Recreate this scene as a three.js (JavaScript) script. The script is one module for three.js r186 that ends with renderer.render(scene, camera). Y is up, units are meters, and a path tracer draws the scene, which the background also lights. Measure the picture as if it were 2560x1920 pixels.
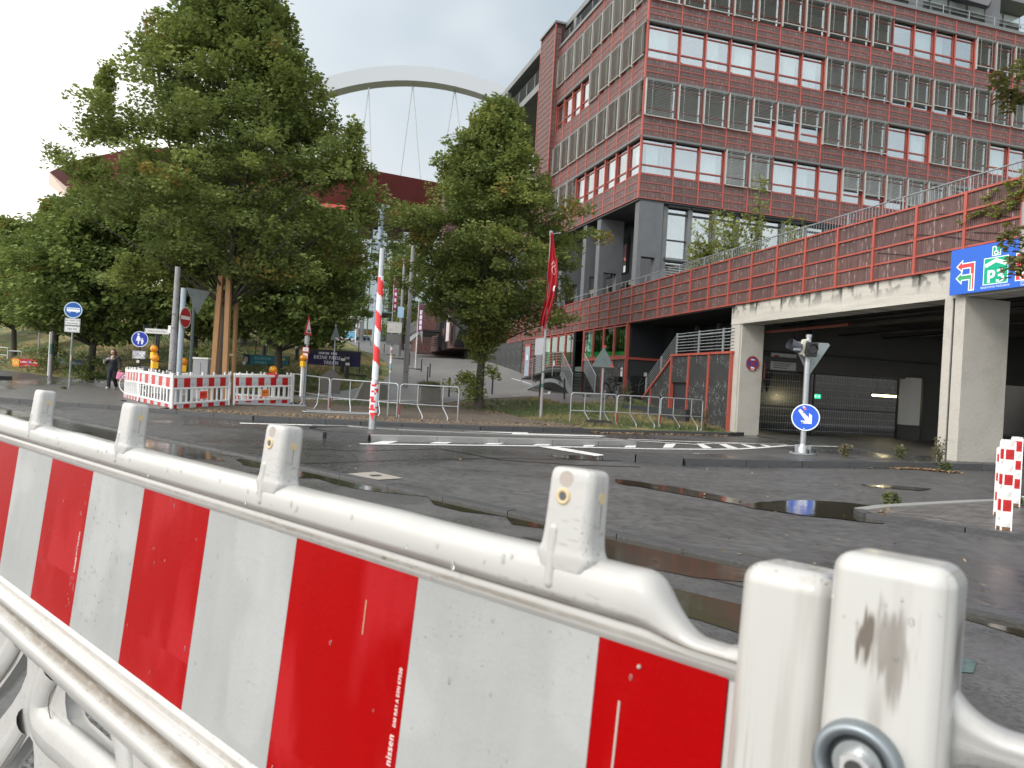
import * as THREE from 'three';
import { mergeGeometries } from 'three/addons/utils/BufferGeometryUtils.js';
import { RoundedBoxGeometry } from 'three/addons/geometries/RoundedBoxGeometry.js';
import { MarchingCubes } from 'three/addons/objects/MarchingCubes.js';
import { TextGeometry } from 'three/addons/geometries/TextGeometry.js';
import { FontLoader } from 'three/addons/loaders/FontLoader.js';

// ---------------------------------------------------------------- camera, sky, sun, exposure
const scene = new THREE.Scene();
const renderer = new THREE.WebGLRenderer({ antialias: true });
renderer.setSize(1024, 768);
renderer.toneMapping = THREE.LinearToneMapping;
renderer.toneMappingExposure = 1.72;
renderer.shadowMap.enabled = true;
const EYE = 1.25, ROLL = 0.057, FPX = 1750;             // eye height (m), camera roll, focal length in photo pixels
const camera = new THREE.PerspectiveCamera(2 * Math.atan(960 / FPX) * 180 / Math.PI, 4 / 3, 0.05, 3000);
camera.position.set(0, EYE, 0);
camera.rotation.set(0.0011, 0, ROLL);
camera.focus = 2.6; camera.userData.fStop = camera.getFocalLength() / 2.0;
camera.updateMatrixWorld();

const frac = x => x - Math.floor(x), clamp = (x, a = 0, b = 1) => Math.min(b, Math.max(a, x)), mix = (a, b, t) => a + (b - a) * t;
const smooth = (a, b, x) => { const t = clamp((x - a) / (b - a)); return t * t * (3 - 2 * t); };
function rngOf(seed) { let a = seed >>> 0; return () => { a = (a + 0x6D2B79F5) | 0; let t = Math.imul(a ^ (a >>> 15), 1 | a); t = (t + Math.imul(t ^ (t >>> 7), 61 | t)) ^ t; return ((t ^ (t >>> 14)) >>> 0) / 4294967296; }; }
function hash3(x, y, z) { let h = Math.imul(x, 374761393) + Math.imul(y, 668265263) + Math.imul(z, 1274126177); h = Math.imul(h ^ (h >>> 13), 1274126177); return ((h ^ (h >>> 16)) >>> 0) / 4294967296; }
function noise3(x, y, z) {
  const X = Math.floor(x), Y = Math.floor(y), Z = Math.floor(z); let fx = x - X, fy = y - Y, fz = z - Z;
  fx = fx * fx * (3 - 2 * fx); fy = fy * fy * (3 - 2 * fy); fz = fz * fz * (3 - 2 * fz);
  const l = (i, j, k) => hash3(X + i, Y + j, Z + k);
  return mix(mix(mix(l(0, 0, 0), l(1, 0, 0), fx), mix(l(0, 1, 0), l(1, 1, 0), fx), fy), mix(mix(l(0, 0, 1), l(1, 0, 1), fx), mix(l(0, 1, 1), l(1, 1, 1), fx), fy), fz);
}
function fbm3(x, y, z, o = 4) { let s = 0, a = 0.5, t = 0; for (let i = 0; i < o; i++) { s += a * noise3(x, y, z); t += a; a *= 0.5; x *= 2.03; y *= 2.03; z *= 2.03; } return s / t; }

const SUN = new THREE.Vector3(-0.62, 0.62, 0.40).normalize();
{ // overcast evening sky: bright veil towards the sun, grey-blue cloud elsewhere
  const W = 1024, H = 512, a = new Float32Array(W * H * 4), d = new THREE.Vector3(), glowDir = new THREE.Vector3(-0.86, 0.5, -0.12).normalize();
  for (let j = 0; j < H; j++) for (let i = 0; i < W; i++) {
    const el = ((j + 0.5) / H - 0.5) * Math.PI, az = ((i + 0.5) / W - 0.5) * 2 * Math.PI;
    d.set(Math.cos(el) * Math.cos(az), Math.sin(el), Math.cos(el) * Math.sin(az));
    const up = Math.max(d.y, 0) + 0.28, px = d.x / up, pz = d.z / up;
    const n = fbm3(px * 1.15 + 7.3, pz * 1.15 + 2.1, 0.4, 5), m = fbm3(px * 3.1 + 1.7, pz * 3.1 + 9.2, 3.3, 4);
    const side = Math.atan2(d.x, -d.z), bank = smooth(-0.22, 0.25, side) * (1 - smooth(1.5, 2.4, side)) * smooth(0.12, 0.34, d.y) * (1 - smooth(0.75, 0.95, d.y)); // a heavier cloud bank off to the right
    const cloud = smooth(0.34, 0.66, n * 0.72 + m * 0.28 - 0.13 * bank);
    const g = Math.max(0, d.dot(glowDir)), glow = 0.85 * Math.pow(g, 3.4) + 0.5 * Math.pow(g, 12), open = 1 + 0.75 * smooth(-0.35, 0.75, d.z);
    const low = 1 - smooth(0.0, 0.5, d.y);
    let r = mix(0.29, 0.70, cloud), gg = mix(0.35, 0.71, cloud), b = mix(0.41, 0.72, cloud);
    r = mix(r, 0.80, low * 0.45) + glow * 1.05; gg = mix(gg, 0.79, low * 0.45) + glow; b = mix(b, 0.77, low * 0.45) + glow * 0.95;
    r *= open * 1.02; gg *= open; b *= open * 0.97;
    const k = (j * W + i) * 4; a[k] = r; a[k + 1] = gg; a[k + 2] = b; a[k + 3] = 1;
  }
  const t = new THREE.DataTexture(a, W, H, THREE.RGBAFormat, THREE.FloatType);
  t.mapping = THREE.EquirectangularReflectionMapping; t.magFilter = THREE.LinearFilter; t.minFilter = THREE.LinearFilter; t.needsUpdate = true;
  scene.background = t; scene.environment = t;
}
const sun = new THREE.DirectionalLight(new THREE.Color(1, 0.955, 0.89), 1.15);
sun.position.copy(SUN).multiplyScalar(200); sun.target.position.set(0, 0, -30); sun.castShadow = true; sun.shadow.radius = 34;
sun.shadow.camera.left = -70; sun.shadow.camera.right = 70; sun.shadow.camera.top = 70; sun.shadow.camera.bottom = -70; sun.shadow.camera.far = 500; sun.shadow.mapSize.set(2048, 2048);
scene.add(sun, sun.target);

// ---------------------------------------------------------------- helpers
const V = (x, y, z) => new THREE.Vector3(x, y, z);
const CR = Math.cos(ROLL), SR = Math.sin(ROLL);
function ray(px, py) { const dx = px - 1280, dy = py - 962; return [(dx * CR + dy * SR) / FPX, (dx * SR - dy * CR) / FPX]; }
const at = (px, py, d) => { const [x, y] = ray(px, py); return V(x * d, EYE + y * d, -d); };        // a measured sight line and a distance -> a place
const ground = (px, py, h = 0) => { const [x, y] = ray(px, py), d = (h - EYE) / y; return V(x * d, h, -d); };
// where a sight line meets the land
let LANDF = () => 0; const hit = (px, py, up = 0) => { for (let d = 17; d < 140; d += 0.08) { const w = at(px, py, d); if (w.y <= LANDF(w.x, w.z) + up) { w.y = LANDF(w.x, w.z); return w; } } const w = at(px, py, 60); w.y = LANDF(w.x, w.z); return w; };
const numbers = {};
function numbered(n) { const k = numbers[n] = (numbers[n] ?? -1) + 1; return k ? n + '_' + String(k).padStart(3, '0') : n; }
function tag(o, label, category, group, kind) { if (label) o.userData.label = label; if (category) o.userData.category = category; if (group) o.userData.group = group; if (kind) o.userData.kind = kind; return o; }
function thing(name, label, category, pos = V(0, 0, 0), turn = 0, group) { const g = new THREE.Group(); g.name = numbered(name); g.position.copy(pos); g.rotation.y = turn; scene.add(g); return tag(g, label, category, group); }
function shade(m) { m.castShadow = true; m.receiveShadow = true; return m; }
function flat(g) { const n = g.index ? g.toNonIndexed() : g; for (const k of Object.keys(n.attributes)) if (!['position', 'normal', 'uv'].includes(k)) n.deleteAttribute(k); if (!n.attributes.uv) n.setAttribute('uv', new THREE.BufferAttribute(new Float32Array(n.attributes.position.count * 2), 2)); n.morphAttributes = {}; return n; }
const join = gs => { const l = (Array.isArray(gs) ? gs : [gs]).flat(3).filter(Boolean); return l.length === 1 ? l[0] : mergeGeometries(l.map(flat)); };
function part(name, gs, m, parent, label) { const o = shade(new THREE.Mesh(join(gs), m)); o.name = name; if (label) o.userData.label = label; parent.add(o); return o; }
function single(name, gs, m, label, category, group, pos, turn = 0) { const o = shade(new THREE.Mesh(join(gs), m)); o.name = numbered(name); if (pos) o.position.copy(pos); o.rotation.y = turn; scene.add(o); return tag(o, label, category, group); }
function struct(name, gs, m, parent) { const o = shade(new THREE.Mesh(join(gs), m)); o.name = parent ? name : numbered(name); (parent ?? scene).add(o); if (!parent) o.userData.kind = 'structure'; return o; }
function copyOf(root, pos, turn, label) { const c = root.clone(); c.name = numbered(root.name.replace(/_\d{3}$/, '')); c.userData = { ...root.userData }; if (label) c.userData.label = label; if (pos) c.position.copy(pos); if (turn !== undefined) c.rotation.y = turn; scene.add(c); return c; }
const put = (g, x = 0, y = 0, z = 0, rx = 0, ry = 0, rz = 0) => { g = g.clone(); g.applyMatrix4(new THREE.Matrix4().compose(V(x, y, z), new THREE.Quaternion().setFromEuler(new THREE.Euler(rx, ry, rz)), V(1, 1, 1))); return g; };
function bx(w, h, d, x = 0, y = 0, z = 0, rx = 0, ry = 0, rz = 0) { // box with uv in metres
  const g = new THREE.BoxGeometry(w, h, d), uv = g.attributes.uv, s = [[d, h], [d, h], [w, d], [w, d], [w, h], [w, h]];
  for (let f = 0; f < 6; f++) for (let k = 0; k < 4; k++) uv.setXY(f * 4 + k, uv.getX(f * 4 + k) * s[f][0] + f * 0.37, uv.getY(f * 4 + k) * s[f][1] + f * 0.21);
  if (rx || ry || rz) return put(g, x, y, z, rx, ry, rz); g.translate(x, y, z); return g;
}
const span = (x0, x1, y0, y1, z0, z1) => bx(Math.abs(x1 - x0), Math.abs(y1 - y0), Math.abs(z1 - z0), (x0 + x1) / 2, (y0 + y1) / 2, (z0 + z1) / 2);
const YUP = V(0, 1, 0);
function bar(a, b, r0, r1 = r0, n = 8, caps = true) { const v = b.clone().sub(a), l = v.length(), g = new THREE.CylinderGeometry(r1, r0, l, n, 1, !caps); const uv = g.attributes.uv; for (let i = 0; i < uv.count; i++) uv.setXY(i, uv.getX(i) * 6.28 * r0, uv.getY(i) * l); g.applyMatrix4(new THREE.Matrix4().compose(a.clone().addScaledVector(v, 0.5), new THREE.Quaternion().setFromUnitVectors(YUP, v.normalize()), V(1, 1, 1))); return g; }
function beam(a, b, w, h, up = YUP) { // box bar between two points
  const d = b.clone().sub(a), l = d.length(); d.normalize(); const s = V().crossVectors(up, d).normalize(), u = V().crossVectors(d, s);
  const g = bx(w, h, l); g.applyMatrix4(new THREE.Matrix4().makeBasis(s, u, d).setPosition(a.clone().add(b).multiplyScalar(0.5))); return g;
}
function tube(pts, r, n = 8, curved = true, seg = 0) { const c = curved ? new THREE.CatmullRomCurve3(pts, false, 'centripetal') : (() => { const p = new THREE.CurvePath(); for (let i = 1; i < pts.length; i++) p.add(new THREE.LineCurve3(pts[i - 1], pts[i])); return p; })(); return new THREE.TubeGeometry(c, seg || pts.length * 6, r, n); }
function bent(pts, r, n = 8, rad = 0.09) { // round tube with rounded bends
  const p = new THREE.CurvePath(); let last = pts[0];
  for (let i = 1; i < pts.length - 1; i++) { const a = pts[i].clone().sub(pts[i - 1]), b = pts[i + 1].clone().sub(pts[i]), k = Math.min(rad, a.length() / 2.1, b.length() / 2.1), e0 = pts[i].clone().addScaledVector(a.normalize(), -k), e1 = pts[i].clone().addScaledVector(b.normalize(), k); p.add(new THREE.LineCurve3(last, e0)); p.add(new THREE.QuadraticBezierCurve3(e0, pts[i].clone(), e1)); last = e1; }
  p.add(new THREE.LineCurve3(last, pts.at(-1))); return new THREE.TubeGeometry(p, Math.round(p.getLength() / 0.035) + 6, r, n);
}
function plate(pts, t, holes = [], bevel = 0) { const s = new THREE.Shape(pts.map(p => new THREE.Vector2(p[0], p[1]))); for (const h of holes) s.holes.push(new THREE.Path(h.map(p => new THREE.Vector2(p[0], p[1])))); return new THREE.ExtrudeGeometry(s, { depth: t, bevelEnabled: bevel > 0, bevelSize: bevel, bevelThickness: bevel, bevelSegments: 2, curveSegments: 8 }); }
const disc = (r, t, n = 40) => { const g = new THREE.CylinderGeometry(r, r, t, n); g.rotateX(Math.PI / 2); return g; };

// ---------------------------------------------------------------- textures and materials
const PER = 256, grid = (() => { const r = rngOf(91), a = new Float32Array(PER * PER); for (let i = 0; i < a.length; i++) a[i] = r(); return a; })();
function tn(u, v, f, s = 0) { // tileable value noise, f cells over 0..1
  const x = u * f, y = v * f; let X = Math.floor(x), Y = Math.floor(y), a = x - X, b = y - Y; a = a * a * (3 - 2 * a); b = b * b * (3 - 2 * b);
  const w = q => ((q % f) + f) % f, x0 = (w(X) + s * 37) & 255, x1 = (w(X + 1) + s * 37) & 255, y0 = (w(Y) * 1 + s * 71) & 255, y1 = (w(Y + 1) + s * 71) & 255;
  return mix(mix(grid[y0 * PER + x0], grid[y0 * PER + x1], a), mix(grid[y1 * PER + x0], grid[y1 * PER + x1], a), b);
}
function tf(u, v, f, o, s = 0) { let r = 0, a = 0.5, t = 0; for (let i = 0; i < o; i++) { r += a * tn(u, v, Math.min(f, 1024), s + i * 3); t += a; a *= 0.55; f *= 2; } return r / t; }
const enc = c => { c = clamp(c); return c <= 0.0031308 ? 12.92 * c : 1.055 * Math.pow(c, 1 / 2.4) - 0.055; };
function dtex(w, h, fn, color, rx = 1, ry = rx) {
  const a = new Uint8Array(w * h * 4);
  for (let j = 0; j < h; j++) for (let i = 0; i < w; i++) { let c = fn((i + 0.5) / w, (j + 0.5) / h); if (typeof c === 'number') c = [c, c, c]; const k = (j * w + i) * 4; for (let q = 0; q < 3; q++) a[k + q] = Math.round(255 * (color ? enc(c[q]) : clamp(c[q]))); a[k + 3] = 255; }
  const t = new THREE.DataTexture(a, w, h); t.wrapS = t.wrapT = THREE.RepeatWrapping; t.magFilter = THREE.LinearFilter; t.minFilter = THREE.LinearMipmapLinearFilter; if (color) t.colorSpace = THREE.SRGBColorSpace; t.repeat.set(rx, ry); t.needsUpdate = true; return t;
}
function canvasTex(w, h, draw) { const c = document.createElement('canvas'); c.width = w; c.height = h; const x = c.getContext('2d'); draw(x, w, h); const t = new THREE.CanvasTexture(c); t.colorSpace = THREE.SRGBColorSpace; return t; }
const lin = (r, g, b) => new THREE.Color().setRGB(r, g, b);
const std = (c, rough = 0.7, metal = 0, extra = {}) => new THREE.MeshStandardMaterial({ color: Array.isArray(c) ? lin(...c) : c, roughness: rough, metalness: metal, ...extra });
const phy = (c, rough, extra = {}) => new THREE.MeshPhysicalMaterial({ color: Array.isArray(c) ? lin(...c) : c, roughness: rough, ...extra });
const rescale = (t, rx, ry = rx) => { const c = t.clone(); c.repeat.set(rx, ry); c.needsUpdate = true; return c; };
// general greys
const grimeTex = dtex(512, 512, (u, v) => { const n = tf(u, v, 4, 5, 1), m = tf(u, v, 24, 3, 5); return 0.72 + 0.34 * n - 0.22 * smooth(0.6, 0.8, m); }, true, 0.5);
const bumpTex = dtex(512, 512, (u, v) => tf(u, v, 32, 4, 2), false, 1);
const grimy = (c, rough, metal = 0, extra = {}) => std(c, rough, metal, { map: grimeTex, ...extra });
const M = {
  galv: std([0.42, 0.44, 0.46], 0.42, 0.75, { map: grimeTex }), galvDull: std([0.33, 0.36, 0.38], 0.55, 0.35, { map: grimeTex }),
  postGrey: std([0.27, 0.29, 0.31], 0.5, 0.2, { map: grimeTex }), lampPost: grimy([0.30, 0.29, 0.30], 0.65),
  dark: std([0.020, 0.022, 0.026], 0.5), black: std([0.012, 0.012, 0.013], 0.6), rubber: std([0.018, 0.018, 0.019], 0.75, 0, { bumpMap: bumpTex, bumpScale: 0.003 }),
  white: grimy([0.80, 0.80, 0.79], 0.4), whitePlain: std([0.8, 0.8, 0.8], 0.45), plastic: phy([0.80, 0.80, 0.79], 0.38, { map: grimeTex }),
  signBack: grimy([0.27, 0.31, 0.31], 0.5, 0.3), signBackDark: grimy([0.10, 0.13, 0.13], 0.55, 0.2), redPaint: std([0.52, 0.02, 0.02], 0.4), yellow: std([0.85, 0.46, 0.01], 0.4), silver: std([0.6, 0.6, 0.6], 0.35, 0.8),
};
// ---------------------------------------------------------------- ground
// height of the land behind the far kerb: a thin-plate surface through measured spots [x, z, height]
const LAND = (() => {
  const P = [[-3.1, -34.6, 0.48], [-5.4, -45, 1.14], [-6.7, -51, 1.8], [-13.3, -72, 3.74], [-16.8, -82, 4.85], [-25, -105, 6.6], [0, -105, 6.9], [-52, -105, 6.6], [10, -95, 6.4], [-8, -88, 5.3], [7.6, -23.8, 0.06], [5.3, -32.5, 1.0], [6.5, -28, 0.5], [3.3, -39.8, 0.94], [2.4, -43, 1.0], [0.5, -49.8, 2.1], [-2.5, -60, 3.1],
    [-1.2, -30, 0.09], [1.0, -24.1, 0.12], [3.4, -25.6, 0.22], [3.5, -22, 0.1], [-3, -20, 0.1], [-8.7, -21.3, 0.1], [-7.7, -23.3, 0.16], [-9.3, -19.2, 0.02], [-12, -22, 0.06], [-7, -30, 0.12], [-7, -34, 0.12], [-17, -30.5, 0.02], [-18, -26, 0.1], [-24, -40, 0.42], [-33, -44, 0.5], [-22, -34, 0.12], [-40, -55, 0.9], [-26, -48, 2.4], [-29, -56, 4.2], [-34, -70, 7],
    [-11, -34, 0.16], [-11.5, -37.5, 0.95], [-12, -41, 1.8], [-14, -50, 2.7], [-19, -62, 3.9], [-26, -82, 5.8], [-18, -40, 1.2], [-20, -50, 2.9], [-60, -60, 0.8], [-60, -90, 6], [-90, -60, 0.5], [-90, -100, 5], [-30, -19, 0], [-60, -19, 0], [-90, -30, 0.1], [-45, -35, 0.2], [14, -30, 0.2], [20, -60, 3], [30, -100, 6], [12, -40, 1], [9, -21, 0.02]];
  const n = P.length, N = n + 3, U = r2 => r2 < 1e-9 ? 0 : 0.5 * r2 * Math.log(r2), A = [];
  for (let i = 0; i < N; i++) A.push(new Float64Array(N + 1));
  for (let i = 0; i < n; i++) { for (let j = 0; j < n; j++) A[i][j] = U(((P[i][0] - P[j][0]) ** 2 + (P[i][1] - P[j][1]) ** 2) / 400) + (i === j ? 0.0004 : 0); const q = [1, P[i][0] / 20, P[i][1] / 20]; for (let k = 0; k < 3; k++) A[i][n + k] = A[n + k][i] = q[k]; A[i][N] = P[i][2]; }
  for (let c = 0; c < N; c++) { let p = c; for (let r = c + 1; r < N; r++) if (Math.abs(A[r][c]) > Math.abs(A[p][c])) p = r; [A[c], A[p]] = [A[p], A[c]]; for (let r = 0; r < N; r++) if (r !== c) { const f = A[r][c] / A[c][c]; if (f) for (let k = c; k <= N; k++) A[r][k] -= f * A[c][k]; } }
  const w = A.map((r, i) => r[N] / r[i]);
  return (x, z) => { let s = w[n] + w[n + 1] * x / 20 + w[n + 2] * z / 20; for (let i = 0; i < n; i++) s += w[i] * U(((P[i][0] - x) ** 2 + (P[i][1] - z) ** 2) / 400); return Math.max(s, 0.0); };
})();
LANDF = LAND;
const land = (x, z, up = 0) => V(x, LAND(x, z) + up, z);

function drape(poly, up, cell = 1, hfn = LAND, uvs = 1) { // a polygon [[x,z]...] laid over the land, clipped to grid cells
  const cut = (p, ax, s, lim) => { const o = []; for (let i = 0; i < p.length; i++) { const a = p[i], b = p[(i + 1) % p.length], da = s * (lim - a[ax]), db = s * (lim - b[ax]); if (da >= 0) o.push(a); if ((da > 0 && db < 0) || (da < 0 && db > 0)) { const t = da / (da - db), q = [a[0] + t * (b[0] - a[0]), a[1] + t * (b[1] - a[1])]; q[ax] = lim; o.push(q); } } return o; };
  const xs = poly.map(p => p[0]), zs = poly.map(p => p[1]), pos = [], uv = [], step = v => Math.max(cell, cell);
  for (let x = Math.floor(Math.min(...xs) / cell) * cell; x < Math.max(...xs); x += cell) {
    const col = cut(cut(poly, 0, -1, x), 0, 1, x + cell); if (col.length < 3) continue;
    const cz = col.map(p => p[1]);
    for (let z = Math.floor(Math.min(...cz) / cell) * cell; z < Math.max(...cz); z += cell) {
      const c = cut(cut(col, 1, -1, z), 1, 1, z + cell); if (c.length < 3) continue;
      for (const t of THREE.ShapeUtils.triangulateShape(c.map(p => new THREE.Vector2(p[0], p[1])), [])) {
        const q = t.map(i => c[i]), ar = (q[1][0] - q[0][0]) * (q[2][1] - q[0][1]) - (q[2][0] - q[0][0]) * (q[1][1] - q[0][1]); if (Math.abs(ar) < 1e-7) continue;
        if (ar > 0) q.reverse(); for (const p of q) { pos.push(p[0], hfn(p[0], p[1]) + up, p[1]); uv.push(p[0] * uvs, p[1] * uvs); }
      }
    }
  }
  const g = new THREE.BufferGeometry(); g.setAttribute('position', new THREE.Float32BufferAttribute(pos, 3)); g.setAttribute('uv', new THREE.Float32BufferAttribute(uv, 2));
  const nor = new Float32Array(pos.length), e = 0.15; for (let i = 0; i < pos.length; i += 3) { const n = V(-(hfn(pos[i] + e, pos[i + 2]) - hfn(pos[i] - e, pos[i + 2])) / (2 * e), 1, -(hfn(pos[i], pos[i + 2] + e) - hfn(pos[i], pos[i + 2] - e)) / (2 * e)).normalize(); nor.set([n.x, n.y, n.z], i); }
  g.setAttribute('normal', new THREE.BufferAttribute(nor, 3)); return g;
}
const FLAT = () => 0;
function sgroup(name) { const g = new THREE.Group(); g.name = numbered(name); g.userData.kind = 'structure'; scene.add(g); return g; }
const gp = (px, py, h = 0) => { const p = ground(px, py, h); return [p.x, p.z]; };
function sheet(pts, y, sub = 0, seed = 1, rough = 0) { // flat polygon [[x,z]...] at height y, edge roughened
  let p = pts; if (sub) { const r = rngOf(seed), o = []; for (let i = 0; i < p.length; i++) { const a = p[i], b = p[(i + 1) % p.length], L = Math.hypot(b[0] - a[0], b[1] - a[1]), n = Math.max(1, Math.round(L / sub)); for (let k = 0; k < n; k++) { const t = k / n, j = k ? rough : rough * 0.5; o.push([mix(a[0], b[0], t) + (r() - 0.5) * j, mix(a[1], b[1], t) + (r() - 0.5) * j]); } } p = o; }
  const f = THREE.ShapeUtils.triangulateShape(p.map(q => new THREE.Vector2(q[0], q[1])), []), pos = [], uv = [];
  for (const t of f) { const q = t.map(i => p[i]), ar = (q[1][0] - q[0][0]) * (q[2][1] - q[0][1]) - (q[2][0] - q[0][0]) * (q[1][1] - q[0][1]); if (ar > 0) q.reverse(); for (const a of q) { pos.push(a[0], y, a[1]); uv.push(a[0], a[1]); } }
  const g = new THREE.BufferGeometry(); g.setAttribute('position', new THREE.Float32BufferAttribute(pos, 3)); g.setAttribute('uv', new THREE.Float32BufferAttribute(uv, 2)); g.setAttribute('normal', new THREE.Float32BufferAttribute(pos.map((_, i) => i % 3 === 1 ? 1 : 0), 3)); return g;
}
function strip(pts, w, y, close) { // ribbon along [[x,z]...]
  const L = [], R = []; pts.forEach((p, i) => { const a = pts[Math.max(0, i - 1)], b = pts[Math.min(pts.length - 1, i + 1)], dx = b[0] - a[0], dz = b[1] - a[1], l = Math.hypot(dx, dz); const ww = Array.isArray(w) ? w[i] : w; L.push([p[0] - dz / l * ww / 2, p[1] + dx / l * ww / 2]); R.push([p[0] + dz / l * ww / 2, p[1] - dx / l * ww / 2]); }); return sheet([...L, ...R.reverse()], y);
}

// wet asphalt: coarse tile of 16 m, damp and dry patches in the roughness
const asphaltMap = dtex(1024, 1024, (u, v) => { const c = tf(u, v, 4, 5, 3), f = tn(u, v, 256, 9) * 0.6 + tn(u, v, 128, 2) * 0.4, patch = smooth(0.42, 0.62, tf(u, v, 5, 4, 12)); const k = (0.050 + 0.028 * c) * (0.62 + 0.76 * f) * mix(0.80, 1.10, patch); return [k, k * 0.99, k * 0.985]; }, true, 1 / 16);
const asphaltRough = dtex(1024, 1024, (u, v) => { const w = smooth(0.40, 0.60, tf(u, v, 5, 4, 12)), s = tf(u, v * 3, 8, 3, 21), f = tn(u, v, 256, 9); return clamp(mix(0.27, 0.56, w) + 0.16 * (s - 0.5) + 0.1 * (f - 0.5)); }, false, 1 / 16);
const asphaltBump = dtex(1024, 1024, (u, v) => 0.7 * tn(u, v, 256, 9) + 0.3 * tn(u, v, 128, 2) + 1.2 * tf(u, v, 8, 3, 4), false, 1 / 16);
const asphalt = std([1, 1, 1], 1, 0, { map: asphaltMap, roughnessMap: asphaltRough, bumpMap: asphaltBump, bumpScale: 0.02 });
const nearAsphalt = std([1.1, 1.1, 1.1], 0.95, 0, { map: rescale(asphaltMap, 1 / 3), roughnessMap: rescale(asphaltRough, 1 / 7), bumpMap: rescale(asphaltBump, 1 / 3), bumpScale: 0.012 });
const wetAsphalt = std([0.8, 0.8, 0.8], 0.36, 0, { map: asphaltMap, roughnessMap: rescale(asphaltRough, 1 / 9), bumpMap: asphaltBump, bumpScale: 0.006 });
const wetStreet = std([1.25, 1.25, 1.27], 0.62, 0, { map: asphaltMap, roughnessMap: asphaltRough, bumpMap: asphaltBump, bumpScale: 0.004 });
const paleAsphalt = std([1, 1, 1], 0.42, 0, { map: dtex(512, 512, (u, v) => { const n = tf(u, v, 3, 5, 6), k = 0.135 + 0.07 * n + 0.03 * (tn(u, v, 128, 3) - 0.5); return [k, k * 0.985, k * 0.965]; }, true, 1 / 14), bumpMap: rescale(bumpTex, 1.5), bumpScale: 0.004 });
const puddleMat = phy([0.032, 0.029, 0.019], 0.10, { bumpMap: dtex(256, 256, (u, v) => tf(u, v, 6, 3, 7), false, 0.9), bumpScale: 0.0015, clearcoat: 0.3, clearcoatRoughness: 0.08 });
const grassMap = dtex(1024, 1024, (u, v) => { const n = tf(u, v, 5, 5, 2), m = tf(u, v, 40, 3, 8), d = smooth(0.42, 0.66, n * 0.75 + m * 0.25), f = 0.6 + 0.8 * tn(u, v, 256, 3); return [mix(0.075, 0.23, d) * f, mix(0.105, 0.18, d) * f, mix(0.03, 0.075, d) * f]; }, true, 1 / 7);
const grassGround = std([1, 1, 1], 0.95, 0, { map: grassMap, bumpMap: rescale(bumpTex, 0.7), bumpScale: 0.05 });
const dirtMap = dtex(1024, 1024, (u, v) => { const n = tf(u, v, 5, 5, 14), f = 0.55 + 0.9 * tn(u, v, 256, 6), l = smooth(0.70, 0.78, tf(u, v, 70, 2, 17)); const k = mix(0.055, 0.125, n) * f; return [k * 1.12 + 0.16 * l, k * 0.92 + 0.09 * l, k * 0.72 + 0.03 * l]; }, true, 1 / 5);
const dirt = std([1, 1, 1], 0.85, 0, { map: dirtMap, bumpMap: rescale(bumpTex, 0.8), bumpScale: 0.04 });
const brickPave = (() => { // small paving blocks, wet
  const cell = (u, v) => { const X = u * 8, Y = v * 16, o = Math.floor(Y) % 2 * 0.5, a = frac(X + o), b = frac(Y), e = Math.min(Math.min(a, 1 - a) * 2, Math.min(b, 1 - b)); return [e, hash3(Math.floor(X + o) % 8, Math.floor(Y) % 16, 5)]; };
  const map = dtex(512, 512, (u, v) => { const [e, h] = cell(u, v), k = (0.075 + 0.05 * h) * mix(0.45, 1, smooth(0.02, 0.09, e)) * (0.75 + 0.5 * tn(u, v, 128, 4)); return [k * 1.05, k * 0.99, k * 0.93]; }, true, 0.6);
  const bump = dtex(512, 512, (u, v) => { const [e, h] = cell(u, v); return smooth(0, 0.12, e) * 0.8 + 0.2 * h; }, false, 0.6);
  return std([1, 1, 1], 0.45, 0, { map, bumpMap: bump, bumpScale: 0.012 });
})();
const concreteMap = dtex(1024, 1024, (u, v) => { const n = tf(u, v, 6, 5, 6), f = tn(u, v, 256, 4); return (0.78 + 0.4 * n) * (0.9 + 0.2 * f); }, true, 1 / 3);
const kerbConcrete = std([0.25, 0.25, 0.24], 0.5, 0, { map: concreteMap, bumpMap: bumpTex, bumpScale: 0.004 });
const kerbDark = std([0.062, 0.063, 0.066], 0.4, 0, { map: concreteMap, bumpMap: bumpTex, bumpScale: 0.004 });
const roadPaint = std([0.72, 0.73, 0.72], 0.55, 0, { map: grimeTex });

// far kerb line, left to right
const KERB = [[-140, -24], [-40, -19.4], [-15.2, -19.4], [-14.2, -19.3], [-9.6, -18.3], [-6.4, -17.6], [-3.8, -17.95], [-0.8, -18.7], [2.6, -20.4], [7.0, -22.6], [7.75, -23.4]];
struct('ground', [sheet([[-900, 60], [900, 60], [900, -1400], [-900, -1400]], -0.35)], grassGround);
struct('road', drape([[-140, 30], [40, 30], [40, -60], [9, -60], [9, -24], [-10, -22], [-140, -30]], 0, 8, FLAT), asphalt);
struct('grass_slope', drape([...KERB, [7.9, -25], [5.0, -33.5], [3.3, -40], [-0.2, -53], [-3, -62], [-8, -110], [-8, -125], [-140, -125], [-140, -60]], 0.01, 1), grassGround);
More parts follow.
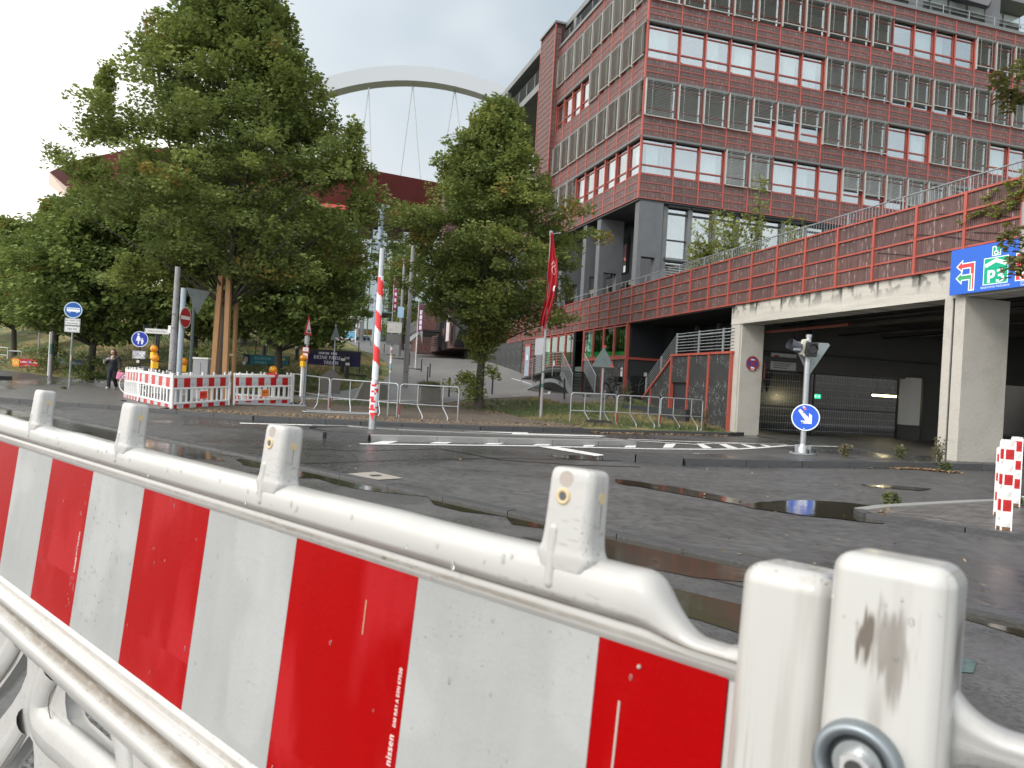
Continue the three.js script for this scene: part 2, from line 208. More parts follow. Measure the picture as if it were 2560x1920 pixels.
// street and forecourt asphalt coming in from the side street and up the ramp
const RAMP_L = [[-10.5, -33.6], [-8.4, -36.2], [-7.3, -39.5], [-7.7, -44], [-8.6, -50], [-11.2, -58], [-14.6, -68], [-18.6, -80], [-24, -97]];
struct('street', drape([[-140, -26], [-40, -19.5], [-14.6, -19.5], [-14, -21], [-12.4, -24], [-10.2, -26.6], [-9, -30.6], [-10.5, -33.6], [-16, -33.2], [-19.6, -34.6], [-24.5, -38.6], [-34, -43.4], [-60, -58], [-140, -70]], 0.035, 1), wetStreet);
struct('ramp', drape([[-9.2, -30.4], [-3.2, -31.6], [-2.0, -33.4], [1.0, -34], [2.2, -30.6], [4.9, -30.0], [5.5, -31.6], [3.2, -39.8], [-0.2, -52.8], [-3, -63], [-7.8, -84], [-10, -104], [-26, -104], ...RAMP_L.slice().reverse()], 0.04, 1), paleAsphalt);
struct('dirt_strip', drape([[-9.4, -18.25], [-6.4, -17.8], [-3.8, -18.15], [-0.8, -18.9], [2.2, -20.4], [1.7, -23], [0.4, -27], [0.9, -33.9], [-1.6, -33.3], [-3.0, -31.5], [-8.9, -30.2], [-9.9, -27], [-9.2, -21.6]], 0.03, 0.7), dirt);
struct('pavement', drape([[-14.6, -19.55], [-9.5, -18.45], [-9.3, -21.6], [-10.0, -26.4], [-13, -30.2], [-17.6, -31.8], [-20, -30.4], [-18.9, -27.2], [-16.6, -23.5]], 0.06, 0.7), brickPave);
// far kerb stones
{ const g = []; for (let i = 3; i < KERB.length - 1; i++) { const a = KERB[i], b = KERB[i + 1], L = Math.hypot(b[0] - a[0], b[1] - a[1]), n = Math.round(L); for (let k = 0; k < n; k++) { const p = (t, y) => { const x = mix(a[0], b[0], t), z = mix(a[1], b[1], t); return V(x, y, z + 0.05); }; g.push(beam(p((k + 0.006) / n, 0.035), p((k + 0.994) / n, 0.035), 0.16, 0.15)); } }
  const kerb = sgroup('kerb'); for (const q of g) part('kerb_stone', q, kerbDark, kerb); }

// low kerb between the near lane and the junction, dark stones about a metre long
const NEARK = [[-14.9, -19.2], [-2.67, -9.16], [0.07, -6.78], [1.93, -5.2], [6.4, -1.4]];
{ const kerb = sgroup('gutter_kerb');
  for (let i = 0; i < NEARK.length - 1; i++) { const a = NEARK[i], b = NEARK[i + 1], L = Math.hypot(b[0] - a[0], b[1] - a[1]), n = Math.round(L); for (let k = 0; k < n; k++) { const p = t => V(mix(a[0], b[0], t), 0.0, mix(a[1], b[1], t)); part('kerb_stone', beam(p((k + 0.004) / n), p((k + 0.996) / n), 0.13, 0.075 + 0.006 * (k % 2)), kerbDark, kerb); } } }
struct('near_lane', sheet([[-60, -51], ...NEARK.map(p => [p[0] + 0.07, p[1] + 0.09]), [12, 3], [12, 14], [-60, 14]].map(p => p), 0.004), nearAsphalt);

// traffic island with the wrapped pole
{ const isl = struct('traffic_island', sheet([[-4.1, -14.6], [-3.5, -13.98], [-2.7, -13.92], [2.5, -16.3], [2.5, -16.45], [-2.4, -15.4], [-3.6, -15.5]], 0.112), asphalt);
  const F = [[-4.42, -14.9], [-4.2, -14.3], [-3.55, -13.78], [-2.72, -13.72], [-1.5, -14.28], [-0.25, -14.82], [0.9, -15.34], [1.95, -15.82], [2.9, -16.36], [2.2, -16.62], [0.2, -16.1], [-1.2, -15.82], [-2.5, -15.6], [-3.6, -15.72], [-4.3, -15.3], [-4.42, -14.9]];
  for (let i = 0; i < F.length - 1; i++) { const a = V(F[i][0], 0.05, F[i][1]), b = V(F[i + 1][0], 0.05, F[i + 1][1]), d = b.clone().sub(a).setLength(0.006); part('kerb_stone', beam(a.add(d), b.sub(d), 0.26, 0.125), i < 3 || i > 12 ? kerbDark : kerbConcrete, isl); } }
// right island in front of the garage
{ const isl = struct('kerb_island', sheet([[2.25, -12.95], [3.2, -12.62], [5.5, -13.45], [8.6, -14.75], [10.1, -15.3], [12.5, -15.4], [12.5, -17.5], [9.2, -16.4], [6, -14.75], [3.4, -13.35]], 0.128), asphalt);
  const F = [[1.75, -12.75], [2.3, -12.58], [3.1, -12.42], [4.3, -12.85], [5.5, -13.28], [6.6, -13.72], [7.6, -14.14], [8.65, -14.57], [10.15, -15.12], [12.4, -15.22]];
  for (let i = 0; i < F.length - 1; i++) { const a = V(F[i][0], i ? 0.058 : 0.03, F[i][1]), b = V(F[i + 1][0], 0.058, F[i + 1][1]), d = b.clone().sub(a).setLength(0.006); part('kerb_stone', beam(a.add(d), b.sub(d), 0.24, 0.145), kerbDark, isl); } }
// small kerbed corner of the side street, far left
struct('kerb_corner', beam(V(-31, 0.12, -38.2), V(-26.0, 0.12, -35.2), 1.6, 0.2), kerbDark);
// right footway with paving blocks and a rounded kerb corner
{ const P = [[3.98, -7.72], [4.05, -8.0], [4.5, -8.35], [5.2, -8.75], [6.2, -9.3], [7.5, -9.9], [12, -11.2], [14, -8], [12, -2.2], [6.4, -6.15]];
  const fw = struct('footway', sheet(P, 0.045), brickPave);
  const e = [[6.4, -6.15], [5.6, -6.68], [4.75, -7.22], [3.98, -7.72], [4.05, -8.0], [4.5, -8.35], [5.2, -8.75], [6.2, -9.3], [7.5, -9.9]];
  for (let i = 0; i < e.length - 1; i++) { const a = V(e[i][0], 0.02, e[i][1]), b = V(e[i + 1][0], 0.02, e[i + 1][1]), d = b.clone().sub(a).setLength(0.005); part('kerb_stone', beam(a.add(d), b.sub(d), 0.13, 0.085), i > 3 ? kerbConcrete : kerbDark, fw); }
  for (let k = 0; k < 0; k++) { const a = gp(2232 + k * 26, 1268 - k * 2, 0.05), b = gp(2252 + k * 30, 1326 + k * 4, 0.05); part('kerb_stone', beam(V(a[0], 0.048, a[1]), V(b[0], 0.048, b[1]), 0.11, 0.03), kerbDark, fw); } }
// red cobbled edge of a bed beyond the posts
struct('bed_edge', [strip([gp(2545, 1240, 0.05), gp(2600, 1252, 0.05)], 0.1, 0.056)], roadPaint);
// painted markings
{ const q = (...p) => sheet(p.map(a => gp(a[0], a[1])), 0.008), poly = (pts, w) => strip(pts.map(a => gp(a[0], a[1])), w, 0.008);
  const g = [poly([[900, 1110.5], [1320, 1115.5], [1462, 1119], [1638, 1123], [1780, 1124], [1850, 1123], [1898, 1120], [1967, 1114.5], [2010, 1115], [2135, 1118]], 0.17),
    poly([[1570, 1098.6], [1700, 1103.5], [1850, 1108.5], [1967, 1111.5]], 0.13), poly([[1578, 1102.4], [1680, 1107.8], [1742, 1112]], 0.15), poly([[1742, 1110.5], [1800, 1108.6], [1900, 1109.8], [1960, 1111]], 0.1),
    q([1664, 1110], [1690, 1110], [1682, 1120], [1657, 1120]), q([1742, 1111], [1759, 1111], [1781, 1121.6], [1758, 1121.6]), q([1797, 1110.5], [1814, 1110.5], [1846, 1121.5], [1820, 1121.5]), q([1850, 1111.5], [1862, 1111.5], [1896, 1119.4], [1878, 1120]), q([1898, 1112], [1908, 1112], [1932, 1116.4], [1918, 1117.4]),
    q([956, 1103.6], [1000, 1103.6], [968, 1110.4], [918, 1110.4]), q([1098, 1104.2], [1140, 1105], [1117, 1110], [1072, 1109.6]), q([1225, 1107.4], [1268, 1107.4], [1250, 1112], [1208, 1112]), q([1345, 1110], [1384, 1110], [1370, 1114.6], [1330, 1114.4]), q([1462, 1112.6], [1491, 1112.6], [1482, 1117.4], [1456, 1117.4]), q([1566, 1114.6], [1591, 1114.6], [1588, 1119.6], [1560, 1119.4]),
    q([1336, 1115.5], [1378, 1115.5], [1514, 1138.6], [1488, 1141]), q([1727, 1134.6], [2000, 1139.4], [2000, 1142.4], [1781, 1138.6]), q([1668, 1136.6], [1740, 1136.6], [1850, 1140.6], [1794, 1143.4]), q([1280, 1083.4], [1500, 1089.2], [1516, 1091.4], [1500, 1092], [1280, 1086]), q([600, 1057.6], [883, 1065.4], [883, 1067.4], [600, 1059.8]), q([883, 1065], [921, 1070.5], [988, 1078.4], [945, 1071.4]), q([776, 1081.8], [815, 1080.8], [815, 1084], [776, 1084.6]), q([1150, 1078.6], [1320, 1081.8], [1320, 1084.8], [1230, 1081.6])];
  const rm = struct('road_marking', g[0], roadPaint); for (const s of g.slice(1)) struct('painted_line', s, roadPaint, rm);
  const lines = [[[1280, 947], [1330, 962], [1357, 975], [1376, 979], [1371, 985], [1345, 987], [1280, 990]]].map(l => l.map(p => { for (let d = 30; d < 60; d += 0.1) { const w = at(p[0], p[1], d); if (w.y <= LAND(w.x, w.z) + 0.04) return [w.x, w.z]; } return [2, -43]; }));
  const lg = []; for (const l of lines) for (let i = 0; i < l.length - 1; i++) { const a = land(l[i][0], l[i][1], 0.05), b = land(l[i + 1][0], l[i + 1][1], 0.05); lg.push(beam(a, b, 0.13, 0.012)); } struct('painted_line', lg, roadPaint, rm);
  const x = []; for (const [a, b] of [[[-9.5, -31.6], [-3.4, -32.4]], [[-9.8, -32.6], [-6.2, -32.9]]]) x.push(beam(land(a[0], a[1], 0.05), land(b[0], b[1], 0.05), 0.12, 0.012)); struct('painted_line', x, roadPaint, rm); }
// puddles: standing water lies level in the low spots
{ const along = (pts, w, seed, rough = 0.12) => { const r = rngOf(seed), L = [], R = []; const fine = []; for (let i = 0; i < pts.length - 1; i++) { const n = 9; for (let k = 0; k < n; k++) fine.push([mix(pts[i][0], pts[i + 1][0], k / n), mix(pts[i][1], pts[i + 1][1], k / n), mix(w[i], w[i + 1], k / n)]); } fine.push([...pts.at(-1), w.at(-1)]);
    fine.forEach((p, i) => { const a = fine[Math.max(0, i - 1)], b = fine[Math.min(fine.length - 1, i + 1)], dx = b[0] - a[0], dz = b[1] - a[1], l = Math.hypot(dx, dz), n1 = fbm3(p[0] * 1.6, p[1] * 1.6, seed, 3) - 0.3; L.push([p[0] - dz / l * 0.02, p[1] + dx / l * 0.02]); const ww = Math.max(0.02, p[2] * (0.25 + 1.5 * n1) + (r() - 0.5) * rough * p[2]); R.push([p[0] - dz / l * ww, p[1] + dx / l * ww]); }); return sheet([...L, ...R.reverse()], 0.009); };
  const off = NEARK.map(p => [p[0] + 0.05, p[1] + 0.06]);
  struct('puddle', along([[-4.2, -10.42], off[1], off[2], off[3], [4.2, -3.2]], [0.35, 0.9, 0.9, 0.75, 0.6], 3), puddleMat);
  struct('puddle', along([[-2.6, -7.4], [-1.2, -6.2], [0.6, -4.9], [2.4, -3.5]], [0.2, 0.5, 0.6, 0.7], 8), puddleMat);
  struct('puddle', sheet([[1840, 1262], [1905, 1256], [1985, 1252], [2060, 1254], [2140, 1260], [2196, 1268], [2206, 1280], [2210, 1300], [2206, 1311], [2150, 1305], [2080, 1297], [2007, 1289], [1940, 1280], [1880, 1272]].map(a => gp(a[0], a[1])), 0.009, 0.12, 5, 0.05), puddleMat);
  struct('puddle', sheet([[1538, 1199], [1600, 1206], [1680, 1217], [1760, 1232], [1850, 1251], [1846, 1262], [1760, 1247], [1690, 1234], [1600, 1218], [1545, 1210]].map(a => gp(a[0], a[1])), 0.009, 0.2, 6, 0.07), puddleMat);
  struct('puddle', sheet([[1370, 1138], [1470, 1140], [1560, 1148], [1555, 1154], [1480, 1151], [1400, 1146]].map(a => gp(a[0], a[1])), 0.009, 0.3, 7, 0.1), puddleMat);
  struct('puddle', sheet([[-34, -18.8], [-20, -18.2], [-13, -17.2], [-9.5, -14.8], [-9.2, -13.9], [-12, -14.2], [-20, -15.5], [-34, -17]], 0.009, 0.8, 9, 0.7), wetAsphalt);
  struct('puddle', sheet([[-15.2, -19.2], [-9, -14.3], [-4.5, -10.6], [-3.8, -9.4], [-6, -9.9], [-10, -12.6], [-16, -16.8], [-22, -19]], 0.007, 0.6, 19, 0.35), wetAsphalt);
  struct('puddle', sheet([[2150, 1212], [2230, 1215], [2330, 1222], [2300, 1228], [2180, 1219]].map(a => gp(a[0], a[1])), 0.009, 0.25, 11, 0.09), wetAsphalt); }
// tar seams and a concrete manhole slab
{ const s = []; for (const [l, w] of [[[[1100, 1122], [1250, 1150], [1440, 1163], [1600, 1168]], 0.07], [[[2007, 1290], [1930, 1277], [1780, 1250], [1540, 1204]], 0.06], [[[760, 1160], [960, 1152], [1240, 1146], [1440, 1150]], 0.04], [[[1310, 1345], [1600, 1405], [1860, 1470]], 0.03], [[[640, 1118], [900, 1128], [1100, 1122]], 0.05]]) s.push(strip(l.map(a => gp(a[0], a[1])), w, 0.006)); struct('tar_seam', s, std([0.02, 0.02, 0.021], 0.3));
  const m = thing('manhole_cover', 'square pale concrete manhole slab with a small dark drain, set in the asphalt', 'manhole cover', V(0, 0, 0)); const c = [[866, 1186], [936, 1180.5], [1010, 1197], [945, 1201]].map(a => gp(a[0], a[1]));
  part('slab', [sheet(c, 0.008)], std([0.30, 0.275, 0.24], 0.6, 0, { map: concreteMap }), m); const cx = c.reduce((a, b) => a + b[0], 0) / 4, cz = c.reduce((a, b) => a + b[1], 0) / 4; part('drain', bx(0.13, 0.012, 0.1, cx, 0.008, cz, 0, 0.6), M.dark, m); }
// ---------------------------------------------------------------- red brick-clad office block, terrace wall, garage
const BT = Math.atan(0.2715), BSKEW = 0.0671;
const ribMap = dtex(512, 512, (u, v) => { const rib = frac(u * 32), k = Math.floor(u * 32), h = hash3(k, 3, 1), st = tf(u, v * 0.25, 32, 3, 5), b = 0.6 + 0.35 * h + 0.35 * (tf(u, v, 6, 4, 8) - 0.4); const w = smooth(0.60, 0.85, st) * smooth(0.35, 0.75, hash3(k, 8, 2)); const e = rib < 0.2 ? 0.55 : 1; return [(0.150 * b + 0.22 * w) * e, (0.082 * b + 0.19 * w) * e, (0.076 * b + 0.175 * w) * e]; }, true, 1 / 1.6);
const ribBump = dtex(512, 64, (u, v) => { const r = frac(u * 32); return r < 0.2 ? 0 : 1; }, false, 1 / 1.6);
const clad = [[1, 1, 1], [0.86, 0.86, 0.88], [1.12, 1.05, 1.02], [0.95, 1.0, 1.05]].map((c, i) => std(c, 0.6, 0, { map: (() => { const t = ribMap.clone(); t.offset.set(i * 0.31, i * 0.23); t.needsUpdate = true; return t; })(), bumpMap: ribBump, bumpScale: 0.012 }));
const redMetal = std([0.40, 0.085, 0.062], 0.45, 0, { map: grimeTex }), redDark = std([0.30, 0.06, 0.045], 0.5, 0, { map: grimeTex });
const backing = std([0.05, 0.022, 0.02], 0.8), copingMat = grimy([0.17, 0.18, 0.18], 0.5, 0.3), darkConc = std([0.115, 0.122, 0.132], 0.75, 0, { map: concreteMap, bumpMap: bumpTex, bumpScale: 0.004 });
const blindMat = std([0.40, 0.40, 0.375], 0.42, 0.25), boxMat = std([0.14, 0.15, 0.15], 0.4, 0.4), paneMat = phy([0.80, 0.88, 0.88], 0.015, { transmission: 1, thickness: 0, ior: 3.4 });
const clearPane = phy([0.75, 0.84, 0.80], 0.01, { transmission: 1, thickness: 0, ior: 1.9 }), curtainMat = phy([0.82, 0.83, 0.80], 0.9, { transmission: 0.4, thickness: 0 }), roomMat = std([0.30, 0.31, 0.31], 0.9), roomDark = std([0.06, 0.065, 0.07], 0.9);
const corrMap = (() => { const t = dtex(1024, 1024, (u, v) => { const r = frac(u * 24), e = r < 0.12 ? 0.45 : 1, n = 0.75 + 0.5 * tf(u, v, 8, 4, 3), sx = u + 0.012 * tn(u, v, 40, 3), scr = smooth(0.70, 0.80, tn(sx, v * 0.16, 150, 7) * 0.5 + tn(sx + 0.01 * tn(u, v, 30, 2), v * 0.3, 110, 9) * 0.5) * smooth(0.42, 0.6, tf(u, v, 4, 3, 31)); const k = 0.042 * n * e; return [k + 0.3 * scr, k * 1.05 + 0.31 * scr, k * 1.1 + 0.3 * scr]; }, true, 1 / 2.4); return t; })();
const corr = std([1, 1, 1], 0.55, 0.1, { map: corrMap }), corrPlain = std([0.034, 0.038, 0.043], 0.5, 0.1);
const fraying = rngOf(17);

const office = thing('office_building', 'red brick clad office block with strip windows and grey slat blinds above the terrace wall', 'office building', V(6.43, 0, -39), BT);
const COLS = [0, 2.05]; for (let k = 0; k < 17; k++) COLS.push(COLS.at(-1) + 1.6);
const SILL = [13.46, 16.68, 19.92, 23.16], HEAD = [15.5, 18.72, 21.96, 25.2], BAND = [[12.08, 13.42, 3], [15.56, 16.62, 3], [18.78, 19.86, 3], [22.02, 23.1, 3], [25.26, 26.0, 2]];
const geoCache = new Map(), once = (k, f) => { if (!geoCache.has(k)) geoCache.set(k, f()); return geoCache.get(k); };
function windowFrame(w) { return once('wf' + w, () => join([span(-w / 2, -w / 2 + 0.05, 0, 2.04, -0.05, 0.05), span(w / 2 - 0.05, w / 2, 0, 2.04, -0.05, 0.05), span(-w / 2 + 0.05, w / 2 - 0.05, 0, 0.06, -0.05, 0.05), span(-w / 2 + 0.05, w / 2 - 0.05, 1.98, 2.04, -0.05, 0.05), span(-w / 2 + 0.05, w / 2 - 0.05, 0.46, 0.54, -0.05, 0.045), span(-w / 2 + 0.05, w / 2 - 0.05, 1.68, 1.74, -0.05, 0.045)])); }
function paneGeo(w) { return once('pg' + w, () => join([span(-w / 2 + 0.05, w / 2 - 0.05, 0.06, 0.46, -0.012, -0.006), span(-w / 2 + 0.05, w / 2 - 0.05, 0.54, 1.68, -0.012, -0.006), span(-w / 2 + 0.05, w / 2 - 0.05, 1.74, 1.98, -0.012, -0.006)])); }
function blindGeo(w, f, tilt) { const n = Math.round(24 * f); return once('bl' + w + '_' + n + tilt, () => { const g = []; for (let i = 0; i < n; i++) g.push(bx(w - 0.14, 0.006, 0.075, 0, 2.0 - 0.03 - i * 0.0835, 0.13, tilt)); for (const s of [-0.3, 0.3]) g.push(span(s * w - 0.008, s * w + 0.008, 2.0 - n * 0.0835, 2.0, 0.165, 0.172)); g.push(span(-w / 2 + 0.06, w / 2 - 0.06, 1.975 - n * 0.0835, 2.0 - n * 0.0835 + 0.015, 0.095, 0.165)); return join(g); }); }
const guideGeo = w => once('gd' + w, () => join([span(-w / 2 - 0.02, -w / 2 + 0.045, 0, 2.0, 0.055, 0.17)]));
const boxGeo = w => once('bg' + w, () => { const g = new THREE.CylinderGeometry(0.105, 0.105, w - 0.03, 12); g.rotateZ(Math.PI / 2); g.translate(0, 2.03, 0.12); return g; });
const panelGeo = (w, h, k) => once('pn' + w + '_' + h + k, () => { const g = bx(w, h, 0.05); return g; });
const mullGeo = h => once('ml' + h, () => bx(0.075, h, 0.06));
const OPEN = [[0, 0, 0, 1, 1, 0, 0, 0, 0.6, 0.65, 0.7, 0.8, 0.8, 1, 0.9, 0.9, 0.9, 1], [1, 1, 1, 1, 0.55, 0.5, 0.5, 0.95, 0.95, 0.95, 0, 0, 1, 1, 1, 0, 0, 1], [0, 0, 0, 0, 0, 0, 0, 0.95, 0.95, 0.95, 0.82, 0.82, 0.78, 0.78, 1, 1, 1, 1], [1, 1, 0.95, 0.95, 0.9, 0.86, 0.86, 0.86, 0.86, 0.86, 0, 0, 0, 0, 0.86, 0.86, 0.86, 0]];
const OPENL = [[0, 0, 0, 0, 0, 0, 1, 1, 1], [1, 1, 1, 1, 1, 1, 1, 1, 1], [0.9, 0.9, 0.9, 0.9, 1, 0, 0, 0, 0], [0.9, 0.9, 0.9, 0.9, 0.9, 1, 1, 1, 1]];
let panels = 0; const morePanels = [];
function facade(side) { // side 0: right face (plane z = 0), 1: left face, running back from the corner
  const cols = side ? [0, ...Array.from({ length: 9 }, (_, i) => 1.455 * (i + 1))] : COLS, end = cols.at(-1);
  const M4 = new THREE.Matrix4().makeRotationY(BSKEW), place = (o, x, y, z = 0) => { if (side) { const p = V(-z, 0, -x).applyAxisAngle(YUP, BSKEW); o.position.set(p.x - 0 , y, p.z); o.rotation.y = -Math.PI / 2 + BSKEW; o.position.add(V(0, 0, 0)); } else o.position.set(x, y, z); return o; };
  // local frame of the left face: +x runs back, +z points outwards (-X)
  const add = (name, g, m, x, y, z, parent = office, label) => { const o = part(name, g, m, parent, label); if (parent === office) place(o, x, y, z); else o.position.set(x, y, z); return o; };
  const X = x => side ? x : x;
  for (const [y0, y1, rows] of BAND) {
    add('wall', bx(end, y1 - y0, 0.2), backing, end / 2, (y0 + y1) / 2, -0.125);
    const h = (y1 - y0) / rows;
    for (let r = 0; r <= rows; r++) add('rail', bx(end, 0.04, 0.05), redMetal, end / 2, y0 + r * h, 0.028);
    for (let c = 0; c < cols.length - 1; c++) for (let r = 0; r < rows; r++) {
      const w = +(cols[c + 1] - cols[c] - 0.085).toFixed(3), hh = +(h - 0.05).toFixed(3), g = panelGeo(w, hh, 0), m = clad[Math.floor(fraying() * 4)], x = (cols[c] + cols[c + 1]) / 2, y = y0 + (r + 0.5) * h, z = 0.002 + fraying() * 0.006;
      if (panels < 296 && (!side || c < 3)) { add('cladding_panel', g, m, x, y, z); panels++; } else { const o = place(new THREE.Object3D(), x, y, z); o.updateMatrix(); morePanels.push(g.clone().applyMatrix4(o.matrix)); }
    }
  }
  for (let c = side ? 1 : 0; c < cols.length; c++) add('mullion', mullGeo(13.96), redMetal, cols[c] + (side ? 0 : c ? 0 : 0.0), 12.06 + 6.98, 0.034);
  const open = side ? OPENL : OPEN;
  for (let f = 0; f < 4; f++) for (let c = 0; c < cols.length - 1; c++) {
    const w = +(cols[c + 1] - cols[c] - 0.08).toFixed(3), x = (cols[c] + cols[c + 1]) / 2, sh = open[f][c] ?? 1;
    const win = add('window', windowFrame(w), redDark, x, SILL[f], -0.09);
    add('pane', paneGeo(w), paneMat, 0, 0, 0, win);
    if (sh) { add('sun_blind', [blindGeo(w, sh, side ? 0.25 : 0.62), guideGeo(w)], blindMat, 0, 0, 0.09, win); }
    else if ((c * 7 + f * 3) % 3 !== 1) add('curtain', (() => { const n = 26, g = new THREE.PlaneGeometry(w * (0.35 + 0.6 * frac(c * 0.37 + f * 0.21)), 1.95, n, 1), p = g.attributes.position; for (let i = 0; i < p.count; i++) p.setZ(i, 0.03 * Math.sin(p.getX(i) * 38)); g.computeVertexNormals(); g.translate(0.1 * w * (c % 2 ? 1 : -1), 1, -0.22); return g; })(), curtainMat, 0, 0, 0, win);
    add('blind_box', boxGeo(w + 0.08), boxMat, 0, 0, 0, win);
    if (c) { const hk = bx(0.02, 0.02, 0.2, -w / 2, 0.02, 0.16, 0.4, 0.5); win.add(shade(Object.assign(new THREE.Mesh(hk, M.dark), { name: 'bracket' }))); }
  }
  for (let f = 0; f < 4; f++) { add('room_wall', bx(end, 2.3, 0.1), f === 2 ? roomMat : roomMat, end / 2, SILL[f] + 1.05, -1.5); }
  add('coping', bx(end + 0.1, 0.2, 0.5), copingMat, end / 2, 26.13, -0.12);
}
facade(0); facade(1);
part('corner_post', span(-0.05, 0.05, 12.04, 26.02, -0.05, 0.05), redMetal, office);
{ // left-hand helper: rotated group matrices for the rest of the left face
  const L = (s, y, off = 0) => { const p = V(off, 0, -s).applyAxisAngle(YUP, BSKEW); return V(p.x, y, p.z); };
  const Lbox = (s0, s1, y0, y1, o0, o1) => { const g = span(o0, o1, y0, y1, -s1, -s0); g.applyMatrix4(new THREE.Matrix4().makeRotationY(BSKEW)); return g; };
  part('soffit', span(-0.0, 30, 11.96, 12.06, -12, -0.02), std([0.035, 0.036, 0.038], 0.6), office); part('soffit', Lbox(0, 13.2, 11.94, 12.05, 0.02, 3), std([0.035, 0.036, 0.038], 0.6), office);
  part('floor_slab', [15.52, 18.74, 21.98, 25.22].map(y => [span(0.25, 30, y, y + 1.0, -3, -0.24), Lbox(0.3, 13, y, y + 1.0, 0.24, 1.6)]), roomDark, office);
  part('roof', [span(0, 30, 26.0, 26.1, -13, -0.4), Lbox(0, 13.2, 25.95, 26.05, 0.1, 9)], copingMat, office); part('back_wall', span(1.6, 30, 5, 26, -13.2, -13), darkConc, office);
  // brick tower and the open gallery beyond it
  const tw = []; part('tower', Lbox(13.12, 16.0, 4.6, 27.9, -0.42, 3), backing, office);
  for (let r = 0; r < 54; r++) { const y = 4.9 + r * 0.42; for (let c = 0; c < 3; c++) { const s = 13.14 + c * 0.955; tw.push(Lbox(s + 0.02, s + 0.94, y + 0.02, y + 0.40, -0.455, -0.41)); } tw.push(Lbox(13.09, 13.13, y + 0.02, y + 0.4, -0.40, 0.0)); }
  part('tower_panel', tw, clad[2], office).userData.kind = 'stuff'; part('corner_post', [Lbox(13.06, 13.16, 4.6, 27.95, -0.48, -0.40), Lbox(15.96, 16.06, 4.6, 27.95, -0.48, -0.40), Lbox(14.07, 14.1, 4.6, 27.95, -0.47, -0.42), Lbox(15.03, 15.06, 4.6, 27.95, -0.47, -0.42)], redDark, office);
  part('coping', Lbox(13.0, 16.1, 27.9, 28.05, -0.55, 3), copingMat, office);
  part('gallery_roof', [Lbox(16.05, 46, 27.5, 27.95, -0.1, 0.3), Lbox(16.05, 46, 27.75, 27.9, 0.3, 5), Lbox(0.3, 13.05, 27.65, 28.05, 0.3, 0.8), Lbox(0.3, 13.05, 27.9, 28.0, 0.8, 7)], copingMat, office);
  part('gallery_beam', [Lbox(16.05, 46, 24.55, 25.1, -0.1, 0.3), Lbox(16.05, 46, 24.6, 24.75, 0.3, 5)], copingMat, office);
  part('gallery_wall', [Lbox(26, 46, 24.8, 27.8, 4.8, 5), Lbox(0.3, 13, 26.1, 28, 3.5, 3.7)], roomDark, office);
  for (const s of [16.6, 25.4, 34.2, 43]) part('gallery_post', Lbox(s - 0.22, s + 0.22, 25.1, 27.5, -0.08, 0.28), copingMat, office);
  for (const s of [2.6, 11.4]) part('gallery_post', Lbox(s - 0.22, s + 0.22, 26.2, 27.65, 0.32, 0.75), copingMat, office);
  const rl = []; for (let k = 0; k < 5; k++) { rl.push(bar(L(16.1, 25.3 + k * 0.22, -0.05), L(46, 25.3 + k * 0.22, -0.05), 0.018, 0.018, 5)); rl.push(bar(L(0.3, 26.35 + k * 0.2, 0.2), L(13, 26.35 + k * 0.2, 0.2), 0.018, 0.018, 5)); } for (let s = 16.3; s < 46; s += 1.9) rl.push(bar(L(s, 25.1, -0.05), L(s, 26.25, -0.05), 0.024, 0.024, 5)); for (let s = 0.6; s < 13; s += 1.9) rl.push(bar(L(s, 26.2, 0.2), L(s, 27.2, 0.2), 0.024, 0.024, 5));
  part('gallery_railing', rl, M.postGrey, office);
  part('end_pier', Lbox(46, 48.5, 3.5, 27.9, -0.4, 4), clad[2], office); part('lower_wing', [Lbox(16.1, 46, 5.4, 16.8, 0.5, 6)], corrPlain, office);
  { const g = []; for (let r = 0; r < 6; r++) g.push(Lbox(16.2, 46, 13.0 + r * 0.45, 13.4 + r * 0.45, 0.42, 0.5)); part('cladding_panel', g, clad[0], office); }
  // ground floor: concrete fins, recessed glazing
  for (const s of [-0.02, 4.85, 6.9, 10.8]) { const q = s < 0 ? { x0: 0.12, x1: 1.6, z0: -0.56, z1: -0.03 } : null;
    const g = q ? [span(q.x0, q.x1, 8.84, 11.95, q.z0, q.z1), span(q.x0, q.x0 + 0.26, 4.5, 8.84, q.z0, q.z1), span(q.x1 - 0.36, q.x1, 4.5, 8.84, q.z0, q.z1)] : [Lbox(s, s + 0.5, 8.6, 11.93, 0.12, 1.75), Lbox(s, s + 0.5, 4.5, 8.6, 0.12, 0.5), Lbox(s, s + 0.5, 4.5, 8.6, 1.4, 1.75)]; part('concrete_fin', g, darkConc, office); }
  part('recess_wall', [Lbox(0.5, 13.1, 4.5, 11.94, 2.6, 2.8), span(1.62, 1.75, 4.5, 11.95, -3.0, -0.6)], std([0.045, 0.05, 0.057], 0.6), office);
  for (const s of [0.9, 2.9, 5.5, 7.8]) { const f = part('window', [Lbox(s, s + 0.06, 8.9, 11.3, 2.5, 2.6), Lbox(s + 1.3, s + 1.36, 8.9, 11.3, 2.5, 2.6), Lbox(s + 0.06, s + 1.3, 8.9, 8.96, 2.5, 2.6), Lbox(s + 0.06, s + 1.3, 11.24, 11.3, 2.5, 2.6)], M.dark, office); part('pane', Lbox(s + 0.06, s + 1.3, 8.96, 11.24, 2.54, 2.55), paneMat, f); }
  for (const [s0, s1] of [[0.62, 2.6], [2.7, 4.7], [5.45, 6.8], [7.5, 10.5]]) { const b = []; for (let y = 4.7; y < 7.9; y += 0.13) b.push(Lbox(s0, s1, y, y + 0.1, 2.35 - 0.03, 2.4)); b.push(Lbox(s0, s1, 7.95, 8.25, 2.2, 2.5)); part('sun_blind', b, std([0.20, 0.19, 0.16], 0.5), office); }
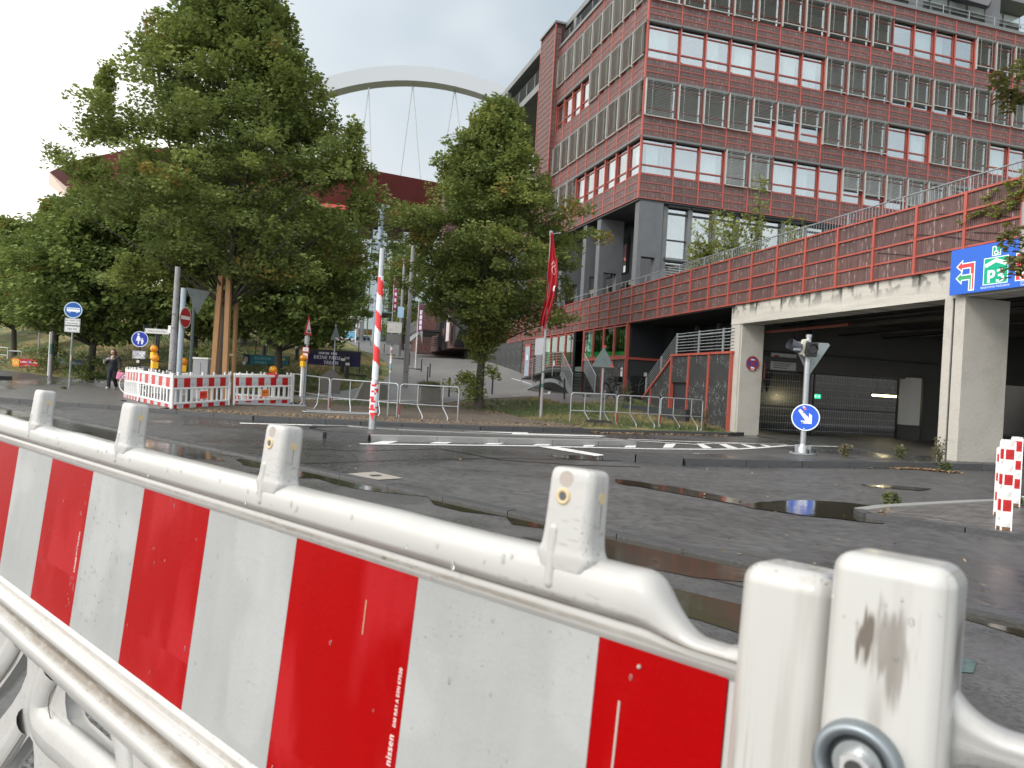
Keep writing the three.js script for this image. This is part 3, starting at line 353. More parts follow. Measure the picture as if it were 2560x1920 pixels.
  // right-hand ground floor glazing: tall mirror-like panes above, blinds below
  const posts = []; for (let k = 0; k < 18; k++) { const x = 1.93 + k * 1.55; posts.push(span(x - 0.14, x + 0.14, 4.5, 11.95, -0.62, -0.36)); }
  part('glazing_post', posts, copingMat, office);
  for (let k = 0; k < 17; k++) { const x = 1.93 + k * 1.55, f = part('window', [span(x + 0.14, x + 1.41, 8.95, 9.03, -0.56, -0.46), span(x + 0.14, x + 1.41, 11.5, 11.6, -0.56, -0.46), span(x + 0.14, x + 1.41, 10.0, 10.06, -0.56, -0.44)], M.dark, office); part('pane', span(x + 0.14, x + 1.41, 8.6, 11.9, -0.535, -0.53), paneMat, f); part('blind_box', put(boxGeo(1.5), x + 0.78, 6.85, -0.45), boxMat, f); part('blind_box', put(boxGeo(1.5), x + 0.78, 9.92, -0.45), boxMat, f); const b = []; for (let y = 5.0; y < 8.75; y += 0.14) b.push(bx(1.28, 0.006, 0.12, x + 0.775, y, -0.46, 0.7)); part('sun_blind', b, blindMat, f); }
  part('room_wall', span(1.75, 30, 4.5, 11.9, -2.6, -2.5), roomDark, office);
  const lampG = new THREE.CylinderGeometry(0.09, 0.09, 0.04, 16); const lp = L(1.75, 11.92, 1.6); part('ceiling_lamp', put(lampG, lp.x, lp.y, lp.z), std([0.9, 0.88, 0.8], 0.5, 0, { emissive: lin(1, 0.93, 0.8), emissiveIntensity: 2.2 }), office);
  { const w = lp.clone().applyAxisAngle(YUP, BT).add(office.position), pl = new THREE.PointLight(lin(1, 0.93, 0.8), 1.0, 12); pl.position.set(w.x, w.y - 0.12, w.z); pl.castShadow = true; scene.add(pl); }
  // set-back top floor with grey frame
  part('penthouse_wall', span(6, 30, 26.1, 29.6, -3.2, -3.0), copingMat, office); part('penthouse_roof', span(5, 30, 29.4, 29.75, -8, -1.6), copingMat, office);
  for (let k = 0; k < 14; k++) { const x = 8.4 + k * 1.6, b = []; for (let y = 26.5; y < 28.6; y += 0.085) b.push(bx(1.4, 0.006, 0.07, x, y, -2.9, 0.6)); const pk = k === 4 || k === 6 || k === 5; part(pk ? 'curtain' : 'sun_blind', pk ? [span(x - 0.6, x + 0.6, 26.2, 28.6, -2.98, -2.95)] : b, pk ? std([0.62, 0.42, 0.38], 0.8) : blindMat, office); part('blind_box', put(boxGeo(1.55), x, 26.62, -3.05), boxMat, office); part('glazing_post', span(x - 0.9, x - 0.72, 26.1, 28.8, -2.98, -2.8), copingMat, office); part('fanlight', span(x - 0.7, x + 0.7, 28.85, 29.3, -2.99, -2.96), std([0.62, 0.70, 0.70], 0.1, 0.4), office); }
  for (const x of [12.4, 18.9, 25.2]) part('frame_column', [span(x, x + 0.62, 26.1, 29.4, -1.5, -0.95), beam(V(x + 0.1, 28.5, -1.3), V(x - 1.3, 29.5, -2.6), 0.5, 0.4)], darkConc, office);
  const pr = []; for (let k = 0; k < 4; k++) pr.push(bar(V(6, 26.4 + 0.25 * k, -0.5), V(30, 26.4 + 0.25 * k, -0.5), 0.018, 0.018, 5)); for (let x = 6; x < 30; x += 2.1) pr.push(bar(V(x, 26.1, -0.5), V(x, 27.2, -0.5), 0.025, 0.025, 5)); part('roof_railing', pr, M.galvDull, office);
}
part('cladding_panels', morePanels, clad[1], office).userData.kind = 'stuff';

// terrace wall: brick-clad band carried over the shop front and the garage mouth. Local: z = -distance along the wall away from the camera, -x faces the street
const wallAt = (s, y, off = 0) => V(off, y, -s), WP = V(7.57, 0, -23.8);
const toWorld = p => p.clone().applyAxisAngle(YUP, BT).add(WP);
{ const t = thing('terrace_wall', 'long brick-clad terrace wall with red steel grid above the garage entrance', 'wall', WP, BT);
  const y0 = 4.45, h = 0.405, S0 = -12.6, S1 = 31; part('wall', [span(0.06, 0.4, 4.42, 6.06, -S1, -S0)], backing, t);
  let k = 0; for (let s = S0; s < S1 - 0.1; s += 1.33, k++) { part('mullion', span(-0.045, 0.05, 4.42, 6.1, -s - 0.035, -s + 0.035), redMetal, t);
    for (let r = 0; r < 4; r++) { const g = once('tp' + r, () => bx(0.05, h - 0.045, 1.26)), o = part('cladding_panel', g, clad[Math.floor(fraying() * 4)], t); const gu = g.attributes.uv; o.position.set(0.022 + fraying() * 0.006, y0 + (r + 0.5) * h, -s - 0.665); } }
  for (let r = 0; r <= 4; r++) part('rail', span(-0.035, 0.05, y0 + r * h - 0.022, y0 + r * h + 0.022, -S1, -S0), redMetal, t);
  part('deck', [span(0.4, 4.6, 4.5, 4.7, -S1, -S0), span(0.4, 30, 4.44, 4.7, -9, 16)], std([0.05, 0.05, 0.052], 0.7), t);
  const rt = thing('terrace_railing', 'thin dark steel railing with upright bars along the top of the terrace wall', 'railing', WP, BT), up = [];
  part('handrail', [bar(V(0.3, 6.52, -7.5), V(0.3, 6.52, 12.6), 0.02), bar(V(0.3, 5.9, -7.5), V(0.3, 5.9, 12.6), 0.012), bar(V(0.3, 6.5, -14.5), V(0.3, 6.5, -7.6), 0.024), bar(V(0.3, 6.5, -24), V(0.3, 6.5, -15.2), 0.024)], M.postGrey, rt);
  for (let s = -12.5; s < 7.5; s += 0.115) up.push(bar(V(0.3, 5.9, -s), V(0.3, 6.51, -s), 0.007, 0.007, 5, false)); part('uprights', up, M.postGrey, rt).userData.kind = 'stuff';
  for (let s = -12.2; s < 6.5; s += 1.9) part('post', bar(V(0.3, 5.9, -s), V(0.3, 6.51, -s), 0.016), M.postGrey, rt); for (let s = 8; s < 24; s += 2.2) part('post', bar(V(0.3, 6.0, -s), V(0.3, 6.5, -s), 0.016), M.postGrey, rt); }

// shop front below the terrace wall
{ const t = thing('shop_front', 'dark panelled shop front with red-framed windows under the terrace wall', 'shop front', WP, BT);
  const gl = (s0, s1, y0, y1, kind) => { const f = part('window', [span(-0.04, 0.06, y0, y1, -s0 - 0.07, -s0), span(-0.04, 0.06, y0, y1, -s1, -s1 + 0.07), span(-0.04, 0.06, y0, y0 + 0.07, -s1 + 0.07, -s0 - 0.07), span(-0.04, 0.06, y1 - 0.07, y1, -s1 + 0.07, -s0 - 0.07)], redDark, t);
    part('pane', span(0.0, 0.006, y0 + 0.07, y1 - 0.07, -s1 + 0.07, -s0 - 0.07), phy([0.62, 0.86, 0.76], 0.01, { transmission: 1, thickness: 0, ior: 1.75 }), f);
    if (kind === 1) part('curtain', span(0.16, 0.18, y0 + 0.1, y1 - 0.1, -s1 + 0.1, -s0 - 0.1 - (s1 - s0) * 0.35), std([0.30, 0.52, 0.46], 0.8), f); return f; };
  const R = [9.02, 10.42, 11.8, 13.15, 14.5]; for (let i = 0; i < 4; i++) { const f = gl(R[i] + 0.02, R[i + 1] - 0.02, 2.86, 4.36, i === 3 ? 1 : 0);
    part('film', span(0.012, 0.016, 2.93, 3.12 + 0.03 * i, -R[i + 1] + 0.1, -R[i] - 0.1), std([0.07, 0.42, 0.12], 0.5), f);
    if (i < 3) { const r = rngOf(i + 40), st = [], bl = []; for (let k = 0; k < 6; k++) { const z = -R[i] - 0.2 - r() * 0.9, y = 3.45 + r() * 0.7; st.push(bar(V(0.016, 3.0, z), V(0.016, y, z), 0.007, 0.007, 5)); const b = new THREE.SphereGeometry(0.075, 8, 6); b.scale(0.08, 1.25, 0.75); b.translate(0.018, y + 0.07, z); bl.push(b); } part('window_sticker', st, std([0.16, 0.42, 0.2], 0.6), f); part('window_sticker', bl, i % 2 ? std([0.55, 0.60, 0.42], 0.6) : std([0.62, 0.32, 0.24], 0.6), f); } }
  const Lw = [16.12, 17.5, 18.86, 20.2, 21.5]; for (let i = 0; i < 4; i++) gl(Lw[i] + 0.02, Lw[i + 1] - 0.02, 2.5, 4.36, i === 3 ? 1 : 0);
  for (const z of [10.42, 11.8, 13.15, 17.5, 18.86, 20.2]) part('mullion', span(-0.06, 0.05, 2.5, 4.42, -z - 0.03, -z + 0.03), redMetal, t);
  part('sill', [span(-0.07, 0.05, 2.74, 2.86, -14.55, -8.95)], redMetal, t);
  for (let k = 0; k < 4; k++) part('wall_panel', span(0.0, 0.06, 0.6, 2.73, -(9.06 + k * 1.37 + 1.34), -(9.06 + k * 1.37)), corr, t);
  for (const s of [8.98, 11.75, 14.55]) part('corner_post', span(-0.05, 0.09, 0.5, 4.42, -s - 0.06, -s + 0.06), redMetal, t);
  part('base_rail', span(-0.06, 0.04, 0.86, 0.94, -14.5, -9), redMetal, t);
  // door recess, doors and panels further up
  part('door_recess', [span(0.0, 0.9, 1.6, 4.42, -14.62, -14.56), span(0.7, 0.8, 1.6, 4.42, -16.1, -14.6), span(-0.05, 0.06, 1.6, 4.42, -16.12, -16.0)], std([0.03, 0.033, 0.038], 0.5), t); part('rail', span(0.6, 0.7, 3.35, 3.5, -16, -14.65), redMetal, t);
  part('wall_panel', span(0, 0.08, 3.3, 4.45, -23.6, -21.6), std([0.36, 0.37, 0.40], 0.6), t); part('door', [span(-0.02, 0.06, 1.7, 3.3, -23.2, -21.9)], std([0.16, 0.17, 0.18], 0.5), t);
  { const g = []; for (let r = 0; r < 7; r++) for (let c = 0; c < 2; c++) g.push(span(0.01, 0.05, 1.66 + r * 0.4, 2.0 + r * 0.4, -23.75 - c * 1.45 - 1.38, -23.75 - c * 1.45)); for (const q of g) part('cladding_panel', q, clad[2], t); part('wall', span(0.05, 0.2, 1.2, 4.45, -26.7, -21.5), backing, t); }
  { const d = part('door', [span(-0.04, 0.0, 1.9, 3.95, -25.7, -24.6)], std([0.30, 0.40, 0.50], 0.4), t); part('notice', span(-0.05, -0.042, 3.0, 3.35, -25.3, -25.05), M.whitePlain, d); part('door_frame', [span(-0.06, 0.01, 1.9, 4.08, -24.6, -24.5), span(-0.06, 0.01, 1.9, 4.08, -25.8, -25.7), span(-0.06, 0.01, 3.95, 4.08, -25.7, -24.6)], redMetal, d); }
  for (let k = 0; k < 14; k++) part('wall_panel', span(0, 0.08, 0.8, 4.44, -26.75 - (k + 1) * 1.5 + 0.03, -26.75 - k * 1.5), corr, t);
  part('base_rail', [beam(V(-0.04, 2.05, -26.6), V(-0.04, 3.5, -47), 0.1, 0.12)], redDark, t);
  part('wall_panel', [span(0.02, 0.1, 0.2, 2.5, -21.6, -16.1)], corrPlain, t); part('room', [span(3.0, 3.1, 0.2, 4.42, -32, -9.2), span(0.3, 3.0, 0.2, 4.42, -32, -31.9), span(0.1, 3.0, 0.9, 2.45, -31.9, -9.2)], std([0.10, 0.13, 0.12], 0.8), t);
  // stair niche between the windows and the garage: return wall, back wall, soffit
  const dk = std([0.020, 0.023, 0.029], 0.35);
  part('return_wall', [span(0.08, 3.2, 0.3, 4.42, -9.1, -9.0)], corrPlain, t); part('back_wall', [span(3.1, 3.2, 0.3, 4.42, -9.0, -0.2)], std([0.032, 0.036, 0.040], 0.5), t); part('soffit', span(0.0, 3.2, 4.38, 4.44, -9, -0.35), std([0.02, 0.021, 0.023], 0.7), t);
  part('window', [span(0.25, 1.95, 2.95, 4.3, -9.0, -8.985)], dk, t).add(Object.assign(shade(new THREE.Mesh(join([span(0.2, 2.0, 2.9, 2.95, -9, -8.95), span(0.2, 0.25, 2.95, 4.32, -9, -8.95), span(1.95, 2.0, 2.95, 4.32, -9, -8.95)]), M.dark)), { name: 'window_frame' }));
  part('rail', span(0.08, 3.1, 2.74, 2.85, -8.98, -8.93), redMetal, t);
  { const g = [], c = []; for (let z = -5.6; z < -0.4; z += 0.13) g.push(span(2.6, 2.62, 2.75, 4.3, z, z + 0.03)); for (const z of [-7.2, -5.4, -4.1, -2.9, -1.6]) c.push(span(2.5, 2.66, 2.6, 4.36, z - 0.07, z + 0.07)); part('grille', g, std([0.09, 0.10, 0.105], 0.5, 0.4), t); for (const q of c) part('grille_post', q, std([0.16, 0.18, 0.19], 0.5, 0.3), t); part('inner_door', span(2.9, 3.0, 2.6, 4.2, -7.0, -5.8), std([0.05, 0.058, 0.052], 0.4), t); }
  // stair block with red posts
  const P = [4.55, 3.16, 1.72, 0.3]; for (let i = 0; i < 3; i++) { if (i === 0) { part('wall_panel', [span(0, 0.1, 1.72, 2.76, -P[0] + 0.05, -P[1] - 0.05)], corr, t); part('door', [span(0.12, 0.16, 0.05, 1.72, -P[0] + 0.12, -P[1] - 0.06)], std([0.028, 0.033, 0.042], 0.45), t); } else part('wall_panel', span(0, 0.1, -0.2, 2.76, -P[i] + 0.05, -P[i + 1] - 0.05), corr, t); }
  for (const s of P) part('mullion', span(-0.05, 0.11, -0.25, 2.78, -s - 0.045, -s + 0.045), redMetal, t); part('rail', span(-0.06, 0.12, 2.76, 2.84, -4.6, -0.22), redMetal, t);
  part('landing', span(0.1, 2.6, 2.6, 2.76, -5.2, -0.3), M.dark, t);
  { const s = new THREE.Shape([[4.6, -0.1], [4.6, 2.62], [7.0, 0.95], [7.0, -0.1]].map(q => new THREE.Vector2(-q[0], q[1]))), g = new THREE.ExtrudeGeometry(s, { depth: 0.1, bevelEnabled: false }); g.applyMatrix4(new THREE.Matrix4().makeBasis(V(0, 0, 1), V(0, 1, 0), V(-1, 0, 0)).setPosition(0.1, 0, 0)); part('stair_cheek', g, corr, t); part('rail', [beam(V(0.0, 2.66, -4.58), V(0.0, 0.98, -7.0), 0.12, 0.08)], redMetal, t); part('mullion', span(-0.03, 0.05, 0.2, 1.5, -6.3, -6.22), redMetal, t);
    const st = []; for (let k = 0; k < 11; k++) st.push(span(0.12, 1.4, 2.6 - k * 0.165 - 0.05, 2.6 - k * 0.165, -4.6 - k * 0.24 - 0.27, -4.6 - k * 0.24)); part('stair_tread', st, M.dark, t); }
  const hr = [], hp = []; for (let k = 0; k < 7; k++) { const y = 2.95 + k * 0.115; hr.push(bar(V(0.05, y, -4.3), V(0.05, y, -0.28), k === 5 ? 0.03 : 0.016, k === 5 ? 0.03 : 0.016, 6)); hr.push(bar(V(0.05, y, -4.3), V(0.05, y - 1.75, -6.85), 0.016, 0.016, 6)); } for (const s of [4.3, 2.6, 0.95]) hp.push(span(0.02, 0.08, 2.8, 3.68, -s - 0.03, -s + 0.03)); for (const [s, y] of [[5.55, 1.95], [6.85, 1.05]]) hp.push(span(0.02, 0.08, y - 0.05, y + 0.85, -s - 0.03, -s + 0.03));
  part('stair_railing', hr, M.galvDull, t); for (const q of hp) part('railing_post', q, M.galvDull, t);
  const nt = std([0.6, 0.6, 0.6], 0.5); part('notice', span(-0.012, 0, 1.85, 2.35, -9.5, -9.3), M.whitePlain, t).add(Object.assign(new THREE.Mesh(put(disc(0.06, 0.004), -0.016, 2.22, -9.4, 0, Math.PI / 2), M.redPaint), { name: 'prohibition_mark' })); part('notice', span(0.95, 1.1, 2.0, 2.17, -8.99, -8.975), nt, t);
  { const tx = canvasTex(256, 256, (x) => { x.fillStyle = '#17191c'; x.fillRect(0, 0, 256, 256); x.strokeStyle = '#8c9094'; x.lineWidth = 3; x.beginPath(); x.moveTo(120, 230); x.bezierCurveTo(120, 120, 130, 40, 165, 30); x.moveTo(60, 120); x.bezierCurveTo(110, 140, 150, 110, 190, 90); x.stroke(); }); const g = new THREE.PlaneGeometry(0.9, 0.9); g.translate(0.75, 1.55, -8.985); part('graffiti', g, std([1, 1, 1], 0.6, 0, { map: tx }), t); }
  // low dark retaining wall in the grass bank before the door
  const rw = single('retaining_wall', beam(V(4.6, 0.28, -28.6), V(6.4, 0.28, -25.3), 0.2, 0.86), corrPlain, 'low dark boarded retaining wall in the grass bank before the garage', 'wall');
}
// garage mouth
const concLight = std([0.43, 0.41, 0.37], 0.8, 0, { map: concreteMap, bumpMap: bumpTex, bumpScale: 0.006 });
const streakMap = dtex(1024, 512, (u, v) => { const n = tf(u, v, 6, 5, 3), st = tf(u, v * 0.06, 40, 3, 6), top = smooth(0.25, 1, v), dr = smooth(0.46, 0.62, st) * top, f = tn(u, v, 256, 2), jt = Math.min(frac(u * 6), 1 - frac(u * 6)), j = (1 - smooth(0.012, 0.045, jt)) * smooth(0.2, 0.9, v); const k = (0.36 + 0.18 * n) * (0.9 + 0.2 * f) * (1 - 0.72 * dr) * (1 - 0.8 * j); return [k, k * 0.965, k * 0.87]; }, true);
streakMap.wrapS = THREE.RepeatWrapping; streakMap.repeat.set(1 / 7.8, 1);
{ const t = thing('parking_garage', 'dark parking garage mouth framed by pale streaked concrete pillars and beam', 'garage', WP, BT);
  const bm = new THREE.BoxGeometry(0.75, 0.66, 13.2); { const uv = bm.attributes.uv, p = bm.attributes.position; for (let i = 0; i < uv.count; i++) uv.setXY(i, p.getZ(i), (p.getY(i) + 0.33) / 0.66); } bm.translate(0.42, 4.09, 6.1); part('beam', bm, std([1, 1, 1], 0.8, 0, { map: streakMap, bumpMap: bumpTex, bumpScale: 0.006 }), t, 'pale concrete beam with dark rain streaks');
  part('pillar', [span(0.06, 0.95, -0.3, 4.42, -0.5, 0.03), span(0.1, 0.95, -0.3, 3.76, 0.03, 0.1)], concLight, t, 'left pillar of the garage mouth');
  part('pillar', [span(0.04, 1.3, 0.0, 3.76, 8.15, 8.36)], concLight, t); part('pillar', [span(0.04, 1.3, 0.0, 3.76, 8.42, 8.68)], concLight, t); part('joint', span(0.07, 1.3, 0, 3.76, 8.36, 8.42), M.dark, t);
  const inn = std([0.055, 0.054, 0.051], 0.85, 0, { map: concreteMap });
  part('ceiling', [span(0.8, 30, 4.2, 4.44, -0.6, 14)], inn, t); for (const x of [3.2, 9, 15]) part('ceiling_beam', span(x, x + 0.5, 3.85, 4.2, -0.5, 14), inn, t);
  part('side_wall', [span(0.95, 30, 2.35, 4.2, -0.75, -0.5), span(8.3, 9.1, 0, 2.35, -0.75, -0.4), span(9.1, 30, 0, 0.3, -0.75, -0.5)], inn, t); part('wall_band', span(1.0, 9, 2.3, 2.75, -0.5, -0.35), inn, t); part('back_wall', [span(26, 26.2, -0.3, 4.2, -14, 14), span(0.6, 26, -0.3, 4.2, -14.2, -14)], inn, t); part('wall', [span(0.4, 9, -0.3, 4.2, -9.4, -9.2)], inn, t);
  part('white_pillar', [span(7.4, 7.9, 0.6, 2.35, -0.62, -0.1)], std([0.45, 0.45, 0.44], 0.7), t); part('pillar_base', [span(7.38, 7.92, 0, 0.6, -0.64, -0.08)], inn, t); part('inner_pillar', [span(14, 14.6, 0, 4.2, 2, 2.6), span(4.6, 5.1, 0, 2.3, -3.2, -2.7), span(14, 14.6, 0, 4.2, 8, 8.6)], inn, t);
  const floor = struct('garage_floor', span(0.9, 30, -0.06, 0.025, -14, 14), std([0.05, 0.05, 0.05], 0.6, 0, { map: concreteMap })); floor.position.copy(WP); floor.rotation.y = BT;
  const mesh = []; for (let x = 1.1; x < 7.4; x += 0.1) mesh.push(span(x, x + 0.006, 0.1, 2.25, -0.6, -0.594)); for (let y = 0.2; y < 2.3; y += 0.25) mesh.push(span(1.05, 7.4, y, y + 0.01, -0.61, -0.6)); part('mesh_gate', mesh, M.galvDull, t).userData.kind = 'stuff'; part('gate_frame', [span(1.05, 1.1, 0.05, 2.3, -0.62, -0.58), span(3.6, 3.66, 0.05, 2.3, -0.62, -0.58), span(7.3, 7.36, 0.05, 2.3, -0.62, -0.58), span(1.1, 7.3, 2.25, 2.3, -0.62, -0.58), span(1.1, 7.3, 1.0, 1.05, -0.62, -0.58)], M.dark, t);
  // cable trays and pipes under the ceiling
  const pp = []; for (const [x, y] of [[2.0, 3.85], [2.5, 3.8], [4.4, 3.7], [6.2, 3.9], [6.35, 3.75]]) pp.push(bar(V(x, y, -0.4), V(x, y, 13), 0.035, 0.035, 6)); for (let z = 0; z < 9; z += 1.5) pp.push(bar(V(2.5, 3.8, z), V(2.5, 4.2, z), 0.012, 0.012, 5)); pp.push(bar(V(1.3, 2.95, -0.45), V(9, 2.95, -0.45), 0.03, 0.03, 6)); part('ceiling_pipe', pp, M.dark, t);
  part('drain_pipe', bent([V(1.05, 3.55, 4.0), V(1.05, 3.55, -0.25), V(1.05, 2.75, -0.25), V(1.25, 2.5, -0.22), V(1.25, 1.95, -0.22), V(1.0, 1.82, -0.25)], 0.055, 10, 0.12), std([0.16, 0.05, 0.035], 0.35, 0.3), t);
  part('notice_box', span(0.96, 1.1, 1.95, 2.6, -0.3, -0.1), M.signBack, t);
  { const tx = canvasTex(256, 220, (x, w, h) => { x.fillStyle = '#8f9190'; x.fillRect(0, 0, w, h); x.strokeStyle = '#222'; x.lineWidth = 6; x.strokeRect(4, 4, w - 8, h - 8); x.fillStyle = '#222'; x.font = 'bold 34px sans-serif'; x.fillText('Mo.', 110, 70); x.fillStyle = '#8c1a1f'; x.beginPath(); x.arc(60, 58, 30, 0, 7); x.fill(); x.fillStyle = '#333'; for (let k = 0; k < 4; k++) x.fillRect(30, 105 + k * 26, 190 - k * 18, 9); }); const g = new THREE.PlaneGeometry(1.1, 0.62); g.translate(2.1, 2.6, -0.33); part('notice', g, std([1, 1, 1], 0.6, 0, { map: tx }), t); }
  // pay sign, exit sign and lit tubes inside
  const tubeMat = std([1, 0.9, 0.6], 0.5, 0, { emissive: lin(1, 0.86, 0.5), emissiveIntensity: 4.2 });
  const lamps = [[at(2215, 990, 27), 1.25, -0.16, 'single bright yellowish tube light hanging in the depth of the garage'], [at(1886, 982, 27), 0.5, 0.0, 'short tube light glimpsed just inside the left garage pillar']];
  for (const [p, l, r, lb] of lamps) { const q = thing('tube_light', lb, 'tube light', p, BT); const g = new THREE.CylinderGeometry(0.04, 0.04, l, 8); g.rotateZ(Math.PI / 2 + r * 0); part('tube', g, tubeMat, q); part('housing', [bx(l + 0.1, 0.05, 0.12, 0, 0.075, 0), bar(V(-l * 0.35, 0.1, 0), V(-l * 0.35, 1.2, 0), 0.008, 0.008, 5), bar(V(l * 0.35, 0.1, 0), V(l * 0.35, 1.2, 0), 0.008, 0.008, 5)], M.dark, q); const pl = new THREE.PointLight(lin(1, 0.86, 0.5), 1.1, 14); pl.position.set(p.x, p.y - 0.12, p.z); pl.castShadow = true; scene.add(pl); }
  { const p = at(2373, 1003, 21.5), q = thing('wall_lamp', 'small yellowish lamp lighting the inner wall beside the right garage pillar', 'lamp', p, BT); part('lamp_glass', new THREE.SphereGeometry(0.06, 10, 8), tubeMat, q); part('lamp_mount', bx(0.12, 0.08, 0.1, 0, 0.1, 0), M.dark, q); const pl = new THREE.PointLight(lin(1, 0.8, 0.42), 0.8, 8); pl.position.copy(p).y -= 0.1; pl.castShadow = true; scene.add(pl); }
  { const p = at(2042, 991, 27), q = thing('exit_sign', 'small glowing green exit sign in the dark behind the mesh gate', 'exit sign', p, BT); part('panel', bx(0.34, 0.17, 0.04), std([0.02, 0.3, 0.14], 0.4, 0, { emissive: lin(0.02, 0.55, 0.25), emissiveIntensity: 1 }), q); const e = std([0.8, 1, 0.9], 0.4, 0, { emissive: lin(0.6, 1, 0.8), emissiveIntensity: 1 }); part('sign_mark', [bx(0.07, 0.07, 0.01, -0.08, 0, 0.025), bx(0.1, 0.03, 0.01, 0.06, 0, 0.025), bx(0.03, 0.08, 0.01, 0.1, 0, 0.026)], e, q); const pl = new THREE.PointLight(lin(0.2, 1, 0.5), 0.05, 4); pl.position.set(p.x, p.y, p.z + 0.15); scene.add(pl); }
  // round no-parking sign on the left pillar
  const np = thing('no_parking_sign', 'round red and blue no-parking sign fixed to the left garage pillar', 'traffic sign', toWorld(V(0.55, 2.44, 0.12)), BT);
  part('disc', disc(0.255, 0.02), M.signBack, np); const npT = canvasTex(256, 256, (x) => { x.fillStyle = '#8d1b24'; x.beginPath(); x.arc(128, 128, 128, 0, 7); x.fill(); x.fillStyle = '#27307f'; x.beginPath(); x.arc(128, 128, 96, 0, 7); x.fill(); x.strokeStyle = '#8d1b24'; x.lineWidth = 30; x.beginPath(); x.moveTo(56, 56); x.lineTo(200, 200); x.moveTo(200, 56); x.lineTo(56, 200); x.stroke(); x.fillStyle = '#e6e8ee'; x.beginPath(); x.moveTo(90, 62); x.lineTo(118, 42); x.lineTo(118, 55); x.lineTo(168, 55); x.lineTo(168, 70); x.lineTo(118, 70); x.lineTo(118, 82); x.fill(); x.beginPath(); x.moveTo(176, 208); x.lineTo(146, 190); x.lineTo(92, 188); x.lineTo(92, 206); x.lineTo(146, 214); x.lineTo(146, 226); x.fill(); });
  const fg = new THREE.CircleGeometry(0.25, 40); fg.translate(0, 0, 0.0125); part('sign_face', fg, std([1, 1, 1], 0.35, 0, { map: npT }), np); part('sticker', bx(0.12, 0.05, 0.004, 0.0, -0.21, 0.016, 0, 0, -0.3), std([0.75, 0.35, 0.35], 0.5), np);
  // blue direction sign
  const px = (s, y) => [(-s - 8.4) / 5.2, 1 - (y - 3.8) / 1.0];
  const sg = thing('parking_sign', 'wide blue parking direction sign with red and green arrows and a green P3', 'sign', toWorld(V(-0.1, 3.8, 8.4)), BT);
  const sT = canvasTex(2048, 394, (x, w, h) => { x.fillStyle = '#2f62c4'; x.fillRect(0, 0, w, h); const S = 394; // 394 px to the metre
    const arrow = (pts, c) => { x.beginPath(); pts.forEach((p, i) => i ? x.lineTo(p[0] * S, p[1] * S) : x.moveTo(p[0] * S, p[1] * S)); x.closePath(); x.fillStyle = c; x.fill(); x.lineWidth = 9; x.strokeStyle = '#e8f2ff'; x.lineJoin = 'miter'; x.stroke(); };
    arrow([[0.16, 0.39], [0.30, 0.27], [0.30, 0.335], [0.60, 0.335], [0.60, 0.94], [0.535, 0.94], [0.535, 0.60], [0.50, 0.60], [0.50, 0.445], [0.30, 0.445], [0.30, 0.51]], '#e8444c'); arrow([[0.16, 0.645], [0.29, 0.53], [0.29, 0.59], [0.54, 0.59], [0.54, 0.94], [0.48, 0.94], [0.48, 0.70], [0.29, 0.70], [0.29, 0.77]], '#3a9a63');
    const sq = (l, t, wd, ht, c) => { x.fillStyle = '#eaf6f4'; x.fillRect(l * S, t * S, wd * S, ht * S); x.fillStyle = c; x.fillRect((l + 0.017) * S, (t + 0.017) * S, (wd - 0.034) * S, (ht - 0.034) * S); };
    sq(0.815, 0.305, 0.56, 0.57, '#04a07c'); x.strokeStyle = '#eaf6f4'; x.lineWidth = 31; x.lineJoin = 'miter'; x.beginPath(); x.moveTo(0.855 * S, 0.475 * S); x.lineTo(1.095 * S, 0.375 * S); x.lineTo(1.335 * S, 0.475 * S); x.stroke(); x.fillStyle = '#f3fbfa'; x.font = 'bold 146px sans-serif'; x.textAlign = 'center'; x.fillText('P3', 1.095 * S, 0.835 * S);
    sq(0.995, 0.075, 0.20, 0.205, '#04a07c'); x.strokeStyle = '#f3fbfa'; x.fillStyle = '#f3fbfa'; x.lineWidth = 7; x.beginPath(); x.arc(1.085 * S, 0.215 * S, 15, 0.2, 5.1); x.stroke(); x.beginPath(); x.arc(1.085 * S, 0.115 * S, 7, 0, 7); x.fill(); x.beginPath(); x.moveTo(1.085 * S, 0.135 * S); x.lineTo(1.085 * S, 0.185 * S); x.lineTo(1.125 * S, 0.19 * S); x.lineTo(1.15 * S, 0.245 * S); x.stroke();
    x.font = '26px sans-serif'; x.fillStyle = '#dfe9fa'; x.fillText('Reservierte Parkplätze', 1.095 * S, 0.945 * S);
    sq(1.53, 0.305, 0.56, 0.57, '#e8444c'); x.strokeStyle = '#f6f3f3'; x.lineWidth = 31; x.beginPath(); x.moveTo(1.57 * S, 0.475 * S); x.lineTo(1.81 * S, 0.375 * S); x.lineTo(2.05 * S, 0.475 * S); x.stroke(); x.fillStyle = '#f6f3f3'; x.font = 'bold 146px sans-serif'; x.fillText('P2', 1.81 * S, 0.835 * S); x.font = '26px sans-serif'; x.fillStyle = '#dfe9fa'; x.fillText('Öffentliche', 1.81 * S, 0.925 * S); x.fillText('Parkplätze', 1.81 * S, 0.985 * S); });
  part('board', span(-0.02, 0.03, 0, 1.0, 0, 5.2), std([0.05, 0.13, 0.45], 0.4), sg); const bf = new THREE.PlaneGeometry(5.2, 1.0); bf.rotateY(-Math.PI / 2); bf.translate(-0.0225, 0.5, 2.6); part('sign_face', bf, std([1, 1, 1], 0.35, 0, { map: sT }), sg);
}
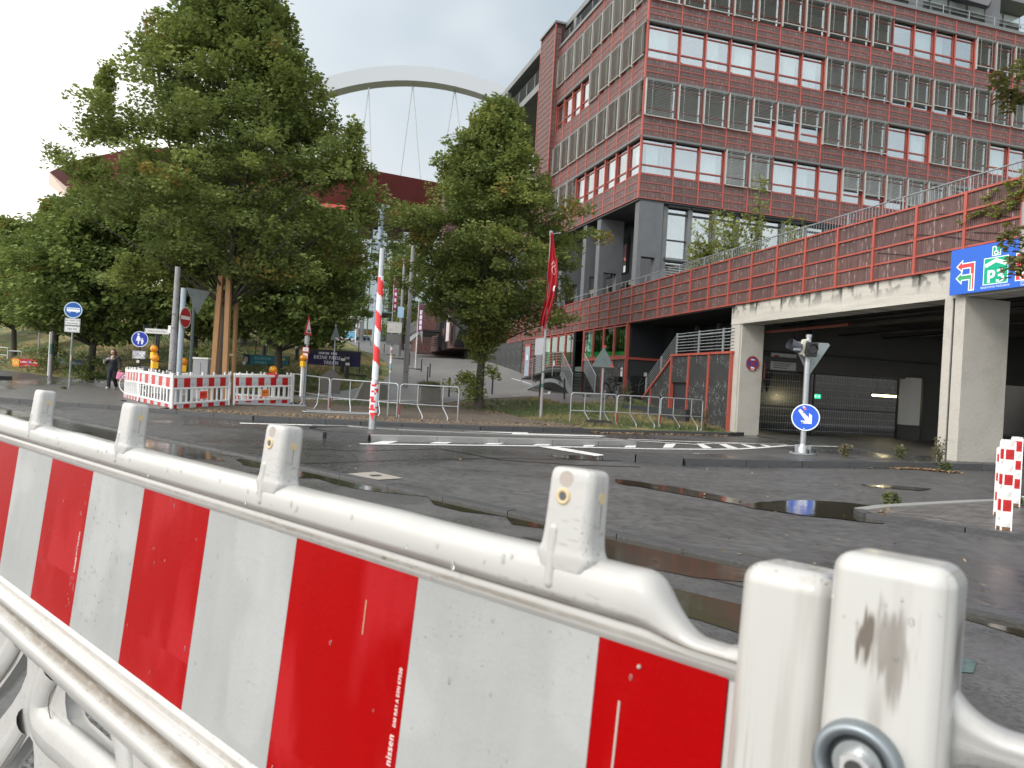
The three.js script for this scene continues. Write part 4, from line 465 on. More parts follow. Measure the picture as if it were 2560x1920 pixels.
// ---------------------------------------------------------------- arena on the hill
{ const A = thing('arena', 'large arena with dark red roof fascia, glass front and slanted grey columns on the hill', 'arena', V(0, 0, 0));
  const fasciaMap = dtex(512, 512, (u, v) => { const r = frac(v * 16) < 0.09 ? 0.72 : 1, s = frac(u * 6) < 0.02 ? 0.8 : 1, n = 0.85 + 0.3 * tf(u, v, 8, 3, 2); return [0.135 * r * s * n, 0.026 * r * s * n, 0.028 * r * s * n]; }, true);
  const fascia = std([1, 1, 1], 0.55, 0, { map: fasciaMap }), tan = std([0.52, 0.42, 0.36], 0.7, 0, { map: dtex(256, 64, (u) => frac(u * 14) < 0.08 ? 0.7 : 1, true) }), redTrim = std([0.5, 0.06, 0.05], 0.5);
  // roof ring: outline points (top pixel, bottom pixel, distance)
  const ring = [[185, 401, 193, 490, 116], [330, 372, 338, 486, 111], [480, 368, 484, 492, 107], [640, 380, 642, 502, 104], [800, 404, 800, 514, 103], [955, 430, 955, 525, 103], [1130, 463, 1128, 549, 106], [1300, 500, 1296, 580, 112], [1440, 540, 1436, 612, 121]];
  const quad = (a, b, c, d, w = 1, h = 1) => { const g = new THREE.BufferGeometry(); g.setAttribute('position', new THREE.Float32BufferAttribute([...a.toArray(), ...b.toArray(), ...c.toArray(), ...a.toArray(), ...c.toArray(), ...d.toArray()], 3)); g.setAttribute('uv', new THREE.Float32BufferAttribute([0, 0, w, 0, w, h, 0, 0, w, h, 0, h], 2)); g.computeVertexNormals(); return g; };
  const T = ring.map(r => at(r[0], r[1], r[4])), Bm = ring.map(r => at(r[2], r[3], r[4] + 4)), back = p => V(p.x * 0.82 + 0, p.y, p.z - 34);
  for (let i = 0; i < ring.length - 1; i++) { part('fascia_panel', quad(Bm[i], Bm[i + 1], T[i + 1], T[i]), fascia, A); part('fascia_trim', beam(Bm[i], Bm[i + 1], 0.5, 0.7), redTrim, A); }
  part('fascia_joint', [4, 5].map(i => beam(Bm[i + 0].clone().add(V(i === 5 ? -0.9 : 0, 0, 0.1)), T[i].clone().add(V(i === 5 ? -0.9 : 0, 0, 0.1)), 0.22, 0.2)), std([0.06, 0.012, 0.012], 0.6), A);
  part('roof_deck', ring.slice(0, -1).map((r, i) => quad(T[i], T[i + 1], back(T[i + 1]), back(T[i]))), copingMat, A); part('soffit', ring.slice(0, -1).map((r, i) => quad(back(Bm[i]), back(Bm[i + 1]), Bm[i + 1], Bm[i])), tan, A);
  { const a = at(123, 430, 124), b = at(120, 461, 124), c = at(185, 511, 117.5); part('fascia_panel', quad(Bm[0], T[0], a, a.clone().lerp(Bm[0], 0.0)), fascia, A); part('fascia_panel', quad(a, Bm[0], T[0], a.clone().lerp(T[0], 0.02)), fascia, A); part('end_soffit', [quad(a, b, c, Bm[0], 1, 1), quad(b, a, back(a), back(b))], tan, A, 'pale panelled underside at the roof tip'); part('roof_deck', quad(a, T[0], back(T[0]), back(a)), copingMat, A); }
  // glass front: panes with mullions, floors behind
  const P0 = at(700, 600, 112), P1 = at(1300, 640, 116), dir = P1.clone().sub(P0).setY(0), n = 16, w = dir.length() / n; dir.normalize(); const gy0 = 6.4, gy1 = 28.5, rows = 9, rh = (gy1 - gy0) / rows, ang = Math.atan2(-dir.z, dir.x);
  const base = V(P0.x, 0, P0.z), lpos = (x, y, z) => base.clone().addScaledVector(dir, x).add(V(-dir.z * -z * 0, y, 0)).addScaledVector(V(-dir.z, 0, dir.x), z);
  const glass = phy([0.58, 0.74, 0.74], 0.02, { transmission: 1, thickness: 0, ior: 2.6 }), pg = bx(w - 0.16, rh - 0.14, 0.02), vent = std([0.045, 0.012, 0.014], 0.6);
  for (let i = 0; i < n; i++) for (let r = 0; r < rows; r++) { const isVent = r === rows - 2 && i % 2 === 1; const o = part(isVent ? 'vent' : 'pane', pg, isVent ? vent : glass, A); const p = lpos((i + 0.5) * w, gy0 + (r + 0.5) * rh, 0); o.position.copy(p); o.rotation.y = ang; }
  const mm = std([0.10, 0.13, 0.14], 0.5, 0.3), gm = []; for (let i = 0; i <= n; i++) gm.push(beam(lpos(i * w, gy0, 0), lpos(i * w, gy1, 0), 0.16, 0.2, dir)); for (const g of gm) part('mullion', g, mm, A); for (let r = 0; r <= rows; r++) part('transom', beam(lpos(0, gy0 + r * rh, 0), lpos(n * w, gy0 + r * rh, 0), 0.2, 0.14), mm, A);
  part('floor_slab', [0, 3, 6].map(r => beam(lpos(0, gy0 + r * rh + 0.3, -6), lpos(n * w, gy0 + r * rh + 0.3, -6), 9, 0.7)), std([0.22, 0.26, 0.25], 0.8), A); part('inner_wall', [beam(lpos(0, 18, -12), lpos(n * w, 18, -12), 0.4, 23)], std([0.26, 0.32, 0.31], 0.8), A);
  part('inner_stair', [beam(lpos(5.5 * w, 7.5, -3), lpos(8.5 * w, 17, -3), 2.4, 1.0), beam(lpos(9.5 * w, 9, -4), lpos(7.2 * w, 20, -4), 2.2, 3.2)], std([0.05, 0.055, 0.06], 0.6), A);
  part('canopy', [beam(lpos(6.0 * w, 11.4, 2.5), lpos(11 * w, 11.4, 2.5), 5, 0.25), beam(lpos(6.0 * w, 13.0, 4.9), lpos(11 * w, 13.0, 4.9), 0.05, 0.09)], mm, A);
  // columns with bracket heads and stays
  const colM = std([0.20, 0.25, 0.33], 0.4, 0.2); const top = at(955, 512, 99.5), foot = at(937, 846, 99.5); part('column', bar(foot, top, 0.42, 0.36, 20), colM, A); part('column_base', bar(foot.clone().add(V(0, -0.6, 0)), foot.clone().add(V(0, 0.15, 0)), 0.7), kerbConcrete, A);
  part('column_head', [bx(2.2, 1.2, 0.5, top.x - 0.05, top.y - 0.5, top.z - 0.5)], copingMat, A);
  const st = []; for (const [px, py, d] of [[905, 575, 108], [912, 580, 109], [1003, 610, 108], [1014, 640, 109]]) st.push(bar(top.clone().add(V(px < 955 ? -0.8 : 0.8, -0.8, 0)), at(px, py, d), 0.07, 0.07, 5)); part('stay_rod', st, M.dark, A);
  part('column', bar(at(165, 590, 112), at(194, 492, 112), 0.5, 0.5, 14), std([0.12, 0.16, 0.18], 0.5), A); part('column', bar(at(700, 850, 101), at(712, 505, 101), 0.42, 0.36, 14), colM, A); part('column', bar(at(1245, 840, 103), at(1262, 560, 103), 0.42, 0.36, 14), colM, A);
  // arch and hangers
  const arch = thing('steel_arch', 'huge pale grey steel arch rising over the arena roof on thin hangers', 'arch', V(0, 0, 0)); const D = 152, c = at(1018, 190, D), a = 64.5, b = 77; const cx = c.x, cy = c.y - b, N = 90;
  const pos = [], ix = [], uv = []; for (let i = 0; i <= N; i++) { const t = Math.PI * i / N, ct = Math.cos(t), s = Math.sin(t), nx = ct / a, ny = s / b, l = Math.hypot(nx, ny); [[1.6, 1.6], [1.6, -1.6], [-1.6, -1.6], [-1.6, 1.6]].forEach(([o, z], k) => { pos.push(cx + a * ct + nx / l * o, cy + b * s + ny / l * o, -D + z + (ct) * 6); uv.push(i / 4, k); }); if (i < N) for (let k = 0; k < 4; k++) { const p = i * 4 + k, q = i * 4 + (k + 1) % 4; ix.push(p, q, p + 4, q, q + 4, p + 4); } }
  let ag = new THREE.BufferGeometry(); ag.setAttribute('position', new THREE.Float32BufferAttribute(pos, 3)); ag.setAttribute('uv', new THREE.Float32BufferAttribute(uv, 2)); ag.setIndex(ix.reverse()); ag = ag.toNonIndexed(); ag.computeVertexNormals(); part('arch_beam', ag, std([0.34, 0.365, 0.39], 0.55, 0, { side: THREE.DoubleSide }), arch);
  const hang = []; for (const [px, py, l, ly, r, ry] of [[807, 243, 800, 420, 806, 420], [922, 217, 890, 470, 930, 480], [1032, 209, 993, 500, 1055, 500], [1137, 221, 1090, 505, 1168, 480], [1240, 247, 1225, 470, 1290, 430]]) { const p = at(px, py, D), q = part('hanger', [bar(p, at(l, ly, 128), 0.11, 0.11, 5), bar(p, at(r, ry, 128), 0.11, 0.11, 5)], std([0.3, 0.32, 0.33], 0.5, 0.3), arch); }
}
// things standing in front of the arena
{ const tl = (px, py, d) => { const p = at(px, py, d); return V(p.x, LAND(p.x, p.z), p.z); };
  const k = thing('ticket_kiosk', 'low dark kiosk with blue signboard and event poster in front of the arena', 'kiosk', at(1060, 850, 96));
  part('body', bx(9, 4.4, 3, 0, 1.4, -1.6), M.dark, k); part('low_wall', bx(6.5, 1.5, 0.3, -0.2, 0.6, 1.2), corrPlain, k); const kt = canvasTex(512, 160, (x, w, h) => { x.fillStyle = '#14489c'; x.fillRect(0, 0, w, h); x.fillStyle = '#d9e4f2'; x.fillRect(0, 0, w, 40); x.fillStyle = '#e9eef6'; x.font = 'bold 54px sans-serif'; x.fillText('TICKETS', 130, 115); }); part('signboard', bx(5.2, 1.5, 0.25, -0.6, 3.6, 0.2), std([0.05, 0.15, 0.5], 0.4), k); const kg = new THREE.PlaneGeometry(5.2, 1.5); kg.translate(-0.6, 3.6, 0.33); part('sign_face', kg, std([1, 1, 1], 0.4, 0, { map: kt }), k);
  const pt = canvasTex(512, 384, (x, w, h) => { const r = rngOf(4); x.fillStyle = '#1a2420'; x.fillRect(0, 0, w, h); for (let i = 0; i < 60; i++) { x.fillStyle = ['#3b5f55', '#8fa7b2', '#56603f', '#7f9bb0', '#22313a', '#b0b7a0', '#45525a'][Math.floor(r() * 7)]; x.beginPath(); x.ellipse(r() * w, 90 + r() * 250, 15 + r() * 60, 10 + r() * 40, r() * 3, 0, 7); x.fill(); } }); part('poster_board', bx(4.6, 2.7, 0.15, -0.3, 1.6, 0.3), M.dark, k); const pg = new THREE.PlaneGeometry(4.5, 2.6); pg.translate(-0.3, 1.6, 0.38); part('poster', pg, std([1, 1, 1], 0.5, 0, { map: pt }), k);
  const w = thing('entrance_wall', 'pale concrete ramp wall with thin posts beside the arena forecourt', 'wall', tl(1062, 862, 84)); part('wall', bx(0.4, 2.2, 3.5, 0, 0.4, 0), kerbConcrete, w); for (let i = 0; i < 5; i++) part('post', bar(V(0.4 + i * 0.55, -0.5, 1.2 - i * 0.5), V(0.4 + i * 0.55, 2.3, 1.2 - i * 0.5), 0.04), M.galvDull, w);
  const mast = thing('lamp_post', 'thin grey lamp mast on the forecourt beside the slanted arena column', 'lamp post', tl(903, 848, 92)); part('pole', bar(V(0, -0.3, 0), V(0, 13, 0), 0.28, 0.2, 12), M.lampPost, mast); part('lamp_head', bx(1.4, 0.14, 0.4, 0.6, 12.9, 0), M.dark, mast);
  copyOf(mast, tl(882, 852, 88), 0.4, 'short grey lamp mast nearest the tree at the top of the grass slope').scale.set(0.9, 0.36, 0.9);
  const f = thing('info_board', 'white and blue framed information board at the top of the grass slope', 'board', tl(872, 850, 84)); part('frame', [bx(1.7, 2.0, 0.1, 0, 1.4, 0), bar(V(-0.8, 0, 0), V(-0.8, 2.4, 0), 0.05), bar(V(0.8, 0, 0), V(0.8, 2.4, 0), 0.05)], M.whitePlain, f); part('poster', bx(1.4, 0.8, 0.02, 0, 0.9, 0.07), std([0.12, 0.34, 0.55], 0.4), f); part('poster', bx(1.4, 0.9, 0.02, 0, 1.85, 0.07), std([0.15, 0.17, 0.18], 0.4), f);
  const v = thing('parked_van', 'white box van seen between the trees at the top of the slope', 'van', tl(838, 838, 92)); part('body', [new RoundedBoxGeometry(5.6, 2.6, 2.2, 3, 0.12).translate(0, 1.75, 0)], M.whitePlain, v); part('cab_window', bx(1.0, 0.8, 2.22, 2.2, 2.1, 0), M.dark, v); part('stripe', bx(4, 0.7, 2.23, -0.6, 2.3, 0), std([0.05, 0.14, 0.42], 0.4), v); part('sign', bx(3.4, 1.2, 0.1, -0.4, 3.9, 1.0), std([0.75, 0.45, 0.08], 0.5), v); for (const x of [-1.6, 1.7]) part('wheel', put(new THREE.CylinderGeometry(0.36, 0.36, 2.24, 16), x, 0.36, 0, Math.PI / 2), M.rubber, v);
  // brick entrance block with steps beside the ramp
  const b = thing('brick_block', 'low red brick entrance block with a steel stair beside the ramp', 'entrance block', at(1150, 868, 66), BT);
  part('wall', [bx(4.4, 5.2, 6, -0.4, 2.2, -14), bx(4, 2.0, 14, 0.9, 0.8, -5)], clad[2], b); const rows = []; for (let i = 0; i < 12; i++) { rows.push(bx(0.02, 0.03, 6.02, -2.61, 0.2 + i * 0.42, -14)); rows.push(bx(4.42, 0.03, 0.02, -0.4, 0.2 + i * 0.42, -10.99)); } part('brick_joint', rows, redMetal, b);
  part('landing', bx(2.2, 0.25, 7, -2.6, 1.45, -5.5), M.dark, b); part('landing_beam', beam(V(-3.6, 1.3, -2.2), V(-3.6, 0.9, -9), 0.14, 0.5), M.galvDull, b); for (let i = 0; i < 8; i++) part('step', bx(2.1, 0.06, 0.3, -2.6, 1.4 - i * 0.2, -1.9 + i * 0.3), M.dark, b);
  const rl = []; for (let i = 0; i < 5; i++) { rl.push(bar(V(-3.65, 1.7 + i * 0.22, -9), V(-3.65, 1.7 + i * 0.22, -2), 0.02, 0.02, 5)); rl.push(bar(V(-3.65, 1.7 + i * 0.22, -2), V(-3.65, 0.1 + i * 0.22, 0.5), 0.02, 0.02, 5)); } for (let z = -9; z < 0; z += 1.1) rl.push(bar(V(-3.65, z > -2 ? 0.8 : 1.5, z), V(-3.65, 2.6, z), 0.028, 0.028, 5)); part('railing', rl, M.galv, b);
  part('shop_window', [bx(0.04, 2.0, 3, -1.2, 2.9, -6), bx(0.04, 2, 2.6, -1.2, 2.9, -2.4)], std([0.03, 0.035, 0.04], 0.1, 0.3), b); part('post', [bx(0.3, 4.6, 0.3, -1.3, 2, -4.1), bx(0.2, 4.6, 0.2, -1.3, 2, -0.9)], M.dark, b); part('poster', [bx(0.05, 2.4, 1.4, -1.5, 1.6, 1.4)], std([0.65, 0.6, 0.62], 0.5), b); part('dark_gable', [beam(V(0.2, 0.6, 3.2), V(0.2, 5.2, 0.4), 2.4, 2.6)], corrPlain, b);
}
// ---------------------------------------------------------------- trees and plants
const leafMat = c => new THREE.MeshPhysicalMaterial({ color: lin(...c), roughness: 0.8, transmission: 0.42, thickness: 0, ior: 1.4, specularIntensity: 0.35, side: THREE.DoubleSide });
const LEAF = { linden: leafMat([1, 1, 1]), dark: leafMat([0.9, 0.95, 0.9]), light: leafMat([1, 1, 1]) };
const bark = std([0.075, 0.066, 0.055], 0.95, 0, { map: dtex(256, 512, (u, v) => 0.55 + 0.9 * tf(u * 2, v * 0.5, 16, 4, 5), true, 2, 1), bumpMap: dtex(256, 512, (u, v) => tf(u * 2, v * 0.5, 16, 4, 5), false, 2, 1), bumpScale: 0.02 });
function clumpGeo(seed, n, size, spread, long = 1) { // a spray of leaf blades, each folded along its rib
  const r = rngOf(seed), pos = [], nor = [], e = new THREE.Euler(), q = new THREE.Quaternion(), up = V(0, 1, 0);
  for (let i = 0; i < n; i++) {
    const c = V(r() - 0.5, r() - 0.5, r() - 0.5).multiplyScalar(2); if (c.length() > 1) c.normalize(); c.multiply(V(spread, spread * 0.55, spread)); e.set((r() - 0.35) * 1.5, r() * 6.28, (r() - 0.5) * 1.3); q.setFromEuler(e); const s = size * (0.6 + 0.65 * r());
    const t = [V(0, 0, -0.55 * long), V(-0.42, 0.10, -0.12 * long), V(0, -0.03, 0.1), V(0.42, 0.10, -0.12 * long), V(0, -0.10, 0.62 * long), V(-0.3, 0.02, 0.28 * long), V(0.3, 0.02, 0.28 * long)].map(p => p.multiplyScalar(s).applyQuaternion(q).add(c));
    for (const f of [[0, 2, 1], [0, 3, 2], [1, 2, 5], [5, 2, 4], [2, 3, 6], [2, 6, 4]]) { const [a, b, d] = f.map(k => t[k]), nn = V().crossVectors(b.clone().sub(a), d.clone().sub(a)).normalize(); for (const p of [a, b, d]) { pos.push(p.x, p.y, p.z); nor.push(nn.x, nn.y, nn.z); } }
  }
  const g = new THREE.BufferGeometry(); g.setAttribute('position', new THREE.Float32BufferAttribute(pos, 3)); g.setAttribute('normal', new THREE.Float32BufferAttribute(nor, 3)); g.setAttribute('uv', new THREE.Float32BufferAttribute(new Float32Array(pos.length / 3 * 2), 2)); return g;
}
const CLUMP = [clumpGeo(5, 16, 0.105, 0.22), clumpGeo(6, 14, 0.16, 0.33), clumpGeo(7, 9, 0.075, 0.13, 1.5), clumpGeo(8, 12, 0.26, 0.5)];
function scatterLeaves(name, list, geo, mat, parent) { // list of {p, s, c}
  const m = new THREE.InstancedMesh(geo, mat, list.length), d = new THREE.Object3D(), r = rngOf(list.length + 7);
  list.forEach((l, i) => { d.position.copy(l.p); d.rotation.set((r() - 0.5) * 0.9, r() * 6.28, (r() - 0.5) * 0.9); d.scale.setScalar(l.s); d.updateMatrix(); m.setMatrixAt(i, d.matrix); m.setColorAt(i, l.c); });
  m.name = name; m.userData.kind = 'stuff'; shade(m); parent.add(m); return m;
}
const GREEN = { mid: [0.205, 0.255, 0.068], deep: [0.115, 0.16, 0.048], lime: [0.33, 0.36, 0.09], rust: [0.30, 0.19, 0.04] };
// profile: rows of [height, left reach, right reach]; depth reach is their mean
function tree(name, label, group, foot, opt) {
  const t = thing(name, label, 'tree', foot, 0, group), r = rngOf(opt.seed), P = opt.profile, H0 = P[0][0], H1 = P.at(-1)[0], leaves = [], wood = [];
  const reach = y => { let i = 0; while (i < P.length - 2 && y > P[i + 1][0]) i++; const k = clamp((y - P[i][0]) / (P[i + 1][0] - P[i][0])); return [mix(P[i][1], P[i + 1][1], k), mix(P[i][2], P[i + 1][2], k)]; };
  const trunkR = opt.trunk ?? 0.16, top = mix(H0, H1, 0.86), spine = y => V(0.10 * Math.sin(y * 0.55 + opt.seed), y, 0.08 * Math.cos(y * 0.5 + opt.seed));
  for (let i = 0, n = 12; i < n; i++) { const a = -0.15 + (top + 0.15) * i / n, b = -0.15 + (top + 0.15) * (i + 1) / n; wood.push(bar(spine(a), spine(b), trunkR * (1 - 0.88 * i / n) * (i === 0 ? 1.25 : 1), trunkR * (1 - 0.88 * (i + 1) / n), 12, false)); }
  part('trunk', wood, bark, t);
  const limbs = [], clusters = [], N = opt.clusters;
  for (let i = 0; i < N; i++) {
    const y = mix(H0, H1, Math.pow((i + r()) / N, opt.bias ?? 0.95)), a = r() * Math.PI * 2, [lo, hi] = reach(y), side = Math.cos(a), R = side < 0 ? mix((lo + hi) / 2, lo, -side) : mix((lo + hi) / 2, hi, side), tuft = r() < 0.16, k = tuft ? 0.92 + 0.2 * r() : Math.pow(r(), 0.45) * (0.88 + 0.42 * (fbm3(side * 2 + opt.seed, y * 0.9, Math.sin(a) * 2, 3) - 0.5) * 2);
    const c = V(side * R * k, y + (r() - 0.5) * 0.4, Math.sin(a) * R * k * (opt.deep ?? 0.95)); clusters.push([c, k, tuft]);
    if (i % 4 === 0) { const b = Math.max(H0 * 0.75, y - 0.55 * Math.hypot(c.x, c.z) - 0.4), s = spine(Math.min(b, top)), m = s.clone().lerp(c, 0.55).add(V(0, 0.15, 0)); limbs.push(bar(s, m, trunkR * 0.26, trunkR * 0.15, 5, false), bar(m, c, trunkR * 0.15, 0.012, 4, false)); }
  }
  part('limbs', limbs, bark, t);
  const tone = new THREE.Color(), C = (a) => lin(...a), per = opt.per, cs = opt.cs ?? 0.62;
  for (const [c, k, tuft] of clusters) {
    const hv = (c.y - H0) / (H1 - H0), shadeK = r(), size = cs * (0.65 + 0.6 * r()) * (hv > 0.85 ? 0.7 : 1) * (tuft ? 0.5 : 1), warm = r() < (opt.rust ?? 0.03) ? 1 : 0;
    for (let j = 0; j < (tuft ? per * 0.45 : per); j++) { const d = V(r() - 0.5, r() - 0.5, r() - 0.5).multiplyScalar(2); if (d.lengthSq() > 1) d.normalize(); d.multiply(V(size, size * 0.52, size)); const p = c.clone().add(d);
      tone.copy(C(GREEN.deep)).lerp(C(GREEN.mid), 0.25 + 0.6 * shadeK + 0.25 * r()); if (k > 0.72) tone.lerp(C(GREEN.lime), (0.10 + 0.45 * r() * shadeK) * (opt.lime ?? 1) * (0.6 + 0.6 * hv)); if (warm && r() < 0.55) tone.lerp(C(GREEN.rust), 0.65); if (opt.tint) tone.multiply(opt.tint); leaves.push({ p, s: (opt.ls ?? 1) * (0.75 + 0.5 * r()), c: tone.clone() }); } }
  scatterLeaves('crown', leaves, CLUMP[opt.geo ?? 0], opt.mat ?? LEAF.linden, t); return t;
}
const TREE_BIG = tree('linden_tree', 'tallest linden tree, broad dense crown, propped by timber posts inside the barricades', null, V(-9.3, 0.12, -22.6), { seed: 11, trunk: 0.18, clusters: 520, per: 20, cs: 0.66, rust: 0.05, deep: 0.85,
  profile: [[4.12, 1.27, 2.32], [4.70, 3.06, 3.91], [5.44, 4.54, 4.33], [6.71, 4.86, 4.54], [7.98, 5.02, 4.12], [8.82, 4.54, 3.17], [9.35, 4.12, 2.64], [10.51, 3.06, 2.43], [11.88, 2.48, 1.69], [13.15, 2.22, 0.84], [13.99, 1.58, 0.32], [14.73, 0.74, 0.11]] });
{ // extra tall leaders of the same tree: left spire and right spire
  const r = rngOf(5), L = []; const tone = new THREE.Color(); for (const [px, py, h, w] of [[268, 150, 2.6, 0.5], [890, 300, 1.9, 0.5], [700, 120, 1.6, 0.6], [520, 8, 1.4, 0.55], [430, 40, 1.6, 0.5], [905, 480, 1.0, 0.7], [235, 390, 1.0, 0.7], [650, 70, 1.2, 0.5], [445, 690, 0.5, 0.75], [420, 640, 0.7, 0.8], [470, 660, 0.6, 0.7], [330, 640, 1.0, 0.8]]) { const b = at(px, py, 22.5).sub(TREE_BIG.position); for (let i = 0; i < 170 * h * w; i++) { const k = Math.pow(r(), 0.8), a = r() * 6.28, R = w * (0.25 + 0.85 * k) * Math.sqrt(r()); tone.copy(lin(...GREEN.mid)).lerp(lin(...GREEN.lime), r() * 0.5); L.push({ p: b.clone().add(V(Math.cos(a) * R, -h * k, Math.sin(a) * R)), s: 0.7 + 0.4 * r(), c: tone.clone() }); } }
  scatterLeaves('crown', L, CLUMP[0], LEAF.linden, TREE_BIG); }
tree('linden_tree', 'conical linden tree with leafy sprouts on its trunk beside the ramp', null, V(-1.28, 0.09, -30), { seed: 23, trunk: 0.19, clusters: 370, per: 20, cs: 0.70, lime: 1.25, rust: 0.06, ls: 1.12, deep: 0.9,
  profile: [[3.40, 0.60, 1.20], [3.75, 1.60, 2.60], [4.30, 2.60, 3.30], [5.00, 3.60, 3.55], [5.70, 4.00, 3.90], [7.05, 4.05, 4.30], [8.20, 3.95, 4.00], [8.70, 3.30, 2.90], [9.30, 2.90, 2.25], [10.80, 2.20, 1.65], [12.10, 1.10, 1.15], [13.00, 0.40, 0.60]] });
{ // sprouts along the trunk
  const r = rngOf(77), L = [], t = scene.children.at(-1); for (const [y, R, n, x] of [[2.75, 0.75, 60, 0.0], [2.3, 0.5, 26, -0.1], [1.35, 0.55, 34, -0.45], [0.75, 0.4, 26, -0.25], [1.0, 0.8, 18, -0.9], [1.65, 0.35, 16, 0.35], [3.1, 0.9, 30, -0.4]]) for (let i = 0; i < n; i++) { const a = r() * 6.28, k = R * Math.sqrt(r()); L.push({ p: V(x + Math.cos(a) * k, y + (r() - 0.5) * 0.5, Math.sin(a) * k), s: 0.85 + 0.3 * r(), c: lin(...GREEN.mid).lerp(lin(...GREEN.lime), r() * 0.7) }); } scatterLeaves('trunk_sprouts', L, CLUMP[0], LEAF.linden, t); }
// row of lindens along the side street and hill foot
const tl = (px, py, d) => { const p = at(px, py, d); return V(p.x, LAND(p.x, p.z), p.z); };
const row = (label, px, py, d, o) => tree('street_linden', label, 'lindens along the foot of the grass slope', tl(px, py, d), { trunk: 0.2, clusters: 190, per: 20, cs: 0.95, geo: 1, ls: 1.15, mat: LEAF.dark, lime: 0.75, ...o });
row('linden tree in the row directly behind the round bus sign', 228, 938, 36, { seed: 31, profile: [[2.3, 1.2, 1.2], [3.0, 3.2, 3.4], [4.2, 4.0, 4.2], [5.6, 3.7, 4.1], [7.0, 2.9, 3.7], [8.2, 1.7, 3.0], [9.4, 0.5, 1.5]] });
row('linden tree in the row just behind the grey lamp post by the street', 135, 930, 42, { seed: 37, profile: [[2.6, 1.5, 1.5], [3.4, 3.5, 3.4], [4.8, 4.3, 4.0], [6.2, 3.9, 3.6], [7.6, 2.6, 3.2], [9.0, 1.0, 2.0], [9.9, 0.2, 0.6]] });
row('linden tree standing behind the red banner on the fence', 34, 893, 52, { seed: 41, profile: [[2.8, 1.5, 1.5], [3.6, 4.2, 3.6], [5.2, 4.8, 4.2], [7.0, 4.3, 3.6], [8.6, 3.2, 2.6], [10, 1.4, 1.2]] });
row('linden tree farthest off along the side street', -40, 905, 62, { seed: 43, profile: [[2.8, 1.5, 2.5], [4, 4.5, 4.2], [6, 4.8, 4.6], [8, 4, 4], [9.6, 2, 2.4], [10.6, 0.5, 1]] });
row('dark trunked linden behind the grey cabinet and street name sign', 487, 880, 37, { seed: 47, profile: [[2.4, 2.2, 1.6], [3.2, 4.0, 2.8], [4.6, 4.4, 3.4], [6.2, 4.2, 3.4], [8.0, 3.6, 3.0], [9.6, 2.6, 2.2], [10.8, 1, 1]] });
row('linden with a bare lower trunk between the teal banner and the warning sign', 696, 920, 34, { seed: 53, trunk: 0.22, profile: [[2.7, 2.2, 2.0], [3.4, 3.4, 3.6], [4.6, 3.9, 4.3], [6.0, 3.9, 4.3], [7.2, 3.4, 3.4], [8.4, 2.4, 2.2], [9.4, 1, 1]] });
row('small dark linden high on the grass slope behind the triangular sign back', 833, 862, 62, { seed: 59, trunk: 0.2, clusters: 110, profile: [[1.2, 1.5, 1.4], [2.2, 3.2, 2.9], [4, 3.8, 3.2], [6, 3.4, 2.8], [7.6, 2.2, 1.8], [8.6, 0.6, 0.5]] });
row('linden half hidden on the slope left of the trunk of the tallest tree', 610, 868, 50, { seed: 61, clusters: 130, profile: [[1.8, 2, 2], [2.8, 3.8, 3.8], [5, 4.4, 4.4], [7, 3.8, 3.8], [9, 2, 2], [10, .6, .6]] });
row('linden beyond the ramp in front of the arena glass', 1012, 800, 80, { seed: 67, clusters: 80, cs: 1.2, profile: [[1.8, 1.5, 1.5], [3, 2.6, 3], [6, 3, 3.6], [9, 2.4, 3], [12, 1, 1.2]] });
// leafy suckers round the trunks in the row
for (const [px, py, d, n, R, H, lb] of [[212, 932, 35.6, 62, 1.0, 1.7, 'dark leafy suckers round the trunk behind the walking woman'], [520, 850, 33, 90, 0.9, 2.6, 'bright leafy sprouts beside the timber tree stakes'], [120, 912, 41, 60, 0.9, 2.0, 'dark suckers at the foot of the tree behind the lamp post'], [680, 900, 33.5, 70, 0.9, 1.3, 'leafy sprouts at the foot of the linden by the teal banner']]) {
  const f = tl(px, py, d), b = thing('bush', lb, 'bush', f), r = rngOf(Math.round(px * 3 + n)), L = [], w = []; for (let i = 0; i < n; i++) { const a = r() * 6.28, k = R * Math.sqrt(r()); L.push({ p: V(Math.cos(a) * k, 0.1 + r() * H * (1 - 0.4 * k / R), Math.sin(a) * k), s: 0.8 + 0.5 * r(), c: lin(...GREEN.deep).lerp(lin(...(n === 90 ? GREEN.lime : GREEN.mid)), r()) }); if (i % 9 === 0) w.push(bar(V(0, 0, 0), L.at(-1).p, 0.02, 0.006, 4, false)); } part('stems', w, bark, b); scatterLeaves('foliage', L, CLUMP[0], LEAF.dark, b); }
